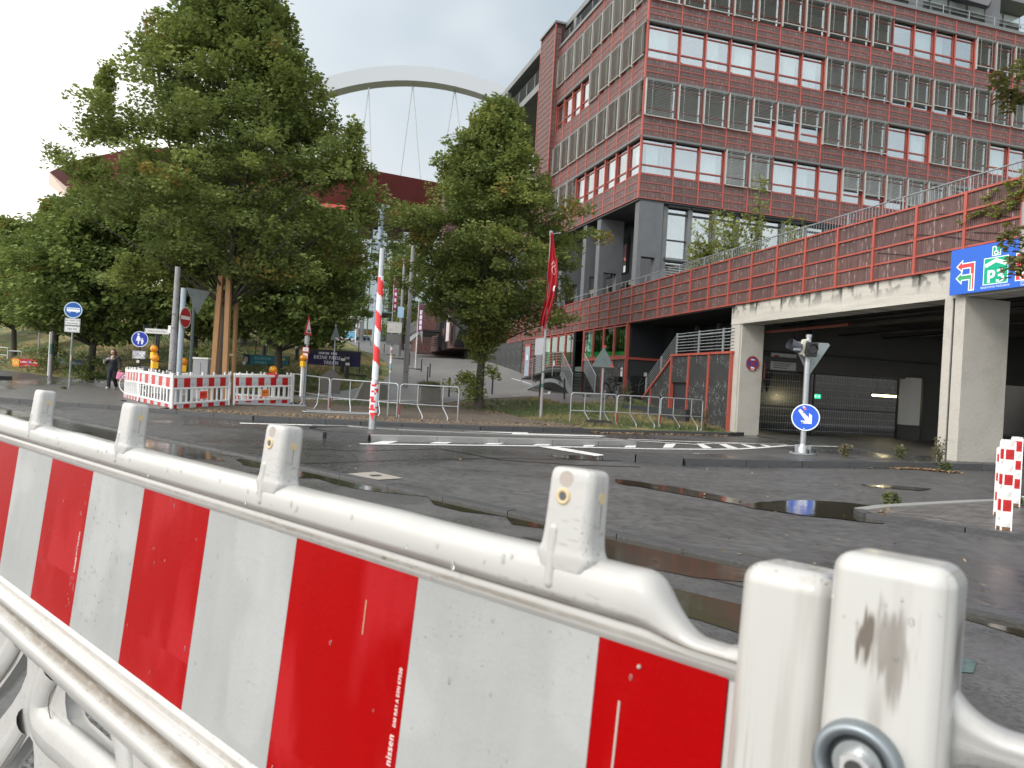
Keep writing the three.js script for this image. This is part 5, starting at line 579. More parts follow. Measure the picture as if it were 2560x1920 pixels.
// slender trees on the terrace
{ const TP = (px, py, d) => at(px, py, d); const spec = [[1888, 690, 32, 5.3, 0.75, 'tallest slender tree on the terrace, reaching the second window row'], [1815, 690, 32, 3.6, 0.85, 'bushy yellowing tree on the terrace left of the tallest one'], [1765, 700, 32.5, 3.6, 0.7, 'slim terrace tree nearest the concrete corner pillar'], [1955, 680, 31, 3.2, 0.8, 'thin terrace tree right of the tallest slender one'], [1845, 690, 33, 3.3, 0.7, 'low leafy tree on the terrace directly beside the tallest one'], [1745, 705, 33, 2.4, 0.6, 'lowest terrace shrub beside the corner glazing']];
  spec.forEach(([px, py, d, h, R, lb], i) => { const f = TP(px, py, d); f.y = 4.72; const t = thing('terrace_tree', lb, 'tree', f, 0, 'slender trees on the terrace'), r = rngOf(300 + i), w = [], L = []; h += 1.3;
    const stems = 3 + (i % 3); for (let s = 0; s < stems; s++) { const a = r() * 6.28, lean = 0.10 + 0.5 * r(), tip = V(Math.cos(a) * R * lean * 1.3, h * (s ? 0.6 + 0.35 * r() : 1), Math.sin(a) * R * lean); const mid = tip.clone().multiplyScalar(0.5).add(V((r() - 0.5) * 0.1, 0, 0)); w.push(bar(V(0, 0, 0), mid, 0.035, 0.022, 6, false), bar(mid, tip, 0.022, 0.006, 5, false));
      for (let k = 0; k < 130; k++) { const q = 0.22 + 0.8 * r(), p = q < 0.5 ? mid.clone().multiplyScalar(q / 0.5) : mid.clone().lerp(tip, (q - 0.5) / 0.5), sp = R * (0.30 + 0.4 * (1 - Math.abs(q - 0.5))); p.add(V((r() - 0.5) * 2 * sp, (r() - 0.5) * 0.4, (r() - 0.5) * 2 * sp)); if (k % 5 === 0) w.push(bar(mid.clone().lerp(tip, clamp(q * 1.4 - 0.6)), p, 0.012, 0.004, 4, false)); L.push({ p, s: 0.7 + 0.5 * r(), c: lin(...GREEN.mid).lerp(lin(...(r() < 0.14 ? GREEN.rust : GREEN.lime)), 0.2 + 0.7 * r()) }); } }
    part('stems', w, bark, t); scatterLeaves('crown', L, CLUMP[2], LEAF.light, t); }); }
// climbing plant hanging over the terrace wall
{ const t = thing('climbing_vine', 'green and yellowish creeper hanging over the brick terrace wall near the blue sign', 'vine', WP, BT), r = rngOf(8), L = [], w = [];
  const strands = [[-13.2, 6.35, -8.6, 5.35], [-13, 6.2, -9.2, 5.3], [-12.8, 6.3, -9.6, 5.6], [-12.4, 6.15, -9.0, 5.8], [-13.4, 6.3, -10.4, 6.1], [-12, 6.2, -10.6, 5.35], [-12.6, 6.2, -10.0, 6.15]];
  for (const [s0, y0, s1, y1] of strands) { const pts = []; for (let k = 0; k <= 8; k++) { const q = k / 8; pts.push(V(-0.09 - 0.05 * Math.sin(q * 5), mix(y0, y1, q * q * 0.6 + q * 0.4) + 0.05 * Math.sin(q * 9 + s0), -mix(s0, s1, q))); } w.push(tube(pts, 0.008, 4)); for (let k = 0; k < 66; k++) { const q = Math.pow(r(), 1.25), i = Math.min(7, Math.floor(q * 8)), p = pts[i].clone().lerp(pts[i + 1], q * 8 - i); p.add(V(-r() * 0.08, (r() - 0.5) * 0.22 * (1.3 - q), (r() - 0.5) * 0.15)); L.push({ p, s: 0.55 + 0.35 * r(), c: lin(...GREEN.mid).lerp(lin(...(r() < 0.12 ? GREEN.rust : GREEN.lime)), 0.3 + 0.6 * r()) }); } }
  part('stems', w, bark, t); scatterLeaves('foliage', L, CLUMP[2], LEAF.light, t);
  const bw = []; for (let k = 0; k < 7; k++) { const s = -7 - k * 0.9, y = 4.6 + (k % 3) * 0.3; bw.push(tube([V(-0.02, y, -s + 1.2), V(-0.02, y + 0.35, -s), V(-0.02, y + 0.55, -s - 0.9)], 0.008, 4)); } part('bare_runners', bw, std([0.03, 0.02, 0.02], 0.9), t); }
// branch ends of a near tree reaching into the frame
{ const t = thing('overhanging_branch', 'olive leaves on twig ends of a near tree reaching in beside the blue sign', 'tree branch', at(2640, 420, 8.2)), r = rngOf(12), w = [], L = [];
  for (const [px, py, d, n] of [[2515, 200, 8, 12], [2535, 232, 8.1, 14], [2550, 258, 8.1, 9], [2548, 180, 8.2, 7], [2545, 178, 8, 5], [2520, 602, 7.6, 5], [2545, 588, 7.6, 9], [2552, 612, 7.6, 6], [2537, 655, 7.4, 5], [2548, 672, 7.4, 7], [2556, 664, 7.4, 6], [2528, 668, 7.4, 2]]) { const c = at(px, py, d).sub(t.position); w.push(bar(V(0.6, (py < 400 ? 0.7 : -0.6), 0), c, 0.014, 0.004, 5, false)); for (let i = 0; i < n; i++) L.push({ p: c.clone().add(V((r() - 0.5) * 0.22, (r() - 0.5) * 0.16, (r() - 0.5) * 0.2)), s: 0.5 + 0.3 * r(), c: lin(0.13, 0.15, 0.045).lerp(lin(0.2, 0.13, 0.04), r() * 0.5) }); }
  w.push(bar(V(0.6, -3, 0.2), V(0.6, 3, 0), 0.05, 0.03, 6)); part('twigs', w, bark, t); scatterLeaves('foliage', L, CLUMP[2], LEAF.light, t); }
// weeds and leaf litter along the kerbs
const bladeMat = new THREE.MeshPhysicalMaterial({ color: lin(1, 1, 1), roughness: 0.8, transmission: 0.3, thickness: 0, side: THREE.DoubleSide });
const bladeGeo = (() => { const r = rngOf(2), p = []; for (let i = 0; i < 9; i++) { const a = r() * 6.28, l = 0.06 + 0.07 * r(), w = 0.005, b = V((r() - 0.5) * 0.09, 0, (r() - 0.5) * 0.09), t = b.clone().add(V(Math.cos(a) * l * 0.6, l, Math.sin(a) * l * 0.6)), n = V(-Math.sin(a) * w, 0, Math.cos(a) * w), m = b.clone().lerp(t, 0.55).add(V(0, l * 0.12, 0)); for (const q of [b.clone().sub(n), b.clone().add(n), m.clone().add(n.clone().multiplyScalar(0.8)), b.clone().sub(n), m.clone().add(n.clone().multiplyScalar(0.8)), m.clone().sub(n.clone().multiplyScalar(0.8)), m.clone().sub(n.clone().multiplyScalar(0.8)), m.clone().add(n.clone().multiplyScalar(0.8)), t]) p.push(q.x, q.y, q.z); } const g = new THREE.BufferGeometry(); g.setAttribute('position', new THREE.Float32BufferAttribute(p, 3)); g.computeVertexNormals(); g.setAttribute('uv', new THREE.Float32BufferAttribute(new Float32Array(p.length / 3 * 2), 2)); return g; })();
{ const G = [], r = rngOf(21), inside = (x, z, poly) => { let c = false; for (let i = 0, j = poly.length - 1; i < poly.length; j = i++) if ((poly[i][1] > z) !== (poly[j][1] > z) && x < (poly[j][0] - poly[i][0]) * (z - poly[i][1]) / (poly[j][1] - poly[i][1]) + poly[i][0]) c = !c; return c; };
  const fields = [[[[0.6, -22.6], [2.4, -21.2], [7.3, -23.6], [7.4, -25], [5.2, -31.4], [2.4, -30.4], [1.2, -33.4], [-0.3, -33], [-1.8, -32.8], [-2.6, -31], [-0.4, -28]], 5200, 1], [[[-9.8, -34], [-8.5, -37], [-7.9, -42], [-9.5, -51], [-13, -60], [-20, -60], [-24, -48], [-22, -37], [-16, -33.6]], 12000, 1.25], [[[-19.8, -34.8], [-25, -39], [-34, -44], [-50, -53], [-50, -62], [-26, -56], [-22, -44]], 7000, 1.5], [[[-9.3, -28], [-6, -25], [-3.4, -28], [-3.2, -31], [-8.7, -30]], 700, 0.8]];
  for (const [poly, n, s] of fields) { const xs = poly.map(p => p[0]), zs = poly.map(p => p[1]); let k = 0; while (k < n) { const x = mix(Math.min(...xs), Math.max(...xs), r()), z = mix(Math.min(...zs), Math.max(...zs), r()); k += 0.35; if (!inside(x, z, poly)) continue; const dry = smooth(0.42, 0.62, fbm3(x * 0.35, z * 0.35, 3, 3)); k += 0.65; G.push({ p: V(x, LAND(x, z) + 0.01, z), s: s * (0.7 + 0.7 * r()), c: lin(mix(0.085, 0.27, dry), mix(0.125, 0.215, dry), mix(0.035, 0.09, dry)) }); } }
  const m = scatterLeaves('grass', G, bladeGeo, bladeMat, scene); }
function weed(label, p, h, n, col, seed, flower) { const t = thing('weed', label, 'weed', p), r = rngOf(seed), w = [], L = []; for (let i = 0; i < n; i++) { const a = r() * 6.28, tip = V(Math.cos(a) * h * 0.38 * r(), h * (0.55 + 0.45 * r()), Math.sin(a) * h * 0.38 * r()); w.push(bar(V((r() - 0.5) * 0.08, 0, (r() - 0.5) * 0.08), tip, 0.008, 0.003, 4, false)); for (let k = 0; k < 7; k++) L.push({ p: tip.clone().multiplyScalar(0.3 + 0.72 * r()).add(V((r() - 0.5) * 0.08, 0, (r() - 0.5) * 0.08)), s: (flower ? 0.28 : 0.45) * (0.7 + 0.6 * r()), c: lin(...col).lerp(lin(0.2, 0.16, 0.08), r() * 0.6) }); } part('stems', w, std([0.10, 0.10, 0.045], 0.9), t); scatterLeaves('foliage', L, CLUMP[2], bladeMat, t); }
weed('tallest dry bushy weed on the kerb before the right garage pillar', ground(2348, 1162, 0.1), 0.62, 14, [0.12, 0.11, 0.05], 1, true); weed('grassy weed on the kerb island between the arrow sign and the bushy weed', ground(2250, 1150, 0.12), 0.36, 10, [0.10, 0.12, 0.04], 2); weed('thin dry weed on the kerb island just right of the arrow sign', ground(2110, 1145, 0.12), 0.28, 8, [0.12, 0.11, 0.04], 3); weed('low green weed at the foot of the bushy kerb weed', ground(2364, 1180), 0.16, 16, [0.05, 0.12, 0.03], 4); weed('low green weed in the leaf litter by the kerb', ground(2290, 1171), 0.13, 12, [0.05, 0.11, 0.03], 5); weed('weed growing at the rounded footway corner by the puddle', ground(2228, 1262), 0.13, 16, [0.09, 0.14, 0.03], 6);
weed('dry weed stalks against the dark wall panel beside the left garage pillar', V(6.55, 0.05, -23.5), 0.85, 12, [0.10, 0.10, 0.05], 7, true); weed('dry weed stalks at the red post of the dark wall', V(5.75, 0.1, -24.2), 0.75, 7, [0.12, 0.11, 0.05], 8, true); weed('yellowing bush at the foot of the dark stair wall', V(5.0, 0.75, -30.6), 0.9, 16, [0.13, 0.13, 0.04], 9); weed('green shrub beside the steel steps against the dark wall', V(2.75, 0.95, -37.0), 1.6, 26, [0.035, 0.10, 0.025], 10); weed('yellowed grass tuft round the foot of the bus sign pole', V(-16.6, 0.1, -26.0), 0.12, 10, [0.16, 0.13, 0.03], 12); weed('grass tuft at the foot of the second red and white post', ground(2533, 1268), 0.12, 10, [0.10, 0.13, 0.03], 14);
{ const litter = (name, pts, n, seed, w, sz = 0.75) => { const r = rngOf(seed), L = []; for (let i = 0; i < n; i++) { const q = r() * (pts.length - 1), k = Math.floor(q), a = pts[k], b = pts[k + 1], t = q - k, x = mix(a[0], b[0], t) + (r() - 0.5) * w, z = mix(a[1], b[1], t) + (r() - 0.5) * w; L.push({ p: V(x, (a[2] ?? 0) + 0.012 + r() * 0.02, z), s: sz * (0.6 + 0.8 * r()), c: lin(0.26, 0.13, 0.05).lerp(lin(0.34, 0.24, 0.12), r()).multiplyScalar(0.5 + 0.7 * r()) }); } const g = new THREE.BufferGeometry(); g.setAttribute('position', new THREE.Float32BufferAttribute([-0.03, 0, 0, 0, 0.012, 0.045, 0.03, 0.004, 0, -0.03, 0, 0, 0.03, 0.004, 0, 0, 0.006, -0.05], 3)); g.computeVertexNormals(); g.setAttribute('uv', new THREE.Float32BufferAttribute(new Float32Array(12), 2)); scatterLeaves(numbered(name), L, g, bladeMat, scene); };
  litter('leaf_litter', [[...gp(2090, 1167), 0], [...gp(2200, 1170), 0], [...gp(2300, 1174), 0], [...gp(2390, 1183), 0]], 900, 3, 0.3); litter('leaf_litter', [[...gp(2200, 1300), 0.01], [...gp(2208, 1285), 0.01], [...gp(2196, 1276), 0.01]], 160, 4, 0.16); litter('leaf_litter', [[2.4, -20.2, 0], [4, -20.95, 0], [7, -22.4, 0]], 700, 5, 0.5); litter('leaf_litter', [[-9, -19.2, 0.06], [-6, -18.6, 0.1], [-2, -19.4, 0.1], [2, -21.2, 0.12]], 900, 6, 1.6); litter('leaf_litter', [[-12, -16, 0], [0, -11, 0], [4, -10, 0], [8, -11, 0]], 110, 7, 6, 0.45); litter('leaf_litter', [[-1.6, -30.2, 0.12], [0.2, -28, 0.12], [0.4, -25, 0.14]], 500, 8, 2.6); litter('leaf_litter', [[1.0, -6.2, 0], [3, -4.6, 0], [4, -7, 0]], 40, 9, 2.2, 0.4);
}
// ---------------------------------------------------------------- street furniture
const redFilm = phy([0.50, 0.012, 0.015], 0.4, { map: grimeTex }), greyFilm = phy([0.52, 0.55, 0.56], 0.42, { map: grimeTex }), signBlue = std([0.012, 0.09, 0.40], 0.35), amber = phy([0.9, 0.40, 0.01], 0.15, { transmission: 0.35, thickness: 0 }), wood = std([0.36, 0.20, 0.09], 0.75, 0, { map: dtex(256, 512, (u, v) => 0.7 + 0.5 * tf(u * 4, v * 0.3, 16, 3, 5), true, 4, 0.5) });
const label = t => new THREE.MeshStandardMaterial({ map: t, roughness: 0.4 });
const face = (w, h, tex, z = 0) => { const g = new THREE.PlaneGeometry(w, h); g.translate(0, 0, z); return [g, label(tex)]; };
function barricade(a, b, lb, o = {}) { // plastic barrier fence element from foot a to foot b
  const d = b.clone().sub(a), L = Math.hypot(d.x, d.z), t = thing('barrier_fence', lb, 'barrier', a, Math.atan2(-d.z, d.x), 'far barrier fence elements'), tilt = d.y / L; t.rotation.order = 'YXZ'; t.rotation.z = Math.atan(tilt);
  for (const x of [0.03, L - 0.03]) part('post', new RoundedBoxGeometry(0.06, 1.06, 0.05, 2, 0.015).translate(x, 0.53, 0), M.plastic, t);
  for (const [y0, y1] of [[0.0, 0.055], [0.185, 0.245], [0.6, 0.655], [0.92, 1.0]]) part('rail', new RoundedBoxGeometry(L - 0.13, y1 - y0, 0.05, 2, 0.014).translate(L / 2, (y0 + y1) / 2, 0), M.plastic, t);
  const n = 10, w = (L - 0.14) / (n - 0.999); for (let i = 0; i < n; i++) { const x0 = Math.max(0.07, 0.07 + (i - 0.5) * w), x1 = Math.min(L - 0.07, 0.07 + (i + 0.5) * w); for (const [y0, y1] of [[0.06, 0.18], [0.66, 0.915]]) part(i % 2 ? 'grey_stripe' : 'red_stripe', span(x0, x1, y0, y1, -0.008, 0.010), i % 2 ? greyFilm : redFilm, t); }
  for (let i = 0; i < 11; i++) { const x = 0.14 + i * (L - 0.28) / 10; part('slat', new RoundedBoxGeometry(i % 2 ? 0.085 : 0.06, 0.36, 0.03, 1, 0.01).translate(x, 0.422, 0), M.plastic, t); }
  for (let i = 0; i < 5; i++) part('stub', new RoundedBoxGeometry(0.05, 0.1, 0.045, 2, 0.012).translate(0.22 + i * (L - 0.44) / 4, 1.035, 0), M.plastic, t);
  if (o.plate) { const tx = canvasTex(128, 96, (x) => { x.fillStyle = o.plate; x.fillRect(0, 0, 128, 96); x.fillStyle = '#3a1510'; x.fillRect(24, 26, 16, 20); x.fillRect(48, 28, 60, 6); x.fillRect(48, 40, 50, 5); x.fillRect(24, 56, 40, 5); }); const [g, m] = face(0.30, 0.22, tx, 0.03); g.translate(L * 0.5 + 0.02, 0.42, 0); part('name_plate', [bx(0.32, 0.24, 0.02, L * 0.5 + 0.02, 0.42, 0.018)], M.plastic, t); part('plate_print', g, m, t); }
  return t;
}
const BC = at(428, 1029, 19.3), BM = at(573, 1018, 21.5), BR = at(729, 1012, 23.6), BL1 = at(345, 1008, 21.2), BL0 = at(311, 1000, 22.8), BB = at(586, 1000, 26.2), BB2 = at(420, 1000, 25.6);
barricade(BL0, BL1, 'leftmost and narrowest-looking red and grey striped barrier beside the pink bag'); barricade(BL1, BC, 'striped barrier with closed white slats left of the enclosure corner'); barricade(BC, BM, 'striped barrier with a red plate, right of the enclosure corner', { plate: '#d8402c' }); barricade(BM.clone().add(V(0.1, 0, -0.05)), BR, 'striped barrier with an orange plate, under the red-based amber lamp', { plate: '#e07a32' });
barricade(BR.clone().add(V(0.02, 0, -0.1)), BB.clone().add(V(-0.2, 0, 0.0)), 'barrier at the back of the enclosure behind the timber stakes, only its top showing'); barricade(BB2, BL0.clone().add(V(0.1, 0, -0.1)), 'barrier at the back of the enclosure behind the lamp post, only its top showing'); barricade(BB, BB2.clone().add(V(0.1, 0, 0)), 'barrier at the back of the enclosure between the other two back ones');
for (const [p, lb] of [[BC.clone().add(V(-0.25, -0.06, 0.1)), 'black rubber barrier foot under the enclosure corner, left one'], [BC.clone().add(V(0.35, -0.05, 0.02)), 'black rubber barrier foot under the enclosure corner, right one'], [BL1.clone().add(V(-0.1, -0.06, 0.15)), 'black rubber barrier foot under the left barriers'], [BR.clone().add(V(-0.2, -0.05, 0)), 'grey rubber barrier foot at the right end of the enclosure']]) { const f = thing('rubber_block', lb, 'barrier foot', p, 0.5, 'rubber feet of the far barriers'); part('block', new RoundedBoxGeometry(0.8, 0.1, 0.38, 2, 0.03).translate(0, 0.05, 0), M.rubber, f); part('grip', [bx(0.14, 0.05, 0.3, -0.22, 0.115, 0), bx(0.14, 0.05, 0.3, 0.22, 0.115, 0)], M.rubber, f); }
function warnLamp(p, turn, lb, kind) { const t = thing('warning_lamp', lb, 'warning lamp', p, turn); const lens = z => { const g = new THREE.SphereGeometry(0.1, 20, 12, 0, 6.29, 0, 1.35); g.rotateX(Math.PI / 2 * (z > 0 ? 1 : -1)); g.translate(0, 0.29, z * 0.01); return g; };
  if (kind === 2) { part('dome', new THREE.SphereGeometry(0.135, 22, 14).scale(1, 0.92, 1).translate(0, 0.26, 0), amber, t); part('base', [new RoundedBoxGeometry(0.34, 0.15, 0.26, 2, 0.03).translate(0, 0.07, 0)], M.redPaint, t); }
  else { part('lens', [lens(1), lens(-1), put(disc(0.105, 0.07), 0, 0.29, 0)], amber, t); part('housing', [new RoundedBoxGeometry(0.17, 0.19, 0.12, 2, 0.02).translate(0, 0.09, 0)], M.yellow, t); }
  return t; }
warnLamp(at(386, 921, 19.8), 0.9, 'yellow double-sided warning lamp on the left striped barrier', 1); { const t = warnLamp(at(384, 897, 20.5), 1.2, 'upper amber lamp standing on a striped stem behind the left barrier', 1); part('stem', [bx(0.13, 0.55, 0.05, 0, -0.26, 0)], M.white, t); part('stem_stripe', [bx(0.08, 0.3, 0.052, 0.01, -0.15, 0.001, 0, 0, 0.3)], std([0.75, 0.2, 0.02], 0.5), t); }
{ const t = warnLamp(at(457, 930, 21.5), 0.5, 'round amber warning lamp facing forward beside the steel sign pole', 1); t.scale.setScalar(1.1); } warnLamp(at(682, 944, 23.0), 0, 'amber dome warning lamp on a red base above the orange-plated barrier', 2); { const t = warnLamp(at(757, 917, 22.5), 1.3, 'yellow lamp on a white stem beside the warning sign pole', 1); part('stem', bx(0.12, 0.95, 0.05, 0, -0.48, 0), M.white, t); }
// crowd barriers of bent steel tube
function crowdBarrier(a, b, lb, redEnd) { const d = b.clone().sub(a), L = Math.hypot(d.x, d.z), t = thing('steel_barrier', lb, 'crowd barrier', a, Math.atan2(-d.z, d.x), 'tubular steel barriers along the kerb'); const H = 1.08, r = 0.021; const Y = x => d.y * x / L;
  part('frame', [bent([V(L * 0.45, 0.04, 0), V(0, 0.04, 0), V(0, H, 0), V(L, H + d.y, 0), V(L, 0.04 + d.y, 0), V(L * 0.4, 0.04, 0)], r, 8, 0.11), bar(V(0, 0.52, 0), V(L, 0.52 + d.y, 0), 0.016)], M.galv, t);
  for (const [x, s] of [[0.3, 1], [0.73, 1]]) part('upright', bent([V(x * L, H + Y(x * L), 0), V(x * L, 0.5, 0), V(x * L + 0.18, 0.18, 0.14), V(x * L + 0.14, 0.03, 0.22), V(x * L - 0.35, 0.03, 0.25)], 0.017, 7, 0.05), M.galv, t);
  if (redEnd) part('red_sleeve', bar(V(0, 0.2, 0), V(0, 0.52, 0), r + 0.004), std([0.22, 0.025, 0.02], 0.5), t); return t; }
const G1 = (x, y, h = 0.1) => ground(x, y, h);
crowdBarrier(at(732, 1016, 23.2), at(820, 1034, 21.5), 'tubular steel barrier next to the striped barriers, left of three'); crowdBarrier(at(823, 1036, 21.3), at(991, 1053, 20.2), 'tubular steel barrier behind the red and white wrapped pole', true); crowdBarrier(at(997, 1054, 20.1), at(1143, 1062, 20.2), 'tubular steel barrier between the wrapped pole and the sprouting tree', true);
crowdBarrier(at(1424, 1067, 22.2), at(1538, 1071, 22.5), 'tubular steel barrier behind the black rubber sign foot'); crowdBarrier(at(1540, 1072, 22.4), at(1646, 1076, 22.9), 'tubular steel barrier in the middle of the row by the garage', true); crowdBarrier(at(1649, 1076, 22.9), at(1753, 1081, 23.3), 'tubular steel barrier nearest the garage pillar', true);
{ const t = thing('fallen_barrier', 'steel tube barrier lying flat on the dirt behind the wrapped pole', 'crowd barrier', V(-5.0, 0.1, -20.7), 0.35); part('frame', [bent([V(-0.9, 0.05, 0), V(1.0, 0.05, 0), V(1.0, 0.05, 0.42), V(-1.1, 0.05, 0.42), V(-1.1, 0.05, 0)], 0.022, 8, 0.1), bar(V(-1, 0.08, 0.2), V(1, 0.07, 0.25), 0.016)], M.galv, t); const c = copyOf(t, V(-7.6, 0.14, -22.3), 0.5, 'steel tube frame lying on the dirt by the striped barriers'); }
// pole wrapped in red and white tape
{ const f = at(930, 1078, 15.3); f.y = 0.11; const t = thing('wrapped_pole', 'tall steel pole wrapped in red and white barrier tape on the traffic island', 'pole', f); part('pole', [bar(V(0, 0, 0), V(0, 1.05, 0), 0.078, 0.078, 18), bar(V(0, 1.05, 0), V(0, 3.95, 0), 0.062, 0.058, 18)], M.galv, t); part('collar', bar(V(0, 1.0, 0), V(0, 1.1, 0), 0.09, 0.066, 18), M.galv, t);
  const tape = (y0, y1, r0, r1, segs, pick) => { const R = [], W = []; const g = []; for (let i = 0; i < segs; i++) { const n = 14; for (let k = 0; k < n; k++) { const a0 = k / n * 6.283, a1 = (k + 1) / n * 6.283, y = q => mix(y0, y1, q), yy = y(i / segs), y2 = y((i + 1) / segs), rr = mix(r0, r1, i / segs) + 0.003 + 0.003 * hash3(i, k >> 1, 4); const P = (a, h) => [Math.cos(a) * rr, h, Math.sin(a) * rr]; const red = pick(i, (a0 + a1) / 2, yy); (red ? R : W).push(P(a0, yy), P(a1, y2), P(a1, yy), P(a0, yy), P(a0, y2), P(a1, y2)); } } return [R, W].map(l => { const q = new THREE.BufferGeometry(); q.setAttribute('position', new THREE.Float32BufferAttribute(l.flat(), 3)); q.computeVertexNormals(); q.setAttribute('uv', new THREE.Float32BufferAttribute(new Float32Array(l.length * 2), 2)); return q; }); };
  const [R1, W1] = tape(1.05, 3.35, 0.066, 0.06, 70, (i, a, y) => frac((y - 1.05) / 0.74 - a / 6.283 * 0.5 + 0.1 + 0.03 * hash3(i, Math.floor(a * 4), 2)) > 0.52), [R2, W2] = tape(0.32, 1.02, 0.082, 0.082, 16, (i, a, y) => hash3(i, Math.floor(a * 1.3), 7) > 0.45 && i % 4 !== 1);
  part('red_tape', [R1, R2], std([0.72, 0.035, 0.035], 0.35, 0, { side: THREE.DoubleSide }), t); part('white_tape', [W1, W2], std([0.68, 0.71, 0.76], 0.35, 0, { side: THREE.DoubleSide }), t); part('tape_tail', plate([[0, 0], [0.1, 0.02], [0.05, -0.12]], 0.004).translate(-0.04, 0.32, 0.085), std([0.72, 0.035, 0.035], 0.4), t); }
// round bus sign with two plates
const circSign = (t, r, tex, y, back = M.signBack) => { part('sign_back', put(disc(r, 0.012), 0, y, 0), back, t); const g = new THREE.CircleGeometry(r - 0.004, 48); g.translate(0, y, 0.0075); return part('sign_face', g, label(tex), t); };
{ const t = thing('bus_sign', 'round blue bus sign with two white plates on a slim grey pole', 'traffic sign', at(172, 972, 26), 0.25); part('pole', [bar(V(0, -0.1, -0.045), V(0, 3.15, -0.045), 0.032, 0.032, 12)], M.postGrey, t); part('band', bar(V(0, 1.05, -0.045), V(0, 1.25, -0.045), 0.034), std([0.5, 0.42, 0.36], 0.6), t);
  circSign(t, 0.305, canvasTex(256, 256, (x) => { x.fillStyle = '#cfe2f2'; x.fillRect(0, 0, 256, 256); x.fillStyle = '#1257a8'; x.beginPath(); x.arc(128, 128, 116, 0, 7); x.fill(); x.fillStyle = '#eef4f8'; x.fillRect(38, 92, 186, 62); x.fillStyle = '#1257a8'; for (let i = 0; i < 7; i++) x.fillRect(50 + i * 25, 104, 17, 14); x.fillStyle = '#eef4f8'; x.beginPath(); x.arc(78, 156, 15, 0, 7); x.arc(182, 156, 15, 0, 7); x.fill(); x.fillStyle = '#1257a8'; x.beginPath(); x.arc(78, 158, 6, 0, 7); x.fill(); x.beginPath(); x.arc(182, 158, 6, 0, 7); x.fill(); }), 2.93);
  const pl = (y, h, rows) => { const [g, m] = face(0.5, h, canvasTex(256, Math.round(512 * h), (x, w, hh) => { x.fillStyle = '#d9dbd9'; x.fillRect(0, 0, w, hh); x.strokeStyle = '#33373a'; x.lineWidth = 4; x.strokeRect(7, 7, w - 14, hh - 14); x.fillStyle = '#23272a'; x.font = 'bold ' + (rows.length > 1 ? 34 : 42) + 'px sans-serif'; x.textAlign = 'center'; rows.forEach((s, i) => x.fillText(s, w / 2, (i + 0.5) * (hh - 24) / rows.length + 24)); }), 0.0075); part('plate', bx(0.52, h + 0.02, 0.012, 0, y, 0), M.signBack, t); g.translate(0, y, 0); part('plate_face', g, m, t); };
  pl(2.49, 0.25, ['nur Linien- und', 'Reisebusse']); pl(2.22, 0.22, ['Taxi frei']); }
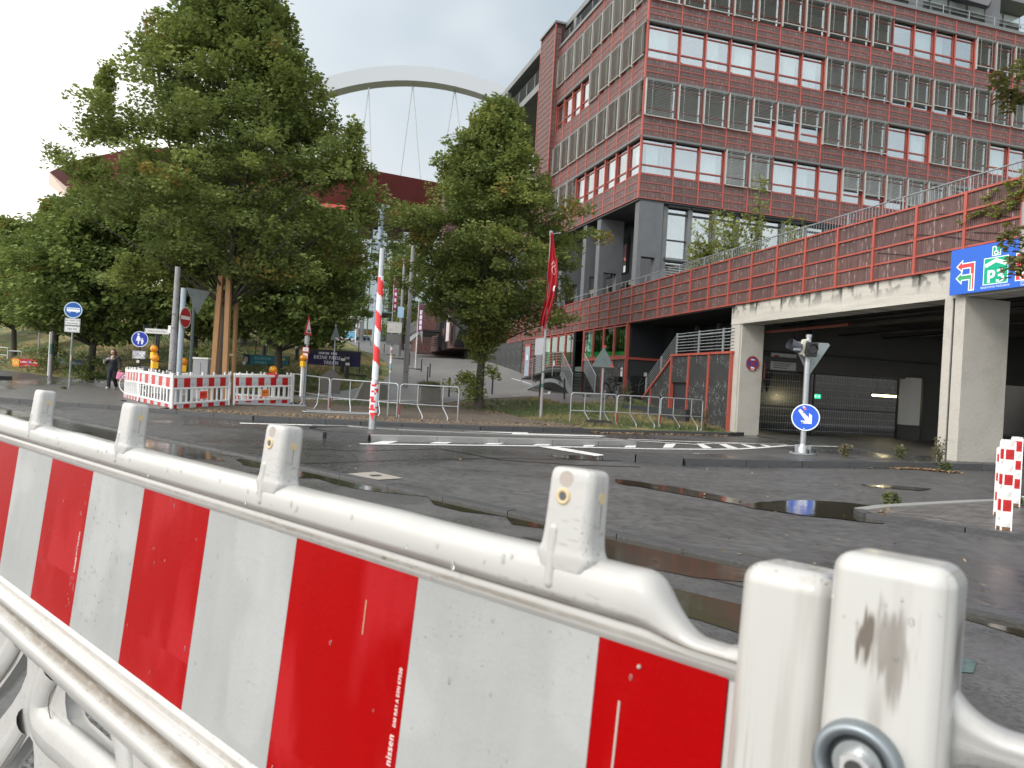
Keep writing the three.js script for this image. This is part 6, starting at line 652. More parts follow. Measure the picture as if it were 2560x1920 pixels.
// pedestrian sign, ticket box, street name
{ const f = tl(342, 985, 26.5), t = thing('pedestrian_sign', 'round blue sign with a white adult and child above a sticker-covered plate', 'traffic sign', f, 0.2); const Y = py => at(350, py, 26.5).y - f.y; part('pole', bar(V(0, -0.1, -0.05), V(0, Y(826), -0.05), 0.035), M.dark, t);
  circSign(t, 0.30, canvasTex(256, 256, (x) => { x.fillStyle = '#dfe8f4'; x.fillRect(0, 0, 256, 256); x.fillStyle = '#1b35a8'; x.beginPath(); x.arc(128, 128, 117, 0, 7); x.fill(); x.fillStyle = '#eef2f8'; x.beginPath(); x.arc(104, 48, 17, 0, 7); x.fill(); x.beginPath(); x.moveTo(90, 72); x.lineTo(118, 72); x.lineTo(134, 112); x.lineTo(150, 132); x.lineTo(144, 140); x.lineTo(124, 122); x.lineTo(138, 156); x.lineTo(120, 156); x.lineTo(116, 208); x.lineTo(100, 208); x.lineTo(98, 156); x.lineTo(66, 156); x.lineTo(82, 110); x.fill(); x.beginPath(); x.arc(164, 122, 13, 0, 7); x.fill(); x.beginPath(); x.moveTo(150, 138); x.lineTo(178, 138); x.lineTo(192, 160); x.lineTo(182, 166); x.lineTo(180, 180); x.lineTo(176, 208); x.lineTo(152, 208); x.lineTo(150, 160); x.lineTo(140, 150); x.fill(); }), Y(848));
  const [g, m] = face(0.44, 0.28, canvasTex(128, 96, (x) => { x.fillStyle = '#b9bcc4'; x.fillRect(0, 0, 128, 96); const r = rngOf(9); for (let i = 0; i < 26; i++) { x.fillStyle = ['#8a8d98', '#d8dade', '#c9806c', '#6f7684', '#e6e6e6', '#a06a58'][Math.floor(r() * 6)]; x.fillRect(r() * 118, r() * 84, 6 + r() * 22, 5 + r() * 16); } }), 0.0075); part('plate', bx(0.46, 0.3, 0.012, 0, Y(887), 0), M.signBack, t); g.translate(0, Y(887), 0); part('plate_face', g, m, t); part('sticker', bx(0.1, 0.1, 0.004, -0.03, Y(904), -0.012), std([0.7, 0.6, 0.58], 0.6), t);
  const b = thing('litter_box', 'dark grey metal box with white labels below the pedestrian sign', 'box', V(f.x + 0.25, f.y, f.z - 0.1), 0.2); part('body', new RoundedBoxGeometry(0.52, 0.62, 0.3, 2, 0.03).translate(0, 0.78, 0), std([0.06, 0.07, 0.08], 0.5), b); part('leg', bar(V(0, -0.1, 0), V(0, 0.5, 0), 0.04), M.dark, b); part('label_plate', [bx(0.1, 0.2, 0.01, -0.08, 0.85, 0.155), bx(0.12, 0.1, 0.01, 0.1, 0.8, 0.155)], std([0.4, 0.42, 0.42], 0.6), b);
  const f2 = tl(383, 975, 27), s = thing('street_name_sign', 'white street name sign on a slim dark pole behind the enclosure', 'street sign', f2, 0.12); const top = at(385, 808, 27).y - f2.y, sy = at(385, 828, 27).y - f2.y; part('pole', [bar(V(0, -0.1, -0.03), V(0, top, -0.03), 0.03), bar(V(0.07, -0.1, -0.06), V(0.07, top - 0.25, -0.06), 0.045)], M.dark, s);
  const [sg, sm] = face(0.9, 0.18, canvasTex(512, 100, (x, w, h) => { x.fillStyle = '#dcdcd8'; x.fillRect(0, 0, w, h); x.fillStyle = '#26282a'; x.font = '46px sans-serif'; x.textAlign = 'center'; x.fillText('Willy-Brandt-Platz', w / 2, 66); }), 0.009); sg.translate(0.02, sy, 0); part('plate', bx(0.92, 0.2, 0.016, 0.02, sy, 0), M.signBack, s); part('plate_face', sg, sm, s); part('cross_plate', bx(0.016, 0.2, 0.7, -0.46, sy + 0.12, -0.3), M.signBackDark, s); }
// lamp post, steel pole with the no-entry sign, dark sign back
{ const f = at(424, 1032, 20.6), t = thing('lamp_post', 'thick grey lamp post rising into the tallest tree at the enclosure corner', 'lamp post', f); part('pole', [bar(V(0, -0.2, 0), V(0, 2.35, 0), 0.105, 0.1, 18), bar(V(0, 2.35, 0), V(0, 4.3, 0), 0.085, 0.075, 16)], M.lampPost, t); part('service_door', [bx(0.1, 0.02, 0.02, -0.02, 1.25, 0.1), bx(0.1, 0.015, 0.02, 0, 2.9, 0.08), bx(0.1, 0.012, 0.02, 0, 2.5, 0.09)], M.dark, t); part('white_box', bx(0.08, 0.22, 0.1, -0.11, 2.45, 0.02), M.white, t);
  const g = at(442, 1030, 20.2), p = thing('no_entry_sign', 'red no-entry sign with white bar turned sideways on a thick steel pole', 'traffic sign', g); const Y = py => at(455, py, 20.2).y - g.y; part('pole', [bar(V(0, -0.2, 0), V(0, Y(720), 0), 0.075, 0.075, 18)], std([0.30, 0.36, 0.40], 0.45, 0.3), p);
  const q = new THREE.Group(); const face3 = 1.5; part('sign_back', put(disc(0.305, 0.014), 0.1, Y(794), 0.02, 0, face3), M.signBack, p); const cg = new THREE.CircleGeometry(0.30, 40); const ct = canvasTex(256, 256, (x) => { x.fillStyle = '#d8d8d6'; x.fillRect(0, 0, 256, 256); x.fillStyle = '#a8252b'; x.beginPath(); x.arc(128, 128, 119, 0, 7); x.fill(); x.fillStyle = '#d9d7d2'; x.fillRect(26, 108, 204, 42); }); part('sign_face', put(cg, 0.1 + 0.008 * Math.sin(face3), Y(794), 0.02 + 0.008 * Math.cos(face3), 0, face3), label(ct), p);
  const h = at(474, 1030, 21.0), b = thing('triangle_sign', 'grey back of a triangular sign on a dark pole just right of the no-entry sign', 'traffic sign', h); const Yb = py => at(474, py, 21).y - h.y; part('pole', bar(V(-0.05, -0.1, 0), V(-0.05, Yb(730), 0), 0.045), M.signBackDark, b); part('sign_back', put(plate([[-0.42, 0.35], [0.42, 0.35], [0, -0.38]], 0.012, [], 0.01), 0.03, Yb(752), -0.05, 0, 1.15), M.signBack, b); }
// timber stakes propping the tallest tree
{ const S = [[527, 985, 553, 690, 22.1, 'front left timber stake of the tallest tree'], [559, 985, 573, 690, 22.0, 'front right and widest-looking timber stake of the tallest tree'], [529, 975, 549, 692, 23.1, 'rear left timber stake, mostly behind the front left one'], [580, 985, 591, 755, 23.0, 'thin-looking rear right timber stake with slots']]; S.forEach(([x0, y0, x1, y1, d, lb], i) => { const a = at(x0, 1026, d), b = at(x1, y1, d); a.y = 0.02; const t = thing('timber_stake', lb, 'tree stake', a, 0, 'timber stakes round the tallest tree'); part('beam', beam(V(0, 0, 0), b.clone().sub(a), i === 3 ? 0.09 : 0.145, 0.145, V(0, 0, 1)), wood, t); part('strap', bx(0.16, 0.02, 0.16, 0, 0.95, 0), M.dark, t); }); const k = at(574, 888, 22.6); const c = thing('stake_tie', 'pale yellow cross tie between the right-hand tree stakes', 'tie', k); part('rod', bar(V(-0.12, 0, 0), V(0.12, 0, 0), 0.045, 0.045, 12), std([0.5, 0.48, 0.25], 0.7), c); }
{ const f = at(507, 1005, 24.2); f.y = 0.1; const t = thing('utility_cabinet', 'grey utility cabinet with a pale lid behind the striped barriers', 'cabinet', f, -0.35); part('body', new RoundedBoxGeometry(0.66, 1.42, 0.42, 2, 0.02).translate(0, 0.71, 0), std([0.25, 0.255, 0.27], 0.55), t); part('lid', bx(0.7, 0.05, 0.46, 0, 1.45, 0), M.white, t); part('door_seam', [bx(0.01, 1.2, 0.01, 0.02, 0.72, 0.212)], M.dark, t); }
// fences and banners along the slope
const bannerTex = (w, h, bg, draw) => canvasTex(w, h, (x) => { x.fillStyle = bg; x.fillRect(0, 0, w, h); draw(x, w, h); });
function banner(px0, py0, px1, py1, d, tex, lb, bgc) { const h0 = hit(px0, py1 + 2), a = V(h0.x, h0.y + 0.06, h0.z); d = -a.z; const hh = (py1 - py0) / 1750 * d, L = (px1 - px0) / 1750 * d * 1.003, t = thing('banner', lb, 'banner', a, 0); const g = new THREE.PlaneGeometry(L, hh, 24, 3), p = g.attributes.position; for (let i = 0; i < p.count; i++) p.setZ(i, 0.05 * Math.sin(p.getX(i) * 4 + d) * (0.5 + 0.5 * Math.sin(p.getX(i) * 1.7)) + 0.02 * Math.sin(p.getY(i) * 9)); g.computeVertexNormals(); g.translate(L / 2, hh / 2, 0.06); const m = label(tex); m.side = THREE.DoubleSide; m.roughness = 0.7; part('cloth', g, m, t); part('post', [0, 0.5, 1].map(q => bar(V(L * q, -0.35, -0.02), V(L * q, hh + 0.05, -0.02), 0.03, 0.03, 6)), M.dark, t); return t; }
banner(31, 896, 100, 917, 46, bannerTex(512, 160, '#b0202c', (x, w, h) => { x.fillStyle = '#d9913a'; x.fillRect(0, 0, 130, h); x.fillStyle = '#f0c878'; x.font = 'bold 120px serif'; x.fillText('W', 10, 120); x.fillStyle = '#f2e4e0'; x.font = 'bold 52px sans-serif'; x.fillText('Lebendi', 150, 75); x.fillText('Gut', 410, 75); x.font = '24px sans-serif'; x.fillText('www.lebendig.de', 220, 130); x.fillStyle = '#4a6cb0'; x.beginPath(); x.arc(300, 60, 26, 0, 7); x.fill(); x.fillStyle = '#5f9a48'; x.fillRect(360, 40, 30, 40); }), 'red banner with a yellow end hung on the fence below the slope');
banner(147, 897, 206, 914, 41, bannerTex(512, 150, '#5d7186', (x, w, h) => { x.fillStyle = '#8fa2b6'; x.fillRect(10, 70, 480, 40); x.fillStyle = '#45586e'; x.fillRect(0, 0, w, 50); x.fillStyle = '#c26a62'; x.fillRect(20, 120, 180, 20); }), 'faded blue-grey banner on the fence behind the bus sign');
banner(607, 886, 721, 912, 31.5, bannerTex(1024, 230, '#2f7482', (x, w, h) => { x.fillStyle = '#23434f'; x.fillRect(90, 0, 80, h); x.fillStyle = '#c9a491'; x.beginPath(); x.ellipse(70, 120, 42, 75, 0.2, 0, 7); x.fill(); x.fillStyle = '#e8ecec'; x.fillRect(0, 160, 60, 70); x.fillStyle = '#1d2528'; x.fillRect(40, 0, 60, 50); x.fillStyle = '#74b6be'; x.font = 'bold 84px sans-serif'; x.fillText('RUNDUM', 260, 100); x.fillText('SPORT', 280, 200); x.fillStyle = '#cbb64a'; x.fillRect(880, 40, 70, 50); }), 'teal banner with a face at one end on the fence behind the enclosure');
const pf = t => (x, w, h) => { x.fillStyle = '#e6e4ee'; x.textAlign = 'center'; t(x, w, h); };
banner(774, 873, 900, 896, 37.2, bannerTex(1024, 190, '#1d1a30', pf((x, w) => { x.font = 'bold 64px sans-serif'; x.fillText('LOA’SU  FAN', w * 0.36, 92); })), 'dark purple banner whose top edge shows behind the front purple banner');
banner(769, 885, 899, 912, 36.2, bannerTex(1024, 212, '#2b2350', pf((x, w, h) => { x.font = 'bold 92px sans-serif'; x.fillText('DEINE FREUNDE', w * 0.46, 92); x.fillText('TREAN', w * 0.45, 188); })), 'purple banner with large white capital letters on the grass');
function fence(pts, h, lb, post = 1.6) { const t = thing('slope_fence', lb, 'fence', pts[0]); const P = pts.map(p => p.clone().sub(pts[0])); const posts = []; for (let i = 0; i < P.length - 1; i++) { part('rail', [bar(P[i].clone().add(V(0, h, 0)), P[i + 1].clone().add(V(0, h, 0)), 0.022, 0.022, 5), bar(P[i].clone().add(V(0, 0.12, 0)), P[i + 1].clone().add(V(0, 0.12, 0)), 0.018, 0.018, 5)], M.dark, t); const n = Math.max(1, Math.round(P[i].distanceTo(P[i + 1]) / post)); for (let k = 0; k <= n; k++) { const q = P[i].clone().lerp(P[i + 1], k / n); part('post', bar(q.clone().add(V(0, -0.3, 0)), q.clone().add(V(0, h, 0)), 0.028, 0.028, 6), M.dark, t); } } }
fence([tl(138, 930, 41.5), tl(300, 940, 38), tl(480, 950, 35)], 0.95, 'dark steel fence along the grass behind the walking woman'); fence([tl(590, 912, 32.4), tl(735, 915, 33)], 0.95, 'dark steel fence carrying the teal banner'); fence([tl(585, 880, 42), tl(640, 870, 44), tl(668, 872, 46)], 1.0, 'short dark fence higher on the slope behind the timber stakes');
{ const t = thing('site_fence', 'grey mesh fence panels at the far left behind the street', 'fence', tl(10, 915, 47)); const g = [bent([V(-2.6, 0, 0), V(-2.6, 0.95, 0), V(0.2, 0.95, 0), V(0.2, 0, 0), V(-2.6, 0, 0.001)], 0.03, 6, 0.1), bent([V(0.3, 0, 0.1), V(0.3, 0.75, 0.1), V(1.2, 0.75, 0.1), V(1.2, 0, 0.1)], 0.028, 6, 0.1), bar(V(-1.2, 0, 0), V(-1.2, 0.95, 0), 0.025), bar(V(-2.6, 0.45, 0), V(0.2, 0.45, 0), 0.02)]; part('frame', g, M.galv, t); }
// posts, lamp posts, flags
{ const f = tl(158, 934, 40), t = thing('lamp_post', 'slim pale and grey lamp post at the edge of the side street', 'lamp post', tl(126, 931, 39)); part('pole', [bar(V(0, -0.2, 0), V(0, 6, 0), 0.10, 0.07, 12)], M.lampPost, t); part('white_strip', bx(0.05, 2.6, 0.05, -0.09, 1.4, 0.06), M.white, t); part('lamp_head', bx(0.5, 0.1, 0.2, 0.2, 6, 0), M.dark, t); part('green_band', bar(V(0, 1.3, 0), V(0, 1.9, 0), 0.102), std([0.05, 0.12, 0.11], 0.6), t);
  const b = thing('thin_pole', 'thin pale pole on the slope above the red banner', 'pole', tl(95, 893, 49)); part('pole', [bar(V(0, -0.2, 0), V(0, 2.6, 0), 0.05)], M.lampPost, b); part('cap', bar(V(0, 2.6, 0), V(0, 2.64, 0), 0.06), M.dark, b); }
{ const t = thing('lamp_post', 'thick grey lamp post at the tip of the grass beside the ramp', 'lamp post', tl(1013, 961, 38.5)); part('pole', [bar(V(0, -0.3, 0), V(0, 2.6, 0), 0.155, 0.14, 16), bar(V(0, 2.6, 0), V(0, 8.5, 0), 0.125, 0.09, 16)], M.lampPost, t); part('service_door', [bx(0.16, 0.03, 0.02, 0.02, 0.9, 0.14), bx(0.14, 0.02, 0.02, 0.03, 2.1, 0.13)], M.dark, t); part('lamp_head', bx(1.2, 0.12, 0.3, 0.4, 8.5, 0), M.lampPost, t); const c = copyOf(t, tl(998, 882, 68), 0.6, 'grey lamp post farther up the ramp behind the tip of the grass'); c.scale.set(1.15, 1.1, 1.15); }
function beachFlag(px, py, top, d, lb, col, txt) { const f = tl(px, py, d), t = thing('beach_flag', lb, 'flag', f), h = (py - top) / 1750 * d; part('mast', [bar(V(0, 0, 0), V(0.0, h, 0), 0.045, 0.02, 8)], M.white, t); part('foot', bx(0.9, 0.08, 0.5, 0, 0.04, 0), M.dark, t); const w = 0.42, s = [[0, h * 0.55], [w * 0.9, h * 0.58], [w, h * 0.8], [w * 0.75, h * 0.93], [0.02, h]]; part('cloth', plate(s, 0.012), col, t); const fo = []; for (let i = 0; i < 4; i++) fo.push(bx(0.18, 0.3, 0.016, w * 0.5, h * (0.62 + i * 0.075), 0.008)); part('lettering', fo, M.white, t); }
beachFlag(975, 889, 690, 66, 'tall magenta beach flag on the ramp', std([0.30, 0.02, 0.10], 0.6)); beachFlag(1038, 922, 752, 52, 'dark purple beach flag right of the thick lamp post', std([0.13, 0.02, 0.10], 0.6));
{ const t = thing('sign_stand', 'small blue and white sign on a thin pole up the ramp', 'sign', tl(995, 902, 58)); part('pole', bar(V(0, 0, 0), V(0, 3.4, 0), 0.05), M.galv, t); part('panel', bx(0.5, 0.9, 0.05, 0, 3.9, 0), std([0.30, 0.45, 0.62], 0.4), t); part('foot', bx(1.0, 0.08, 0.6, 0, 0.04, 0), M.dark, t); }
{ const f = at(1351, 1056, 24), t = thing('flag_pole', 'tall grey flagpole with a long limp red flag before the shop front', 'flag pole', f); f.y; const H = at(1374, 586, 24).y - f.y; part('pole', [bar(V(0, -0.1, 0), V(0, 2.6, 0), 0.05), bar(V(0, 2.6, 0), V(0, H, 0), 0.042, 0.036)], M.lampPost, t); part('arm', [bar(V(-0.05, H, 0), V(0.34, H + 0.08, 0), 0.014), bar(V(0, H - 0.05, 0), V(0, H + 0.12, 0), 0.06)], M.galvDull, t); part('band', [bar(V(0, 1.2, 0), V(0, 1.33, 0), 0.054), bar(V(0, 1.7, 0), V(0, 1.76, 0), 0.053)], std([0.02, 0.09, 0.08], 0.6), t);
  const g = new THREE.PlaneGeometry(1, 3.25, 30, 30), p = g.attributes.position; for (let i = 0; i < p.count; i++) { const u = p.getX(i) + 0.5, v = 0.5 - p.getY(i) / 3.25, wdt = mix(0.10, 0.31, smooth(0, 0.45, v)) * (v > 0.6 ? mix(1, 0.72, smooth(0.6, 1, v)) : 1), drop = u > 0.5 ? (u - 0.5) * -0.25 * v : (0.5 - u) * 0.12; p.setXYZ(i, -0.03 + u * wdt + (v > 0.25 && v < 0.55 ? 0.05 * u : 0) - 0.16 * smooth(0.45, 1, v) + 0.02 * Math.sin(v * 11), H + 0.03 - v * 3.2 + drop, 0.08 + 0.075 * Math.sin(u * 15 + v * 2.6) * (0.25 + v)); } g.computeVertexNormals(); const ft = canvasTex(256, 1024, (x, w, h) => { x.fillStyle = '#a31a24'; x.fillRect(0, 0, w, h); x.strokeStyle = '#e8dcdc'; x.lineWidth = 7; x.beginPath(); x.arc(150, 400, 44, 0, 7); x.stroke(); x.lineWidth = 9; x.beginPath(); x.moveTo(90, 350); x.lineTo(150, 300); x.lineTo(190, 340); x.lineTo(140, 370); x.stroke(); x.fillStyle = '#e8dcdc'; x.fillRect(180, 560, 40, 60); }); const fm = label(ft); fm.side = THREE.DoubleSide; fm.roughness = 0.75; part('flag', g, fm, t); }
// dark bollards
{ const mk = () => { const t = thing('bollard', '', 'bollard', V(0, 0, 0), 0, 'dark steel bollards'); part('shaft', bar(V(0, -0.1, 0), V(0, 0.86, 0), 0.045, 0.042, 12), M.dark, t); part('cap', [bar(V(0, 0.86, 0), V(0, 0.9, 0), 0.05, 0.05, 12), new THREE.SphereGeometry(0.046, 12, 8).translate(0, 0.91, 0)], M.dark, t); return t; };
  const B = [[1122, 992, 34.6, 'dark bollard beside the planted concrete trough'], [1068, 954, 45, 'dark bollard third up the ramp, left of a near twin'], [1074, 944, 47.5, 'dark bollard third up the ramp, right of a near twin'], [1053, 930, 51, 'dark bollard on the ramp just left of the beach flag foot line'], [1023, 913, 56, 'dark bollard half hidden by the thick lamp post'], [960, 883, 72, 'dark bollard far up the ramp beside the rectangular sign backs'], [927, 865, 82, 'slightly tilted dark bollard far up the ramp'], [912, 855, 88, 'leaning dark bollard at the top of the ramp'], [898, 850, 92, 'dark bollard at the very top of the ramp edge'], [1411, 999, 36, 'dark leaning bollard below the steel steps'], [1461, 993, 38, 'dark bollard in front of the green shrub'], [1568, 1004, 33.4, 'dark bollard by the shop corner post'], [1349, 992, 37, 'dark bollard hidden behind the flagpole'], [1230, 986, 36, 'dark bollard right of the sprouting tree trunk'], [1183, 985, 36, 'dark bollard behind the sprouts left of the tree trunk']];
  let first; B.forEach(([px, py, d, lb], i) => { const p = hit(px, py, 0.03); p.y += 0.03; if (!first) { first = mk(); first.position.copy(p); first.userData.label = lb; } else { const c = copyOf(first, p, i, lb); if (i === 6) c.rotation.z = 0.12; if (i === 7) c.rotation.z = 0.4; if (i === 9) c.rotation.z = -0.06; } }); }
for (const [px, py, d, lb] of [[742, 894, 42, 'dark post with a pale band on the slope left of the purple banner'], [858, 884, 40, 'dark and white post top just above the purple banner, left one'], [870, 890, 39, 'dark and white post top just above the purple banner, right one'], [660, 888, 44, 'dark post with a pale band on the slope behind the teal banner']]) { const t = thing('banded_post', lb, 'post', tl(px, py, d)); part('shaft', bar(V(0, -0.2, 0), V(0, 1.05, 0), 0.11, 0.11, 10), M.dark, t); part('band', bar(V(0, 0.72, 0), V(0, 0.86, 0), 0.115, 0.115, 10), M.white, t); }
// concrete planters
{ const t = thing('concrete_block', 'sloping concrete block behind the wrapped pole', 'concrete block', at(922, 1000, 33.6)); t.position.y = LAND(t.position.x, t.position.z); const s = plate([[-0.75, 0], [0.72, 0], [0.68, 0.78], [-0.42, 0.82]], 0.9, [], 0.02); part('block', put(s, 0, 0, -0.5, 0, 0.25), std([0.105, 0.10, 0.085], 0.85, 0, { map: concreteMap }), t); part('painted_lit_side', put(plate([[-0.8, 0], [-0.42, 0], [-0.3, 0.82], [-0.46, 0.82]], 0.88, [], 0.01), -0.02, 0, -0.5, 0, 0.25), kerbConcrete, t);  // light on the block's left side is put into a paler concrete colour
  const p = thing('planter', 'square concrete planter with grassy weeds on top', 'planter', at(1072, 1004, 32.6), 0.3); p.position.y = LAND(p.position.x, p.position.z); part('trough', [new RoundedBoxGeometry(0.95, 0.68, 0.85, 2, 0.03).translate(0, 0.34, 0)], std([0.17, 0.165, 0.15], 0.85, 0, { map: concreteMap }), p); part('soil', bx(0.82, 0.03, 0.72, 0, 0.685, 0), dirt, p); const r = rngOf(3), L = []; for (let i = 0; i < 160; i++) L.push({ p: V((r() - 0.5) * 0.8, 0.68, (r() - 0.5) * 0.7), s: 1.6 + 1.4 * r(), c: lin(0.07, 0.11, 0.03).lerp(lin(0.16, 0.16, 0.06), r()) }); scatterLeaves('weeds', L, bladeGeo, bladeMat, p); 
  const k = thing('kerb_block', 'dark timber sleeper lying on the grass by the ramp', 'sleeper', tl(893, 950, 40)); part('sleeper', bx(1.0, 0.12, 0.14, 0, 0.05, 0), M.dark, k); part('end_cap', bx(0.02, 0.11, 0.13, 0.51, 0.05, 0), M.black, k); }
// warning sign pole with plates
{ const f = at(758, 1012, 22.6), t = thing('warning_sign', 'narrow-looking red triangle warning sign over white plates beside the enclosure', 'traffic sign', f); const Y = py => at(768, py, 22.6).y - f.y, a = 1.56; part('pole', bar(V(0.02, -0.1, 0), V(0.02, Y(800), 0), 0.04), M.postGrey, t);
  const tri = put(plate([[-0.36, 0], [0.36, 0], [0, 0.63]], 0.012, [], 0.004), 0.04, Y(838), 0.06, 0, a); part('sign_back', tri, M.redPaint, t); part('sign_face', put(plate([[-0.25, 0.07], [0.25, 0.07], [0, 0.5]], 0.004), 0.04 + 0.017 * Math.sin(a), Y(838), 0.06 + 0.017 * Math.cos(a), 0, a), M.whitePlain, t); part('sign_mark', put(plate([[-0.16, 0.1], [-0.08, 0.2], [0, 0.12], [0.08, 0.2], [0.16, 0.1]], 0.003), 0.04 + 0.0225 * Math.sin(a), Y(838), 0.06 + 0.0225 * Math.cos(a), 0, a), M.black, t);
  part('plate', bx(0.36, 0.26, 0.012, 0.03, Y(851), 0.08, 0, 1.5), M.whitePlain, t); part('plate_mark', [bx(0.02, 0.16, 0.004, 0.03 + 0.06, Y(851), 0.02, 0, 1.0), bx(0.02, 0.16, 0.004, 0.0, Y(851), 0.135, 0, 1.0)].map(g => g.translate(0.006, 0, 0.004)), M.black, t);
  for (const [y, h, w] of [[874, 0.13, 0.21], [891, 0.20, 0.18]]) { const [g, m] = face(w - 0.02, h, canvasTex(128, 96, (x) => { x.fillStyle = '#e2e2e4'; x.fillRect(0, 0, 128, 96); x.strokeStyle = '#b8303a'; x.lineWidth = 8; x.strokeRect(2, 2, 124, 92); x.fillStyle = '#8a8c94'; x.fillRect(22, 34, 84, 12); x.fillRect(30, 60, 68, 12); }), 0.0085); g.translate(0.0, Y(y), 0.07); part('plate', bx(w, h + 0.02, 0.014, 0.0, Y(y), 0.07), M.redPaint, t); part('plate_face', g, m, t); } }
// dark five-sided sign back on a pole, orange bin behind
{ const f = tl(829, 1000, 29), t = thing('sign_pole', 'thin pole with a dark triangle back above a dark five-sided sign back', 'traffic sign', f); const Y = py => at(835, py, 29).y - f.y; part('pole', bar(V(0, -0.2, -0.03), V(0, Y(810), -0.03), 0.03), M.postGrey, t); part('triangle_back', put(plate([[-0.2, 0], [0.2, 0], [0, 0.62]], 0.012, [], 0.01), 0.02, Y(850), 0), M.signBackDark, t); part('sticker', [bx(0.1, 0.07, 0.004, 0.07, Y(846), 0.026), bx(0.08, 0.05, 0.004, 0.14, Y(849), 0.026)], std([0.5, 0.35, 0.4], 0.6), t); part('panel_back', put(plate([[-0.42, 0], [0.38, -0.05], [0.42, 0.66], [0.0, 0.95], [-0.40, 0.66]], 0.02, [], 0.008), -0.06, Y(981), 0), std([0.085, 0.075, 0.072], 0.6), t);
  const b = thing('litter_bin', 'orange litter bin partly behind the dark five-sided sign back', 'litter bin', tl(838, 992, 30.5)); part('bin', [new THREE.CylinderGeometry(0.19, 0.16, 0.42, 18).translate(0.05, at(838, 957, 30.5).y - b.position.y, 0)], std([0.62, 0.13, 0.01], 0.5), b); part('post', bar(V(-0.12, -0.1, 0), V(-0.12, 1.2, 0), 0.03), M.postGrey, b); }
// two rectangular sign backs on a stickered pole
{ const f = at(969, 1045, 20.8), t = thing('sign_pole', 'grey pole with two rectangular sign backs and faded stickers', 'traffic sign', f); const Y = py => at(990, py, 20.8).y - f.y; part('pole', bar(V(0, -0.1, 0), V(0, Y(806), 0), 0.032), M.postGrey, t); part('sign_back', [bx(0.41, 0.30, 0.014, 0.06, Y(819), 0.05), bx(0.43, 0.02, 0.03, 0.06, Y(806), 0.05), bx(0.43, 0.02, 0.03, 0.06, Y(832), 0.05), bx(0.02, 0.32, 0.03, -0.145, Y(819), 0.05), bx(0.02, 0.32, 0.03, 0.265, Y(819), 0.05)], grimy([0.36, 0.35, 0.33], 0.6), t); part('sign_back', [bx(0.40, 0.30, 0.014, 0.04, Y(848), 0.05), bx(0.42, 0.02, 0.03, 0.04, Y(862), 0.05), bx(0.02, 0.3, 0.03, 0.23, Y(848), 0.05)], grimy([0.075, 0.075, 0.075], 0.6), t); part('clamp', [bx(0.07, 0.26, 0.05, 0.0, Y(819), 0.0), bx(0.07, 0.26, 0.05, 0, Y(848), 0)], M.postGrey, t);
  for (const [y, h, c] of [[872, 0.08, [0.6, 0.45, 0.5]], [880, 0.07, [0.25, 0.12, 0.15]], [893, 0.07, [0.6, 0.5, 0.3]], [903, 0.16, [0.55, 0.58, 0.66]], [917, 0.07, [0.16, 0.32, 0.42]], [930, 0.05, [0.5, 0.5, 0.5]]]) part('sticker', bar(V(0, Y(y) - h / 2, 0), V(0, Y(y) + h / 2, 0), 0.0335, 0.0335, 12, false), std(c, 0.6), t); }
// triangle sign back on a black rubber foot
{ const f = at(1500, 1066, 22.3); f.y = 0.06; const t = thing('triangle_sign', 'dark triangular sign back on a pole standing in a black rubber foot', 'traffic sign', f); const Y = py => at(1510, py, 22.3).y - f.y; part('pole', bar(V(0, 0.05, 0), V(0, Y(864), 0), 0.032), M.postGrey, t); part('sign_back', put(plate([[-0.36, 0], [0.36, 0], [0, 0.63]], 0.012, [], 0.012), -0.02, Y(918), 0.045), M.signBackDark, t); part('clamp', [bx(0.09, 0.05, 0.06, 0, Y(866), 0.02), bx(0.1, 0.05, 0.05, -0.02, Y(917), 0.03), bx(0.09, 0.06, 0.012, 0.26, Y(914), 0.07)], M.redPaint, t);
  const b = thing('rubber_block', 'stacked black rubber foot blocks under the triangular sign back', 'sign foot', f, 0.1); for (const [y, x, r] of [[0.055, 0, 0.06], [0.165, -0.03, -0.08]]) { part('block', put(plate([[-0.40, -0.05], [0.42, -0.05], [0.36, 0.04], [0.2, 0.055], [-0.22, 0.055], [-0.38, 0.04]], 0.36, [], 0.012), x, y, -0.2, 0, r), M.rubber, b); } }
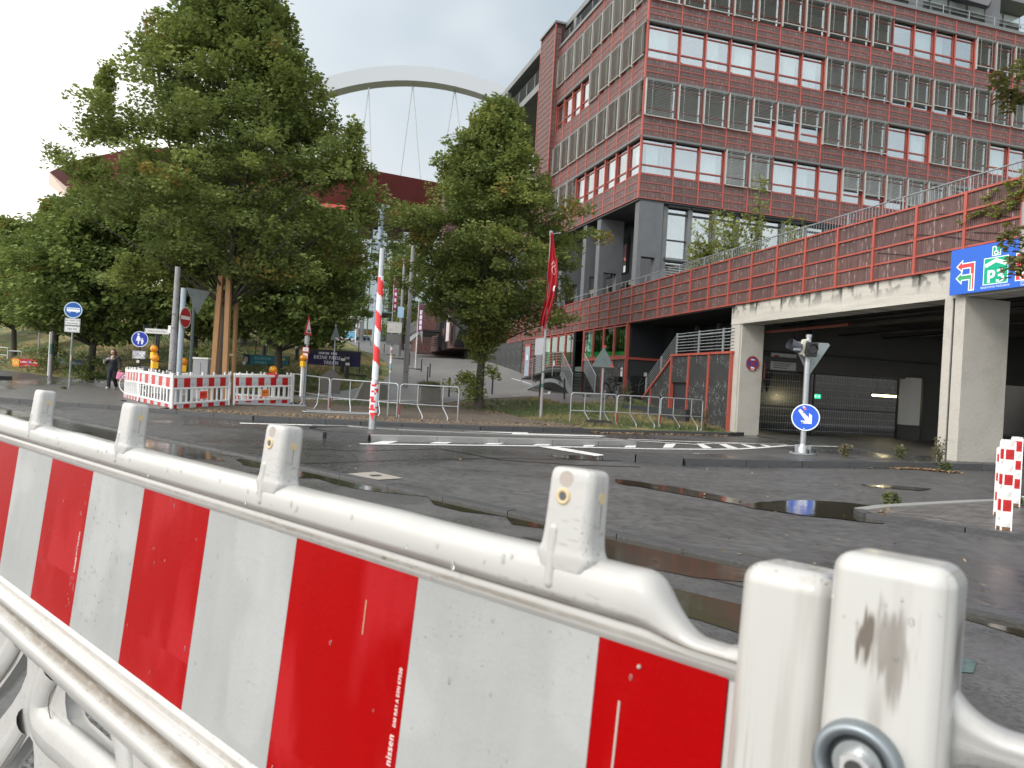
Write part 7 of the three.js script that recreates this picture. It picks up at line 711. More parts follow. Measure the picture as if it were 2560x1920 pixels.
// arrow sign on the kerb island
{ const f = at(2005, 1148, 14.9); f.y = 0.128; const t = thing('arrow_sign', 'round blue keep-right arrow sign on a steel pole with signal heads on the kerb island', 'traffic sign', f); const Y = py => at(2008, py, 14.9).y - f.y, s = 14.9 / 1750;
  part('pole', [bar(V(0, 0.02, 0), V(0, Y(905), 0), 0.06, 0.06, 18), bar(V(0, Y(905), 0), V(0, Y(838), 0), 0.055, 0.055, 18), bar(V(0, Y(842), 0), V(0, Y(836), 0), 0.062, 0.062, 18)], M.galv, t); part('base_plate', [new THREE.CylinderGeometry(0.28, 0.28, 0.03, 8).translate(0, 0.02, 0)], M.postGrey, t); part('base_cone', [bar(V(0, 0.03, 0), V(0, 0.22, 0), 0.13, 0.065, 8), bx(0.02, 0.18, 0.34, 0, 0.11, 0), bx(0.34, 0.18, 0.02, 0, 0.11, 0)], M.galv, t); for (const [x, z] of [[0.22, 0.08], [-0.22, 0.08], [0.02, 0.24], [0, -0.23]]) part('bolt', bar(V(x, 0.03, z), V(x, 0.12, z), 0.022, 0.022, 6), M.dark, t);
  const a = -0.55; const D = circSign; const arrowT = canvasTex(512, 512, (x) => { x.fillStyle = '#dfe9f4'; x.fillRect(0, 0, 512, 512); x.fillStyle = '#1450c0'; x.beginPath(); x.arc(256, 256, 238, 0, 7); x.fill(); x.fillStyle = '#e2e6e4'; x.beginPath(); x.moveTo(118, 132); x.lineTo(156, 98); x.lineTo(318, 262); x.lineTo(318, 170); x.lineTo(370, 210); x.lineTo(372, 374); x.lineTo(210, 374); x.lineTo(168, 322); x.lineTo(262, 322); x.closePath(); x.fill(); x.fillStyle = '#d4667a'; x.fillRect(204, 58, 50, 34); x.fillStyle = '#c8c4e4'; x.fillRect(196, 44, 40, 26); x.fillStyle = '#d4667a'; x.fillRect(224, 92, 40, 20); x.fillStyle = '#dfe9f4'; x.fillRect(226, 462, 26, 14); });
  part('sign_back', put(disc(0.285, 0.014), -0.01, Y(1043), 0.085, 0, a), M.signBack, t); part('sign_face', put(new THREE.CircleGeometry(0.281, 48), -0.01 + 0.0085 * Math.sin(a), Y(1043), 0.085 + 0.0085 * Math.cos(a), 0, a), label(arrowT), t); part('clamp', [bx(0.14, 0.05, 0.09, 0, Y(1030), 0.03), bx(0.14, 0.05, 0.09, 0, Y(1056), 0.03)], M.galvDull, t);
  part('triangle_back', put(plate([[-0.36, 0.64], [-0.34, 0.66], [0.37, 0.66], [0.40, 0.63], [0.02, 0.0], [-0.02, 0.0]], 0.012, [], 0.012), 0.08, Y(933), -0.09), std([0.25, 0.29, 0.29], 0.5, 0.3, { map: grimeTex }), t); part('speck', bx(0.02, 0.02, 0.004, 0.25, Y(886), -0.065), M.dark, t);
  // signal heads
  part('bracket', [bar(V(0, Y(850), 0.02), V(-0.17, Y(853), 0.1), 0.028), bx(0.08, 0.30, 0.05, -0.16, Y(870), 0.1, 0, 0.2, -0.12), bar(V(-0.12, Y(888), 0.1), V(0, Y(896), 0.02), 0.02), bx(0.05, 0.04, 0.05, -0.11, Y(888), 0.1)], std([0.62, 0.60, 0.50], 0.5), t);
  part('signal_head', [put(new RoundedBoxGeometry(0.23, 0.30, 0.14, 2, 0.02), 0.0, Y(874), 0.16, 0.05, -0.2, -0.06)], M.black, t); part('signal_lens', [put(new THREE.CylinderGeometry(0.085, 0.085, 0.02, 24).rotateX(Math.PI / 2), -0.01, Y(874), 0.24, 0.05, -0.2)], std([0.02, 0.022, 0.024], 0.15), t); part('signal_visor', [put(new THREE.CylinderGeometry(0.095, 0.1, 0.12, 24, 1, true, -1.7, 3.4).rotateX(-Math.PI / 2), -0.02, Y(874), 0.28, 0.05, -0.2)], std([0.03, 0.032, 0.034], 0.45, 0, { side: THREE.DoubleSide }), t);
  part('side_signal', [bar(V(-0.22, Y(872), 0.09), V(-0.46, Y(862), 0.14), 0.105, 0.115, 20, false)], std([0.07, 0.075, 0.09], 0.35, 0, { side: THREE.DoubleSide }), t); part('side_lens', put(new THREE.CylinderGeometry(0.1, 0.1, 0.02, 20).rotateZ(Math.PI / 2), -0.26, Y(870), 0.1), M.black, t); part('droplet_marks', [bx(0.16, 0.05, 0.004, -0.33, Y(876), 0.23)], std([0.2, 0.21, 0.22], 0.5), t); }
// red and white posts on the footway
{ const mk = (p, h, w, lb, turn, flip) => { const t = thing('striped_post', lb, 'bollard', p, turn, 'red and white posts on the footway'), n = 7, edges = flip ? [0, 0.26, 0.40, 0.53, 0.66, 0.79, 0.94, 1] : [0, 0.22, 0.345, 0.505, 0.62, 0.785, 0.895, 1]; for (let i = 0; i < n; i++) part(i % 2 ? 'red_band' : 'white_band', span(-w / 2, w / 2, edges[i] * h, edges[i + 1] * h, -w / 2, w / 2), i % 2 ? redFilm : std([0.78, 0.78, 0.76], 0.5, 0, { map: grimeTex }), t); part('edge_bead', [[-1, -1], [1, -1], [1, 1], [-1, 1]].map(([a, b]) => bx(0.012, h * 0.98, 0.012, a * w / 2, h * 0.49, b * w / 2)), M.whitePlain, t); part('rust_foot', span(-w / 2 - 0.003, w / 2 + 0.003, 0, 0.05 * h, -w / 2 - 0.003, w / 2 + 0.003), std([1.2, 0.8, 0.6], 0.9, 0, { map: dirtMap }), t); return t; };
  mk(ground(2508, 1327, 0.05), 0.93, 0.092, 'nearest red and white post with a rusty foot on the paved footway', -0.18); mk(ground(2534, 1266, 0.05), 0.9, 0.092, 'farther red and white post beside the weed tuft', -0.3, true); mk(ground(2500, 1290, 0.05), 0.80, 0.092, 'red and white post almost hidden behind the nearest one', -0.2); }
{ const t = thing('hanging_lamp', 'pale grey cylindrical street lamp entering the frame beside the blue sign', 'street lamp', at(2584, 636, 10)); part('lamp_body', [bar(V(0, 0.02, 0), V(0, 0.75, 0), 0.165, 0.165, 28), bar(V(0, -0.0, 0), V(0, 0.02, 0), 0.15, 0.165, 28)], std([0.42, 0.44, 0.44], 0.4, 0.3), t); part('lamp_opening', bar(V(0, -0.012, 0), V(0, 0, 0), 0.14, 0.14, 24), M.dark, t); part('arm', [bar(V(0, 0.7, 0), V(1.4, 1.0, 0), 0.05), bar(V(1.4, -4.2, 0), V(1.4, 1.2, 0), 0.08)], M.lampPost, t); }
// steel footbridge with steps to the shop door
{ const t = thing('steel_footbridge', 'grey steel footbridge with handrails and steps rising to the shop door', 'footbridge', WP, BT); const X0 = -1.35, A = s => V(X0, 0, -s), deckY = s => mix(2.12, 1.6, smooth(14.4, 22, s));
  const P = [[14.1, 2.12], [16, 2.12], [18, 2.0], [20, 1.82], [21.8, 1.66]]; for (let i = 0; i < P.length - 1; i++) part('deck', beam(V(X0 + 0.65, P[i][1], -P[i][0]), V(X0 + 0.65, P[i + 1][1], -P[i + 1][0]), 1.25, 0.08), M.dark, t);
  const arch = []; for (let i = 0; i < 12; i++) { const q = s => V(X0, mix(deckY(s) - 0.42, 0.95, Math.pow(Math.abs(s - 16.8) / 4.8, 2)), -s); const a = 13.4 + i * 0.68, b = a + 0.68; arch.push(beam(q(a), q(b), 0.1, 0.2)); } part('arch_girder', arch, std([0.22, 0.24, 0.25], 0.5, 0.3), t); part('stringer', beam(V(X0, 2.0, -14.1), V(X0, 0.9, -12.3), 0.1, 0.3), std([0.22, 0.24, 0.25], 0.5, 0.3), t);
  for (let i = 0; i < 7; i++) part('step', bx(1.1, 0.04, 0.27, X0 + 0.62, 2.0 - i * 0.165, -14.0 + i * 0.26), M.dark, t);
  const rl = []; for (let k = 0; k < 7; k++) { const o = 0.14 + k * 0.145, r = k === 6 ? 0.026 : 0.012; for (let i = 0; i < P.length - 1; i++) rl.push(bar(V(X0, P[i][1] + o, -P[i][0]), V(X0, P[i + 1][1] + o, -P[i + 1][0]), r, r, 5)); rl.push(bar(V(X0, 2.12 + o, -14.1), V(X0, 0.95 + o, -12.3), r, r, 5)); rl.push(bar(V(X0 + 1.25, 2.12 + o, -14.1), V(X0 + 1.25, 0.95 + o, -12.3), r, r, 5)); } part('railing', rl, M.galv, t); for (const s of [14.1, 15.6, 17.4, 19.4, 21.7]) part('railing_post', bar(V(X0, deckY(s) - 0.25, -s), V(X0, deckY(s) + 1.02, -s), 0.025), M.galv, t); part('railing_post', [bar(V(X0, 0.75, -12.35), V(X0, 1.95, -12.35), 0.025), bar(V(X0 + 1.25, 0.75, -12.35), V(X0 + 1.25, 1.95, -12.35), 0.025)], M.galv, t); part('notice', bx(0.012, 0.26, 0.2, X0 - 0.04, 2.55, -15.3), M.whitePlain, t);
  part('footing', [bx(1.4, 0.9, 0.7, X0 + 0.6, 0.6, -11.9), bx(0.4, 0.7, 0.5, X0, 0.6, -12.5)], kerbConcrete, t); }
{ const t = thing('stone_steps', 'low pale stone bed edge and steps under the steel stair', 'planter', WP, BT); for (let i = 0; i < 3; i++) part('stone', bx(1.3, 0.16, 3.0 - i * 0.5, -0.9, 0.98 - i * 0.07, -10.4 + i * 0.1 - 0.2), kerbConcrete, t); part('soil', bx(1, 0.1, 2.4, -0.5, 1.03, -10.8), dirt, t); }
// bicycles
function bicycle(p, turn, lb, frameC, basket) { const t = thing('bicycle', lb, 'bicycle', p, turn); t.rotation.z = 0.0; const R = 0.34; for (const x of [-0.52, 0.52]) { const w = part('wheel', [put(new THREE.TorusGeometry(R, 0.02, 8, 36), x, R, 0)], basket ? M.rubber : M.white, t); const sp = []; for (let k = 0; k < 14; k++) { const a = k / 14 * 6.283; sp.push(bar(V(x, R, 0), V(x + Math.cos(a) * R, R + Math.sin(a) * R, 0), 0.003, 0.003, 4, false)); } part('spokes', sp, M.silver, w); part('hub', put(disc(0.03, 0.09), x, R, 0), M.silver, w); }
  const bb = V(-0.05, 0.3, 0), seat = V(-0.2, 0.85, 0), head = V(0.34, 0.82, 0), rear = V(-0.52, R, 0), fr = V(0.52, R, 0); part('frame', [bar(bb, seat, 0.018), bar(bb, head, 0.02), bar(V(-0.17, 0.74, 0), head, 0.016), bar(bb, rear, 0.013), bar(V(-0.17, 0.74, 0), rear, 0.012), bar(head.clone().add(V(-0.03, 0.1, 0)), fr, 0.016)], frameC, t); part('saddle', put(new RoundedBoxGeometry(0.26, 0.06, 0.15, 2, 0.025), -0.21, 0.9, 0), M.black, t); part('handlebar', bent([V(0.25, 1.05, -0.28), V(0.33, 1.03, 0), V(0.25, 1.05, 0.28)], 0.013, 6, 0.08), M.dark, t); part('crank', [put(disc(0.09, 0.012), -0.05, 0.3, 0.05), bar(V(-0.05, 0.3, 0.07), V(0.08, 0.2, 0.07), 0.01)], M.dark, t); for (const x of [-0.52, 0.52]) part('mudguard', put(new THREE.TorusGeometry(R + 0.04, 0.015, 5, 20, 2.2), x, R, 0, 0, 0, 0.5), M.dark, t);
  if (basket) part('basket', [bx(0.34, 0.26, 0.26, 0.54, 0.92, 0)], M.black, t); return t; }
bicycle(at(1527, 1000, 31.2), 0.9, 'dark bicycle with a black front basket leaning by the shop wall', std([0.02, 0.02, 0.022], 0.4), true); bicycle(at(347, 984, 25.6), 2.9, 'bicycle with a pale white wheel behind the left barrier', M.white, false);
{ const b = scene.children.filter(o => o.name.startsWith('bicycle')); b[0].position.y = LAND(b[0].position.x, b[0].position.z) + 0.03; b[1].position.y = LAND(b[1].position.x, b[1].position.z) + 0.07; }
// ---------------------------------------------------------------- near barrier: white moulded plastic with a red and grey reflective board
const font = await new FontLoader().loadAsync('fonts/droid/droid_sans_bold.typeface.json');
const BD = V(0.76494593, 0, 0.6440945), BTt = V(0.05789028, 0.99595273, -0.06875223).normalize(), BN = V().crossVectors(BD, BTt), B0 = V(0.647, 1.0843, 0), YB = 1.06; // along, up, towards the eye; board's top edge
const st = (px, py, n = 0) => { const [x, y] = ray(px, py), r = V(x, y, -1), o = V(0, EYE, 0), d = B0.clone().addScaledVector(BN, n).sub(o).dot(BN) / r.dot(BN), p = r.multiplyScalar(d).add(o).sub(B0); return [p.dot(BD), p.dot(BTt)]; };
const plasticMap = dtex(1024, 1024, (u, v) => { const n = tf(u, v, 5, 5, 5), m = tf(u, v, 60, 3, 9), sp = smooth(0.80, 0.86, tn(u, v, 220, 3)) * smooth(0.5, 0.7, tf(u, v, 9, 2, 6)), k = 0.90 + 0.12 * n - 0.06 * smooth(0.55, 0.75, m) - 0.35 * sp; const w = smooth(0.55, 0.8, tf(u, v, 7, 4, 33)) * 0.10; return [0.405 * k, (0.402 - 0.12 * w) * k, (0.388 - 0.26 * w) * k]; }, true, 2.2);
const plasticBump = dtex(512, 512, (u, v) => tf(u, v, 12, 5, 5), false, 3);
const nearPlastic = phy([1, 1, 1], 0.33, { map: plasticMap, bumpMap: plasticBump, bumpScale: 0.0002, clearcoat: 0.2, clearcoatRoughness: 0.25 });
const railDirt = (bands) => { const t = dtex(1024, 256, (u, v) => { const n = tf(u, v * 0.4, 12, 5, 5), f = tf(u * 1, v * 0.2, 90, 3, 8); let d = 0; for (const [c, w, a] of bands) d = Math.max(d, a * (1 - smooth(0.3, 1, Math.abs(v - c) / w)) * (0.45 + 0.9 * n) * (0.55 + 0.8 * f)); const sp = smooth(0.78, 0.85, tn(u, v * 0.5, 200, 4)) * smooth(0.52, 0.7, tf(u, v, 8, 3, 2)) * 0.6; d = clamp(d + sp * 0.6 + 0.10 * smooth(0.45, 0.7, tf(u, v, 9, 4, 14))); return [mix(0.405, 0.12, d), mix(0.401, 0.095, d), mix(0.386, 0.065, d)]; }, true, 0.8, 1); t.wrapT = THREE.ClampToEdgeWrapping; return t; };
function loft(sections) { // sections: [s, [[n, t] ...]] all of one length
  const pos = [], uv = [], ix = [], m = sections[0][1].length; sections.forEach(([s, P], i) => P.forEach(([n, t], k) => { pos.push(s, YB + t, n); uv.push(s, k / (m - 1)); if (i && k) { const a = (i - 1) * m + k - 1, b = a + 1, c = i * m + k - 1, d = c + 1; ix.push(a, c, b, b, c, d); } }));
  const g = new THREE.BufferGeometry(); g.setAttribute('position', new THREE.Float32BufferAttribute(pos, 3)); g.setAttribute('uv', new THREE.Float32BufferAttribute(uv, 2)); g.setIndex(ix); g.computeVertexNormals(); return g;
}
const TOPF = [[-0.001, -0.006], [0.0035, -0.001], [0.0042, 0.002], [0.0042, 0.0065], [0.0036, 0.0088], [0.0034, 0.0102], [0.0048, 0.0118], [0.0088, 0.0138], [0.0118, 0.0162], [0.0132, 0.020], [0.0138, 0.026], [0.0138, 0.033], [0.0126, 0.0385], [0.0096, 0.0425], [0.005, 0.0450], [-0.002, 0.0462], [-0.010, 0.0462], [-0.016, 0.0445], [-0.0205, 0.041], [-0.0228, 0.035], [-0.023, 0.022], [-0.0215, 0.012], [-0.018, 0.004], [-0.016, -0.006]];
const TOPL = [[-0.001, -0.006], [0.0035, -0.001], [0.0042, 0.001], [0.0046, 0.003], [0.005, 0.0045], [0.0056, 0.006], [0.006, 0.0072], [0.006, 0.0082], [0.0058, 0.0092], [0.0054, 0.0102], [0.0048, 0.0112], [0.004, 0.012], [0.003, 0.0127], [0.0016, 0.0132], [0, 0.0136], [-0.003, 0.0138], [-0.008, 0.0138], [-0.012, 0.0132], [-0.0145, 0.012], [-0.016, 0.0095], [-0.0165, 0.006], [-0.0165, 0.002], [-0.0165, -0.002], [-0.016, -0.006]];
const kAt = s => { const a = -0.726, b = -0.680; if (s < a) return 1; if (s > b) return 0; const q = (s - a) / (b - a); return q < 0.42 ? 1 - 0.42 * Math.pow(q / 0.42, 2.2) : 0.58 * Math.pow(1 - (q - 0.42) / 0.58, 1.75); };
const sheetTexRed = dtex(512, 512, (u, v) => { const st = tf(u, v * 0.12, 10, 4, 6), h = smooth(0.48, 0.75, tf(u, v * 0.35, 5, 4, 21)), f = tn(u, v, 256, 8), m = 0.85 + 0.3 * f * 0.4; return [(0.29 + 0.05 * h + 0.03 * st) * m, 0.0004 + 0.010 * h, 0.001 + 0.012 * h]; }, true);
const sheetTexGrey = dtex(512, 512, (u, v) => { const n = tf(u, v, 4, 5, 16), s = tf(u, v * 0.15, 14, 3, 3), sp = smooth(0.90, 0.95, tn(u, v, 140, 4)) * smooth(0.5, 0.65, tn(u, v, 11, 8)), ring = 0.03 * smooth(0.5, 0.6, tf(u, v, 3, 2, 40)), k = (0.26 + 0.045 * n + 0.035 * s + ring) * (1 - 0.3 * sp) * (0.97 + 0.06 * tn(u, v, 256, 2)); return [k * 0.985, k * 1.01, k * 0.995]; }, true);
const nearRed = phy([1, 1, 1], 0.36, { map: sheetTexRed, bumpMap: rescale(bumpTex, 2), bumpScale: 0.0002, specularIntensity: 0.14 }), nearGrey = phy([1, 1, 1], 0.38, { map: sheetTexGrey, bumpMap: rescale(bumpTex, 2), bumpScale: 0.0002, specularIntensity: 0.5 });
const mouldSeam = std([0.16, 0.13, 0.10], 0.8), mouldDot = std([0.50, 0.40, 0.24], 0.7);
function nearBarrier(name, lb) { const t = thing(name, lb, 'barrier', B0.clone().addScaledVector(BTt, -YB), 0, undefined); t.quaternion.setFromRotationMatrix(new THREE.Matrix4().makeBasis(BD, BTt, BN)); return t; }
function column(rows, w, d, r) { // upright of rounded-rectangle section; rows: [height, scale]
  const ring = []; for (let c = 0; c < 4; c++) for (let k = 0; k <= 5; k++) { const a = (c + k / 5) * Math.PI / 2, sx = c === 0 || c === 3 ? 1 : -1, sz = c < 2 ? 1 : -1; ring.push([sx * (w / 2 - r) + r * Math.cos(a), sz * (d / 2 - r) + r * Math.sin(a)]); }
  const m = ring.length, pos = [], uv = [], ix = []; rows.forEach(([y, k], i) => { for (let j = 0; j <= m; j++) { const [x, z] = ring[j % m]; const e = (k - 1) * w * 0.5; pos.push(x + Math.sign(x) * Math.min(Math.abs(x), e > 0 ? 1 : Math.abs(x)) * (k > 1 ? 0 : k - 1) + (k > 1 ? x / (w / 2) * e : 0), y, z * (k > 1 ? 1 + (k - 1) * 0.25 : k)); uv.push(j / m * 2 * (w + d), y); if (i && j) { const a = (i - 1) * (m + 1) + j - 1, b = a + 1, c = i * (m + 1) + j - 1, q = c + 1; ix.push(a, c, b, b, c, q); } } });
  const g = new THREE.BufferGeometry(); g.setAttribute('position', new THREE.Float32BufferAttribute(pos, 3)); g.setAttribute('uv', new THREE.Float32BufferAttribute(uv, 2)); g.setIndex(ix); g.computeVertexNormals(); return g;
}
const NB = nearBarrier('road_barrier', 'large white plastic road barrier with a red and grey striped board nearest the eye');
{ const t = NB, S0 = -2.42, ss = []; for (let s = S0; s < -0.74; s += 0.06) ss.push(s); for (let s = -0.735; s <= -0.640; s += 0.0035) ss.push(s);
  const topMat = phy([1, 1, 1], 0.3, { map: railDirt([[0.26, 0.045, 0.85], [0.10, 0.03, 0.5], [0.33, 0.07, 0.35]]), clearcoat: 0.3, clearcoatRoughness: 0.18 });
  part('top_rail', loft(ss.map(s => { const k = kAt(s), w = 0.0006 * Math.sin(s * 31) + 0.0005 * Math.sin(s * 77); return [s, TOPF.map((p, i) => [mix(TOPL[i][0], p[0], k), mix(TOPL[i][1], p[1], k) + (i > 10 && i < 20 ? w : 0)])]; })), topMat, t);
  // reflective board: full-height stripes
  const edge = [-2.233, -2.0483 + 0.0, -1.8633, -1.6783, -1.4933, -1.3083, -1.1233, -0.9383, -0.7533, -0.6608]; // stripe borders along the board
  for (let i = 0; i < edge.length - 1; i++) { const red = i % 2 === 0; const g = span(edge[i] + 0.0002, edge[i + 1] - 0.0002, YB - 0.248, YB + 0.0, -0.003, 0.0); const uv = g.attributes.uv; for (let k = 0; k < uv.count; k++) uv.setXY(k, uv.getX(k) * 3.2 + i * 0.37, uv.getY(k) * 3.2 + i * 0.53); part(red ? 'red_stripe' : 'grey_stripe', g, red ? nearRed : nearGrey, t); }
  part('board_back', span(S0, -0.62, YB - 0.25, YB + 0.001, -0.014, -0.0035), nearPlastic, t); part('board_rim', [span(-0.6604, -0.640, YB - 0.255, YB - 0.001, -0.003, -0.0012)], nearPlastic, t);
  // lower double ridge
  const LOW = [[-0.001, -0.240], [0.003, -0.2445], [0.004, -0.247], [0.0045, -0.2515], [0.008, -0.2535], [0.0135, -0.2560], [0.0165, -0.2605], [0.0165, -0.2655], [0.0135, -0.2705], [0.0085, -0.2745], [0.006, -0.279], [0.0058, -0.2835], [0.0085, -0.2885], [0.0140, -0.2915], [0.0178, -0.296], [0.0186, -0.302], [0.0172, -0.309], [0.0125, -0.3165], [0.007, -0.322], [0.001, -0.327], [-0.004, -0.336]];
  part('lower_rail', loft([S0, -2, -1.5, -1, -0.62].map(s => [s, LOW])), phy([1, 1, 1], 0.32, { map: railDirt([[0.53, 0.16, 1.0], [0.14, 0.05, 0.55], [0.92, 0.1, 0.3]]), clearcoat: 0.25, clearcoatRoughness: 0.2 }), t);
  // web below with rounded openings
  const z5 = (x, y) => { const [s, tt] = st(x / 3.319, 1420 + y / 3.319, -0.002); return [s, YB + tt]; };
  const holes = [[[552, 1012], [600, 1010], [640, 1034], [780, 1160], [905, 1272], [965, 1372], [992, 1500], [984, 1640], [960, 1665], [900, 1600], [800, 1490], [700, 1395], [610, 1312], [566, 1245], [550, 1120]], [[-260, 1290], [-120, 1120], [0, 1005], [80, 900], [160, 780], [205, 706], [226, 700], [236, 760], [232, 880], [176, 1016], [106, 1130], [26, 1232], [-60, 1350], [-160, 1420]], [[252, 1390], [282, 1440], [292, 1560], [290, 1800], [200, 1900], [40, 1900], [0, 1760], [70, 1640], [170, 1505]]].map(h => h.map(p => z5(...p)));
  part('lower_web', put(plate([[S0, YB - 0.33], [-0.62, YB - 0.33], [-0.62, 0.12], [S0, 0.12]], 0.018, [...holes, ...[-1.28, -1.0, -0.8].map(s => [[s - 0.07, YB - 0.36], [s + 0.06, YB - 0.36], [s + 0.06, YB - 0.62], [s - 0.07, YB - 0.62]])], 0.003), 0, 0, -0.022), nearPlastic, t);
  const path = a => a.map(p => { const q = z5(...p); return V(q[0], q[1], -0.002); }); const fat = (pts, r, sc = 0.55) => { const g = tube(pts, r, 14, true, 40), p = g.attributes.position; for (let i = 0; i < p.count; i++) p.setZ(i, -0.003 + (p.getZ(i) + 0.003) * sc); g.computeVertexNormals(); return g; };
  part('web_rib', fat(path([[455, 820], [400, 960], [352, 1120], [360, 1250], [440, 1370], [560, 1470], [700, 1590], [860, 1730], [1050, 1900]]), 0.031), nearPlastic, t); part('web_rib', fat(path([[170, 560], [110, 680], [0, 830], [-120, 980]]), 0.027), nearPlastic, t); part('web_rib', fat(path([[215, 1270], [150, 1390], [30, 1560], [-60, 1700]]), 0.024), nearPlastic, t); part('web_rib', fat(path([[1000, 1330], [1040, 1480], [1060, 1700]]), 0.02), nearPlastic, t);
  for (const a of [[[520, 972], [474, 1050], [462, 1130], [480, 1235]], [[214, 690], [110, 850], [0, 1012]], [[246, 1372], [150, 1515], [60, 1650]]]) part('mould_seam', tube(path(a).map(p => p.setZ(0.0135 - 0.006)), 0.0009, 5, true, 24), mouldSeam, t);
  // stubs on the top rail
  const stubGeo = column([[0.036, 1.04], [0.041, 1.16], [0.0455, 1.26], [0.048, 1.15], [0.0515, 1.08], [0.056, 1.04], [0.063, 1.01], [0.080, 0.985], [0.098, 0.97], [0.1035, 0.95], [0.1062, 0.89], [0.1074, 0.80], [0.108, 0.62], [0.108, 0.3], [0.108, 0.001]], 0.040, 0.0275, 0.0065);
  for (let i = 0; i < 5; i++) { const s = -0.783 - 0.389 * i, n0 = 0.0002; const st0 = part('stub', put(stubGeo, s, YB, n0), nearPlastic, t), fx = s + 0.0198, fz = n0 + 0.0134;
    part('channel', [put(new THREE.CapsuleGeometry(0.0052, 0.038, 6, 14), s - 0.009, YB + 0.044, fz - 0.0032)], nearPlastic, st0); part('mould_mark', [put(disc(0.0042, 0.0012, 24), fx - 0.0004, YB + 0.0885 - 0.002 * (i % 2), n0 - 0.001, 0, Math.PI / 2)], mouldDot, st0); part('mould_seam', [span(fx - 0.0003, fx + 0.0003, YB + 0.06, YB + 0.084, n0 - 0.0013, n0 - 0.0008), beam(V(fx, YB + 0.06, n0 - 0.001), V(fx + 0.0016, YB + 0.05, n0 - 0.003), 0.0005, 0.0009), beam(V(fx - 0.0006, YB + 0.0925, n0 - 0.001), V(fx - 0.001, YB + 0.103, n0 - 0.0005), 0.0005, 0.0008)], mouldSeam, st0);
    if (i < 2) { part('bolt_hole', put(new THREE.TorusGeometry(0.0046, 0.0019, 8, 24), s - 0.004, YB + 0.087, fz - 0.0004), mouldDot, st0); part('hole', put(disc(0.0036, 0.0012, 20), s - 0.004, YB + 0.087, fz), std([0.07, 0.075, 0.08], 0.6), st0); part('stain', put(disc(0.006, 0.0006, 20), s - 0.003, YB + 0.0995, fz - 0.0003), std([0.34, 0.30, 0.27], 0.8), st0); } }
  // end post
  const postTex = dtex(512, 1024, (u, v) => { const n = tf(u, v, 5, 5, 3), str = tf(u, v * 0.6, 22, 4, 6), d = smooth(0.5, 0.8, str) * smooth(0.4, 0.62, tf(u, v, 5, 3, 9)) * smooth(0.98, 0.80, v) * 0.8 + 0.18 * smooth(0.5, 0.7, n); return [mix(0.41, 0.14, d), mix(0.406, 0.12, d), mix(0.39, 0.09, d)]; }, true);
  const pg = new RoundedBoxGeometry(0.053, 1.08, 0.05, 8, 0.0125); part('end_post', put(pg, -0.629, YB + 0.069 - 0.54, -0.012), phy([1, 1, 1], 0.32, { map: postTex, clearcoat: 0.25 }), t);
  { const g = loft(Array.from({ length: 16 }, (_, i) => { const q = i / 15, a = q * Math.PI / 2, s = mix(-0.662, -0.643, Math.sin(a)), h = 0.0138 + 0.022 * (1 - Math.cos(a)); return [s, TOPL.map(([n, tt]) => [n, tt * h / 0.0138])]; })); part('post_fillet', g, nearPlastic, t); }
  part('rubber_foot', new RoundedBoxGeometry(0.7, 0.1, 0.4, 3, 0.03).translate(-1.6, 0.06, 0), M.rubber, t);
  // printed mark on the red stripes
  const word = (s, px, py, size, sx) => { const g = new TextGeometry(s, { font, size, depth: 0.0003, curveSegments: 3 }); g.rotateZ(Math.PI / 2); const [a, b] = st(px, py); g.translate(a, YB + b, 0.0001); return g; };
  const ink = std([0.62, 0.50, 0.48], 0.5); part('print', [word('nissen', 976, 1918, 0.0062), word('DM RA1 A DIN 67520', 989, 1820, 0.0037)], ink, t); part('print', [word('nissen', 187, 1432, 0.0055), word('DM RA1 A DIN 67520', 190, 1405, 0.0034)], ink, t);
  { const sc = std([0.42, 0.25, 0.16], 0.7); const [a, b] = st(917, 1500), [c, d] = st(1545, 1790); part('scratch', [beam(V(a, YB + b - 0.0, 0.0002), V(a + 0.0003, YB + b - 0.031, 0.0002), 0.0012, 0.0006, V(0, 0, 1))], sc, t); part('scratch', [beam(V(c, YB + d + 0.01, 0.0002), V(c - 0.0004, YB + d - 0.05, 0.0002), 0.0016, 0.0006, V(0, 0, 1)), put(new THREE.SphereGeometry(0.0016, 8, 6), c + 0.012, YB + d + 0.036, 0.0004)], std([0.35, 0.30, 0.27], 0.8), t); }
}
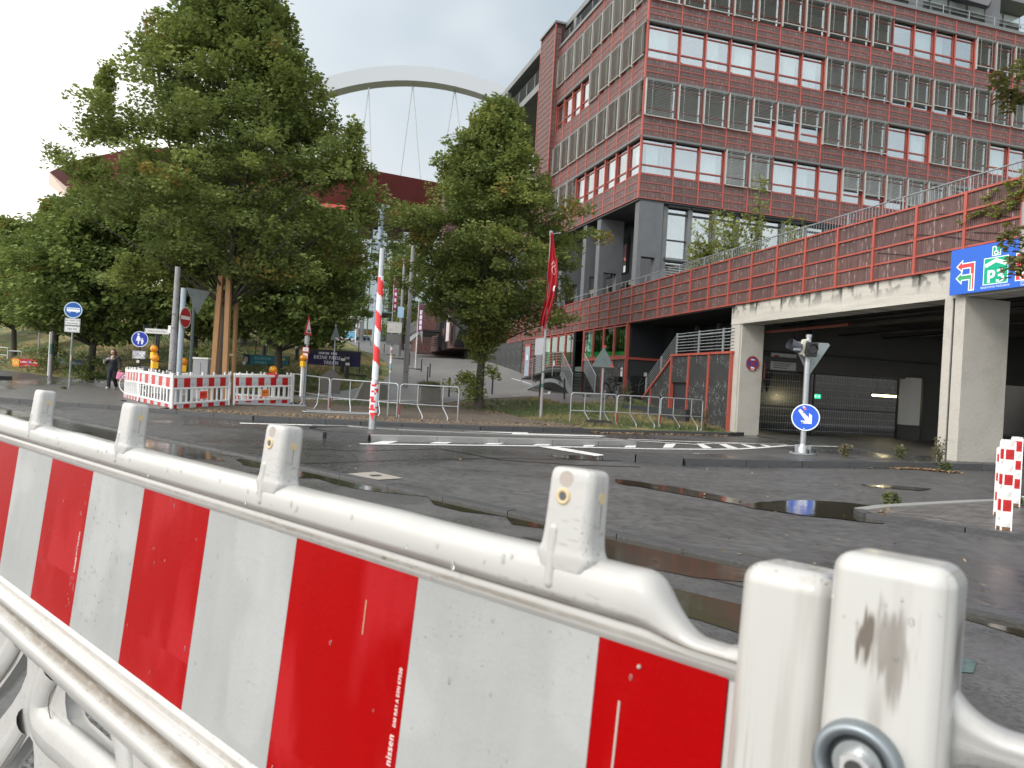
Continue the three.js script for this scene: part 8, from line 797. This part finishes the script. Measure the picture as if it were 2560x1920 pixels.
// neighbouring element, its post and bolt
const NB2 = nearBarrier('road_barrier', 'right-hand white plastic barrier whose thick stained post carries a round steel bolt eye');
{ const t = NB2; const tex = dtex(512, 1024, (u, v) => { const q = 1 - v, du = u - 0.42, n = tf(u, v, 6, 5, 3), blot = Math.max(1 - smooth(0.35, 1.0, Math.hypot((u - 0.34) / 0.12, (q - 0.036) / 0.011) + 2.2 * (tf(u, v * 2, 22, 3, 8) - 0.5)), 0.62 * (1 - smooth(0.3, 1.05, Math.hypot((u - 0.54) / 0.25, (q - 0.04) / 0.022) + 2.4 * (tf(u, v * 2, 16, 4, 5) - 0.45)))), run = 0.34 * (1 - smooth(0.25, 1, Math.abs(du - 0.04 + 0.05 * (n - 0.5)) / 0.11)) * smooth(0.04, 0.08, q) * (1 - smooth(0.12, 0.2, q)) * (0.6 + 0.6 * tf(u, v, 30, 3, 4)), e = 0.25 * (1 - smooth(0, 0.03, 1 - u)); const d = clamp(blot * 0.9 + run + e + 0.08 * smooth(0.5, 0.7, n)); return [mix(0.42, 0.075, d), mix(0.416, 0.055, d), mix(0.40, 0.035, d)]; }, true);
  const pg = new RoundedBoxGeometry(0.057, 1.1, 0.05, 8, 0.0105); part('end_post', put(pg, -0.5725, YB + 0.0865 - 0.55, 0.004), phy([1, 1, 1], 0.3, { map: tex, clearcoat: 0.3, clearcoatRoughness: 0.2 }), t);
  { const g = loft(Array.from({ length: 26 }, (_, i) => { const q = i / 25, a = q * Math.PI / 2, s = mix(-0.549, -0.520, 1 - Math.cos(a)), h = 0.012 + 0.030 * (1 - Math.sin(a)); return [s, TOPL.map(([n, tt]) => [n + 0.004, tt * h / 0.0138])]; }).concat([[-0.50, TOPL.map(([n, tt]) => [n + 0.004, tt * 0.86])], [-0.44, TOPL.map(([n, tt]) => [n + 0.004, tt * 0.86])]])); part('corner_rim', g, nearPlastic, t); }
  const S = s => s; part('top_rail', loft([-0.44, -0.42, -0.40, 0, 0.6, 1.2].map((s, i) => [s, TOPF.map((p, k) => { const q = [0, 0.5, 1, 1, 1, 1][i]; return [mix(TOPL[k][0], p[0], q) + 0.004, mix(TOPL[k][1] * 0.86, p[1], q)]; })])), nearPlastic, t);
  part('board_back', span(-0.56, 1.2, YB - 0.3, YB - 0.002, -0.016, -0.003), nearPlastic, t); for (let i = 0; i < 9; i++) { const g = span(-0.532 + i * 0.185, -0.532 + (i + 1) * 0.185 - 0.0004, YB - 0.26, YB - 0.006, -0.003, 0.0015); part(i % 2 ? 'red_stripe' : 'grey_stripe', g, i % 2 ? nearRed : nearGrey, t); }
  part('lower_web', span(-0.56, 1.2, 0.12, YB - 0.3, -0.016, -0.004), nearPlastic, t); part('rubber_foot', new RoundedBoxGeometry(0.7, 0.1, 0.4, 3, 0.03).translate(0.5, 0.06, 0), M.rubber, t);
  // bolt eye
  const steel = std([0.22, 0.25, 0.27], 0.42, 0.7), [bs, bt] = st(2140, 1915, 0.034), B = (g, z, m, n = 'bolt_eye') => part(n, put(g, bs, YB + bt, z), m, t);
  const ringG = new THREE.LatheGeometry([[0.0135, 0], [0.0145, 0.006], [0.0162, 0.0085], [0.0185, 0.009], [0.0202, 0.0075], [0.021, 0.004], [0.021, 0]].map(p => new THREE.Vector2(p[0], p[1])), 48); ringG.rotateX(Math.PI / 2); B(ringG, 0.029, steel); B(disc(0.0135, 0.002), 0.030, std([0.03, 0.033, 0.036], 0.4, 0.5), 'bolt_seat'); B(new THREE.CylinderGeometry(0.0115, 0.0118, 0.002, 32).rotateX(Math.PI / 2), 0.0322, std([0.34, 0.37, 0.38], 0.3, 0.8), 'washer'); B(new THREE.CylinderGeometry(0.0075, 0.0078, 0.006, 6).rotateX(Math.PI / 2), 0.036, M.silver, 'nut'); B(disc(0.0042, 0.007, 16), 0.037, std([0.05, 0.05, 0.05], 0.5, 0.5), 'bolt');
}
// rain drops clinging to board and posts
{ const r = rngOf(31), mat = phy([0.97, 0.98, 0.98], 0.03, { transmission: 0.92, thickness: 0.002, ior: 1.33 }), g = new THREE.SphereGeometry(1, 10, 7); const drops = (t, list, name) => { const m = new THREE.InstancedMesh(g, mat, list.length), d = new THREE.Object3D(); list.forEach(([s, y, n, q, e], i) => { d.position.set(s, YB + y, n); d.scale.set(q, q * e, q * 0.55); d.updateMatrix(); m.setMatrixAt(i, d.matrix); }); m.name = name; m.userData.kind = 'stuff'; shade(m); t.add(m); };
  const L = []; for (let i = 0; i < 120; i++) { const c = r() < 0.65; const s = c ? -1.62 + (r() - 0.5) * 0.17 : -2.2 + r() * 1.5, y = c ? -0.02 - 0.2 * Math.pow(r(), 0.8) : -0.24 * r(); L.push([s, y, 0.0002, 0.0008 + 0.0008 * r(), 1.3 + 1.6 * r()]); } for (let i = 0; i < 26; i++) L.push([-1.9 + r() * 1.1, 0.016 + r() * 0.02, 0.0138, 0.001 + 0.001 * r(), 1.3 + r()]); drops(t0(), L, 'rain_drops'); function t0() { return NB; }
  const P = []; for (const [px, py, q, e] of [[2278, 1555, 0.0026, 1.3], [2240, 1645, 0.0022, 1.6], [2212, 1560, 0.0014, 1.3], [2140, 1556, 0.0012, 1.2], [2215, 1512, 0.0014, 1.6], [2110, 1540, 0.001, 1.4], [2350, 1535, 0.0012, 1.5], [2255, 1500, 0.0013, 1.8], [2300, 1690, 0.0006, 1], [2080, 1490, 0.001, 1.2]]) { const [a, b] = st(px, py, 0.029); P.push([a, b, 0.029, q * 0.62, e]); } drops(NB2, P, 'rain_drops'); }
// ---------------------------------------------------------------- walking woman with a phone and a pink bag
function blobMesh(bones, lo, hi, res, k = 0.03) { // one smooth surface round tapered bones [a, b, ra, rb]
  const mc = new MarchingCubes(res, new THREE.MeshBasicMaterial(), false, false, 60000), size = V().subVectors(hi, lo), c = V().addVectors(lo, hi).multiplyScalar(0.5), h = Math.max(size.x, size.y, size.z) / 2 * 1.04, p = V(), ab = V(), ap = V();
  const half = res / 2; for (let z = 0; z < res; z++) for (let y = 0; y < res; y++) for (let x = 0; x < res; x++) { p.set(c.x + (x - half) / half * h, c.y + (y - half) / half * h, c.z + (z - half) / half * h); let d = 1e3; for (const [a, b, ra, rb] of bones) { ab.subVectors(b, a); ap.subVectors(p, a); const t = clamp(ap.dot(ab) / Math.max(ab.lengthSq(), 1e-9)), q = ap.addScaledVector(ab, -t).length() - mix(ra, rb, t), m = Math.max(k - Math.abs(d - q), 0) / k; d = Math.min(d, q) - m * m * k * 0.25; } mc.field[x + y * res + z * res * res] = -d; }
  mc.isolation = 0; mc.update(); const n = mc.count ?? mc.geometry.drawRange.count, g = new THREE.BufferGeometry(); const P = new Float32Array(mc.positionArray.slice(0, n * 3)); for (let i = 0; i < n; i++) { P[i * 3] = c.x + P[i * 3] * h; P[i * 3 + 1] = c.y + P[i * 3 + 1] * h; P[i * 3 + 2] = c.z + P[i * 3 + 2] * h; } g.setAttribute('position', new THREE.BufferAttribute(P, 3)); g.setAttribute('normal', new THREE.BufferAttribute(new Float32Array(mc.normalArray.slice(0, n * 3)), 3)); g.setAttribute('uv', new THREE.BufferAttribute(new Float32Array(n * 2), 2)); return g;
}
{ const foot = at(279, 977, 30.2); foot.y = LAND(foot.x, foot.z) + 0.065; const t = thing('person', 'walking person in a dark jacket and trousers looking at a phone, holding a pink bag', 'person', foot, 0.1);
  const J = { hip: V(0, 0.92, 0), waist: V(0, 1.08, 0), chest: V(0, 1.27, 0.01), neck: V(0, 1.44, 0.01), head: V(-0.015, 1.575, 0.035), sR: V(-0.175, 1.375, 0), sL: V(0.175, 1.375, 0), eR: V(-0.27, 1.12, 0.0), wR: V(-0.21, 1.19, 0.23), eL: V(0.265, 1.1, -0.05), wL: V(0.285, 0.86, 0.02), hR: V(-0.09, 0.9, 0), hL: V(0.09, 0.9, 0), kR: V(-0.085, 0.5, 0.10), aR: V(-0.08, 0.09, 0.13), kL: V(0.09, 0.49, 0.0), aL: V(0.085, 0.12, -0.20) };
  const bodyB = [[J.hip, J.waist, 0.13, 0.115], [J.waist, J.chest, 0.115, 0.13], [J.chest, J.neck, 0.10, 0.05], [J.neck, J.head, 0.048, 0.05], [J.chest, J.sR, 0.08, 0.055], [J.chest, J.sL, 0.08, 0.055], [J.sR, J.eR, 0.05, 0.038], [J.eR, J.wR, 0.038, 0.025], [J.sL, J.eL, 0.05, 0.038], [J.eL, J.wL, 0.038, 0.025], [J.hR, J.kR, 0.085, 0.055], [J.kR, J.aR, 0.055, 0.036], [J.hL, J.kL, 0.085, 0.055], [J.kL, J.aL, 0.055, 0.036]];
  const body = blobMesh(bodyB, V(-0.4, 0.02, -0.35), V(0.4, 1.7, 0.4), 72);
  const head = blobMesh([[V(-0.015, 1.60, 0.02), V(-0.015, 1.59, 0.03), 0.088, 0.085], [V(-0.015, 1.53, 0.055), V(-0.015, 1.51, 0.075), 0.06, 0.035], [V(-0.015, 1.575, 0.11), V(-0.015, 1.555, 0.126), 0.009, 0.012], [V(-0.095, 1.57, 0.02), V(-0.095, 1.555, 0.02), 0.014, 0.01], [V(0.065, 1.57, 0.02), V(0.065, 1.555, 0.02), 0.014, 0.01], [V(-0.03, 1.523, 0.105), V(0.0, 1.523, 0.105), 0.009, 0.009], [J.neck, V(-0.01, 1.53, 0.03), 0.048, 0.052]], V(-0.13, 1.4, -0.1), V(0.1, 1.72, 0.16), 64, 0.018);
  const hand = (w, dir, side, curl) => { const B = [], palm = w.clone().addScaledVector(dir, 0.075); B.push([w, palm, 0.022, 0.03]); const o = V().crossVectors(dir, V(0, 0, 1)).normalize(); for (let i = 0; i < 4; i++) { const a = palm.clone().addScaledVector(o, (i - 1.5) * 0.02), b = a.clone().addScaledVector(dir, 0.035 + 0.006 * (i === 1 || i === 2)).add(V(0, 0, 0.012 * curl)), c = b.clone().addScaledVector(dir, 0.016).add(V(0, 0, 0.026 * curl)); B.push([a, b, 0.0095, 0.009], [b, c, 0.009, 0.008]); } const th = w.clone().addScaledVector(dir, 0.03).addScaledVector(o, side * 0.03); B.push([th, th.clone().addScaledVector(o, side * 0.022).addScaledVector(dir, 0.03), 0.011, 0.009]); const bb = new THREE.Box3().setFromPoints(B.flatMap(q => [q[0], q[1]])).expandByScalar(0.04); return blobMesh(B, bb.min, bb.max, 48, 0.012); };
  part('body', [body, head, hand(J.wR, V(0.25, 0.35, 0.9).normalize(), 1, 1), hand(J.wL, V(0.05, -0.95, 0.2).normalize(), -1, 1)], std([0.46, 0.27, 0.19], 0.55), t);
  const up = (list, e) => list.map(([a, b, ra, rb]) => [a, b, ra + e, rb + e]);
  part('jacket', blobMesh([...up([[V(0, 0.98, -0.015), J.waist, 0.125, 0.12], [V(-0.05, 1.1, -0.02), V(-0.05, 1.3, -0.025), 0.10, 0.105], [V(0.05, 1.1, -0.02), V(0.05, 1.3, -0.025), 0.10, 0.105], [J.chest.clone().setZ(-0.03), J.sR, 0.085, 0.06], [J.chest.clone().setZ(-0.03), J.sL, 0.085, 0.06], [J.sR, J.eR, 0.055, 0.045], [J.eR, J.wR.clone().lerp(J.eR, 0.1), 0.045, 0.036], [J.sL, J.eL, 0.058, 0.05], [J.eL, J.wL.clone().lerp(J.eL, 0.1), 0.05, 0.04]], 0.012)], V(-0.42, 0.75, -0.32), V(0.42, 1.5, 0.35), 64), std([0.045, 0.04, 0.04], 0.85), t);
  part('vest', blobMesh([[V(0, 0.95, 0.045), V(0, 1.2, 0.055), 0.125, 0.118], [V(-0.05, 1.2, 0.05), V(-0.06, 1.36, 0.03), 0.08, 0.06], [V(0.05, 1.2, 0.05), V(0.06, 1.36, 0.03), 0.08, 0.06]], V(-0.2, 0.8, -0.15), V(0.2, 1.45, 0.2), 48), std([0.018, 0.022, 0.03], 0.8), t);
  part('shirt', plate([[-0.035, 0.09], [0.035, 0.09], [0.0, -0.07]], 0.02, [], 0.008).translate(0, 1.33, 0.128), std([0.65, 0.58, 0.56], 0.8), t);
  part('trousers', blobMesh(up([[V(0, 0.96, 0), V(0, 0.88, 0), 0.125, 0.13], [J.hR, J.kR, 0.088, 0.066], [J.kR, J.aR.clone().add(V(0, 0.02, 0)), 0.066, 0.062], [J.hL, J.kL, 0.088, 0.066], [J.kL, J.aL.clone().add(V(0, 0.02, 0)), 0.066, 0.062]], 0.012), V(-0.25, 0.03, -0.35), V(0.25, 1.1, 0.3), 64), std([0.012, 0.015, 0.022], 0.85), t);
  for (const [a, z] of [[J.aR, 0], [J.aL, -0.0]]) part('shoe', blobMesh([[V(a.x, 0.055, a.z - 0.05), V(a.x - 0.01, 0.045, a.z + 0.12), 0.045, 0.042]], V(a.x - 0.1, -0.02, a.z - 0.12), V(a.x + 0.1, 0.14, a.z + 0.2), 32), a === J.aR ? std([0.6, 0.58, 0.56], 0.6) : std([0.5, 0.48, 0.46], 0.6), t);
  part('hair', blobMesh([[V(-0.01, 1.635, -0.005), V(-0.01, 1.60, -0.03), 0.092, 0.092], [V(0.07, 1.6, 0.0), V(0.09, 1.42, -0.01), 0.05, 0.035], [V(-0.085, 1.6, -0.01), V(-0.10, 1.44, -0.01), 0.042, 0.03], [V(-0.01, 1.55, -0.06), V(0, 1.42, -0.06), 0.07, 0.05]], V(-0.2, 1.34, -0.18), V(0.2, 1.75, 0.12), 48), std([0.035, 0.018, 0.012], 0.6), t);
  part('face_features', [put(new THREE.SphereGeometry(0.011, 8, 6), -0.047, 1.588, 0.106), put(new THREE.SphereGeometry(0.011, 8, 6), 0.017, 1.588, 0.106), bx(0.03, 0.006, 0.01, -0.047, 1.607, 0.108), bx(0.03, 0.006, 0.01, 0.017, 1.607, 0.108)], std([0.03, 0.02, 0.018], 0.4), t);
  part('scarf', blobMesh([[V(-0.12, 1.3, 0.1), V(-0.26, 1.22, 0.17), 0.05, 0.06], [V(-0.26, 1.22, 0.17), V(-0.3, 1.12, 0.12), 0.06, 0.05]], V(-0.4, 1.0, 0), V(0, 1.4, 0.3), 32), std([0.32, 0.32, 0.34], 0.85, 0, { map: grimeTex }), t);
  const ph = single('mobile_phone', new RoundedBoxGeometry(0.075, 0.15, 0.01, 2, 0.008), M.black, 'dark mobile phone held up by the walking person', 'phone'); ph.position.copy(V(-0.20, 1.29, 0.33).applyAxisAngle(YUP, 0.1).add(foot)); ph.rotation.set(-0.5, 0.3, 0.1);
  const bagP = V(0.34, 0.42, 0.05).applyAxisAngle(YUP, 0.1).add(foot); const bag = thing('pink_bag', 'pink carrier bag hanging from the hand of the walking person', 'bag', bagP, 0.3); const bg = new RoundedBoxGeometry(0.36, 0.32, 0.13, 4, 0.05); { const p = bg.attributes.position; for (let i = 0; i < p.count; i++) { const y = p.getY(i) / 0.32; p.setX(i, p.getX(i) * (1 - 0.45 * Math.max(0, y)) + 0.03 * Math.sin(y * 9)); } bg.computeVertexNormals(); } part('sack', bg.translate(0.03, 0.16, 0), std([0.78, 0.26, 0.42], 0.55), bag); part('handle', [bent([V(-0.05, 0.3, 0.03), V(-0.05, 0.40, 0.02), V(0.04, 0.40, 0.02), V(0.05, 0.3, 0.03)], 0.008, 6, 0.03)], std([0.78, 0.26, 0.42], 0.55), bag);
}
tag(scene.children.find(o => o.name === 'grass'), 'short dry and green grass blades on the slope and bank', 'grass', null, 'stuff');
for (const o of scene.children) if (o.name.startsWith('leaf_litter')) tag(o, 'brown fallen leaves scattered along the kerbs and road', 'fallen leaves', 'fallen leaves on the ground', 'stuff');
renderer.render(scene, camera);
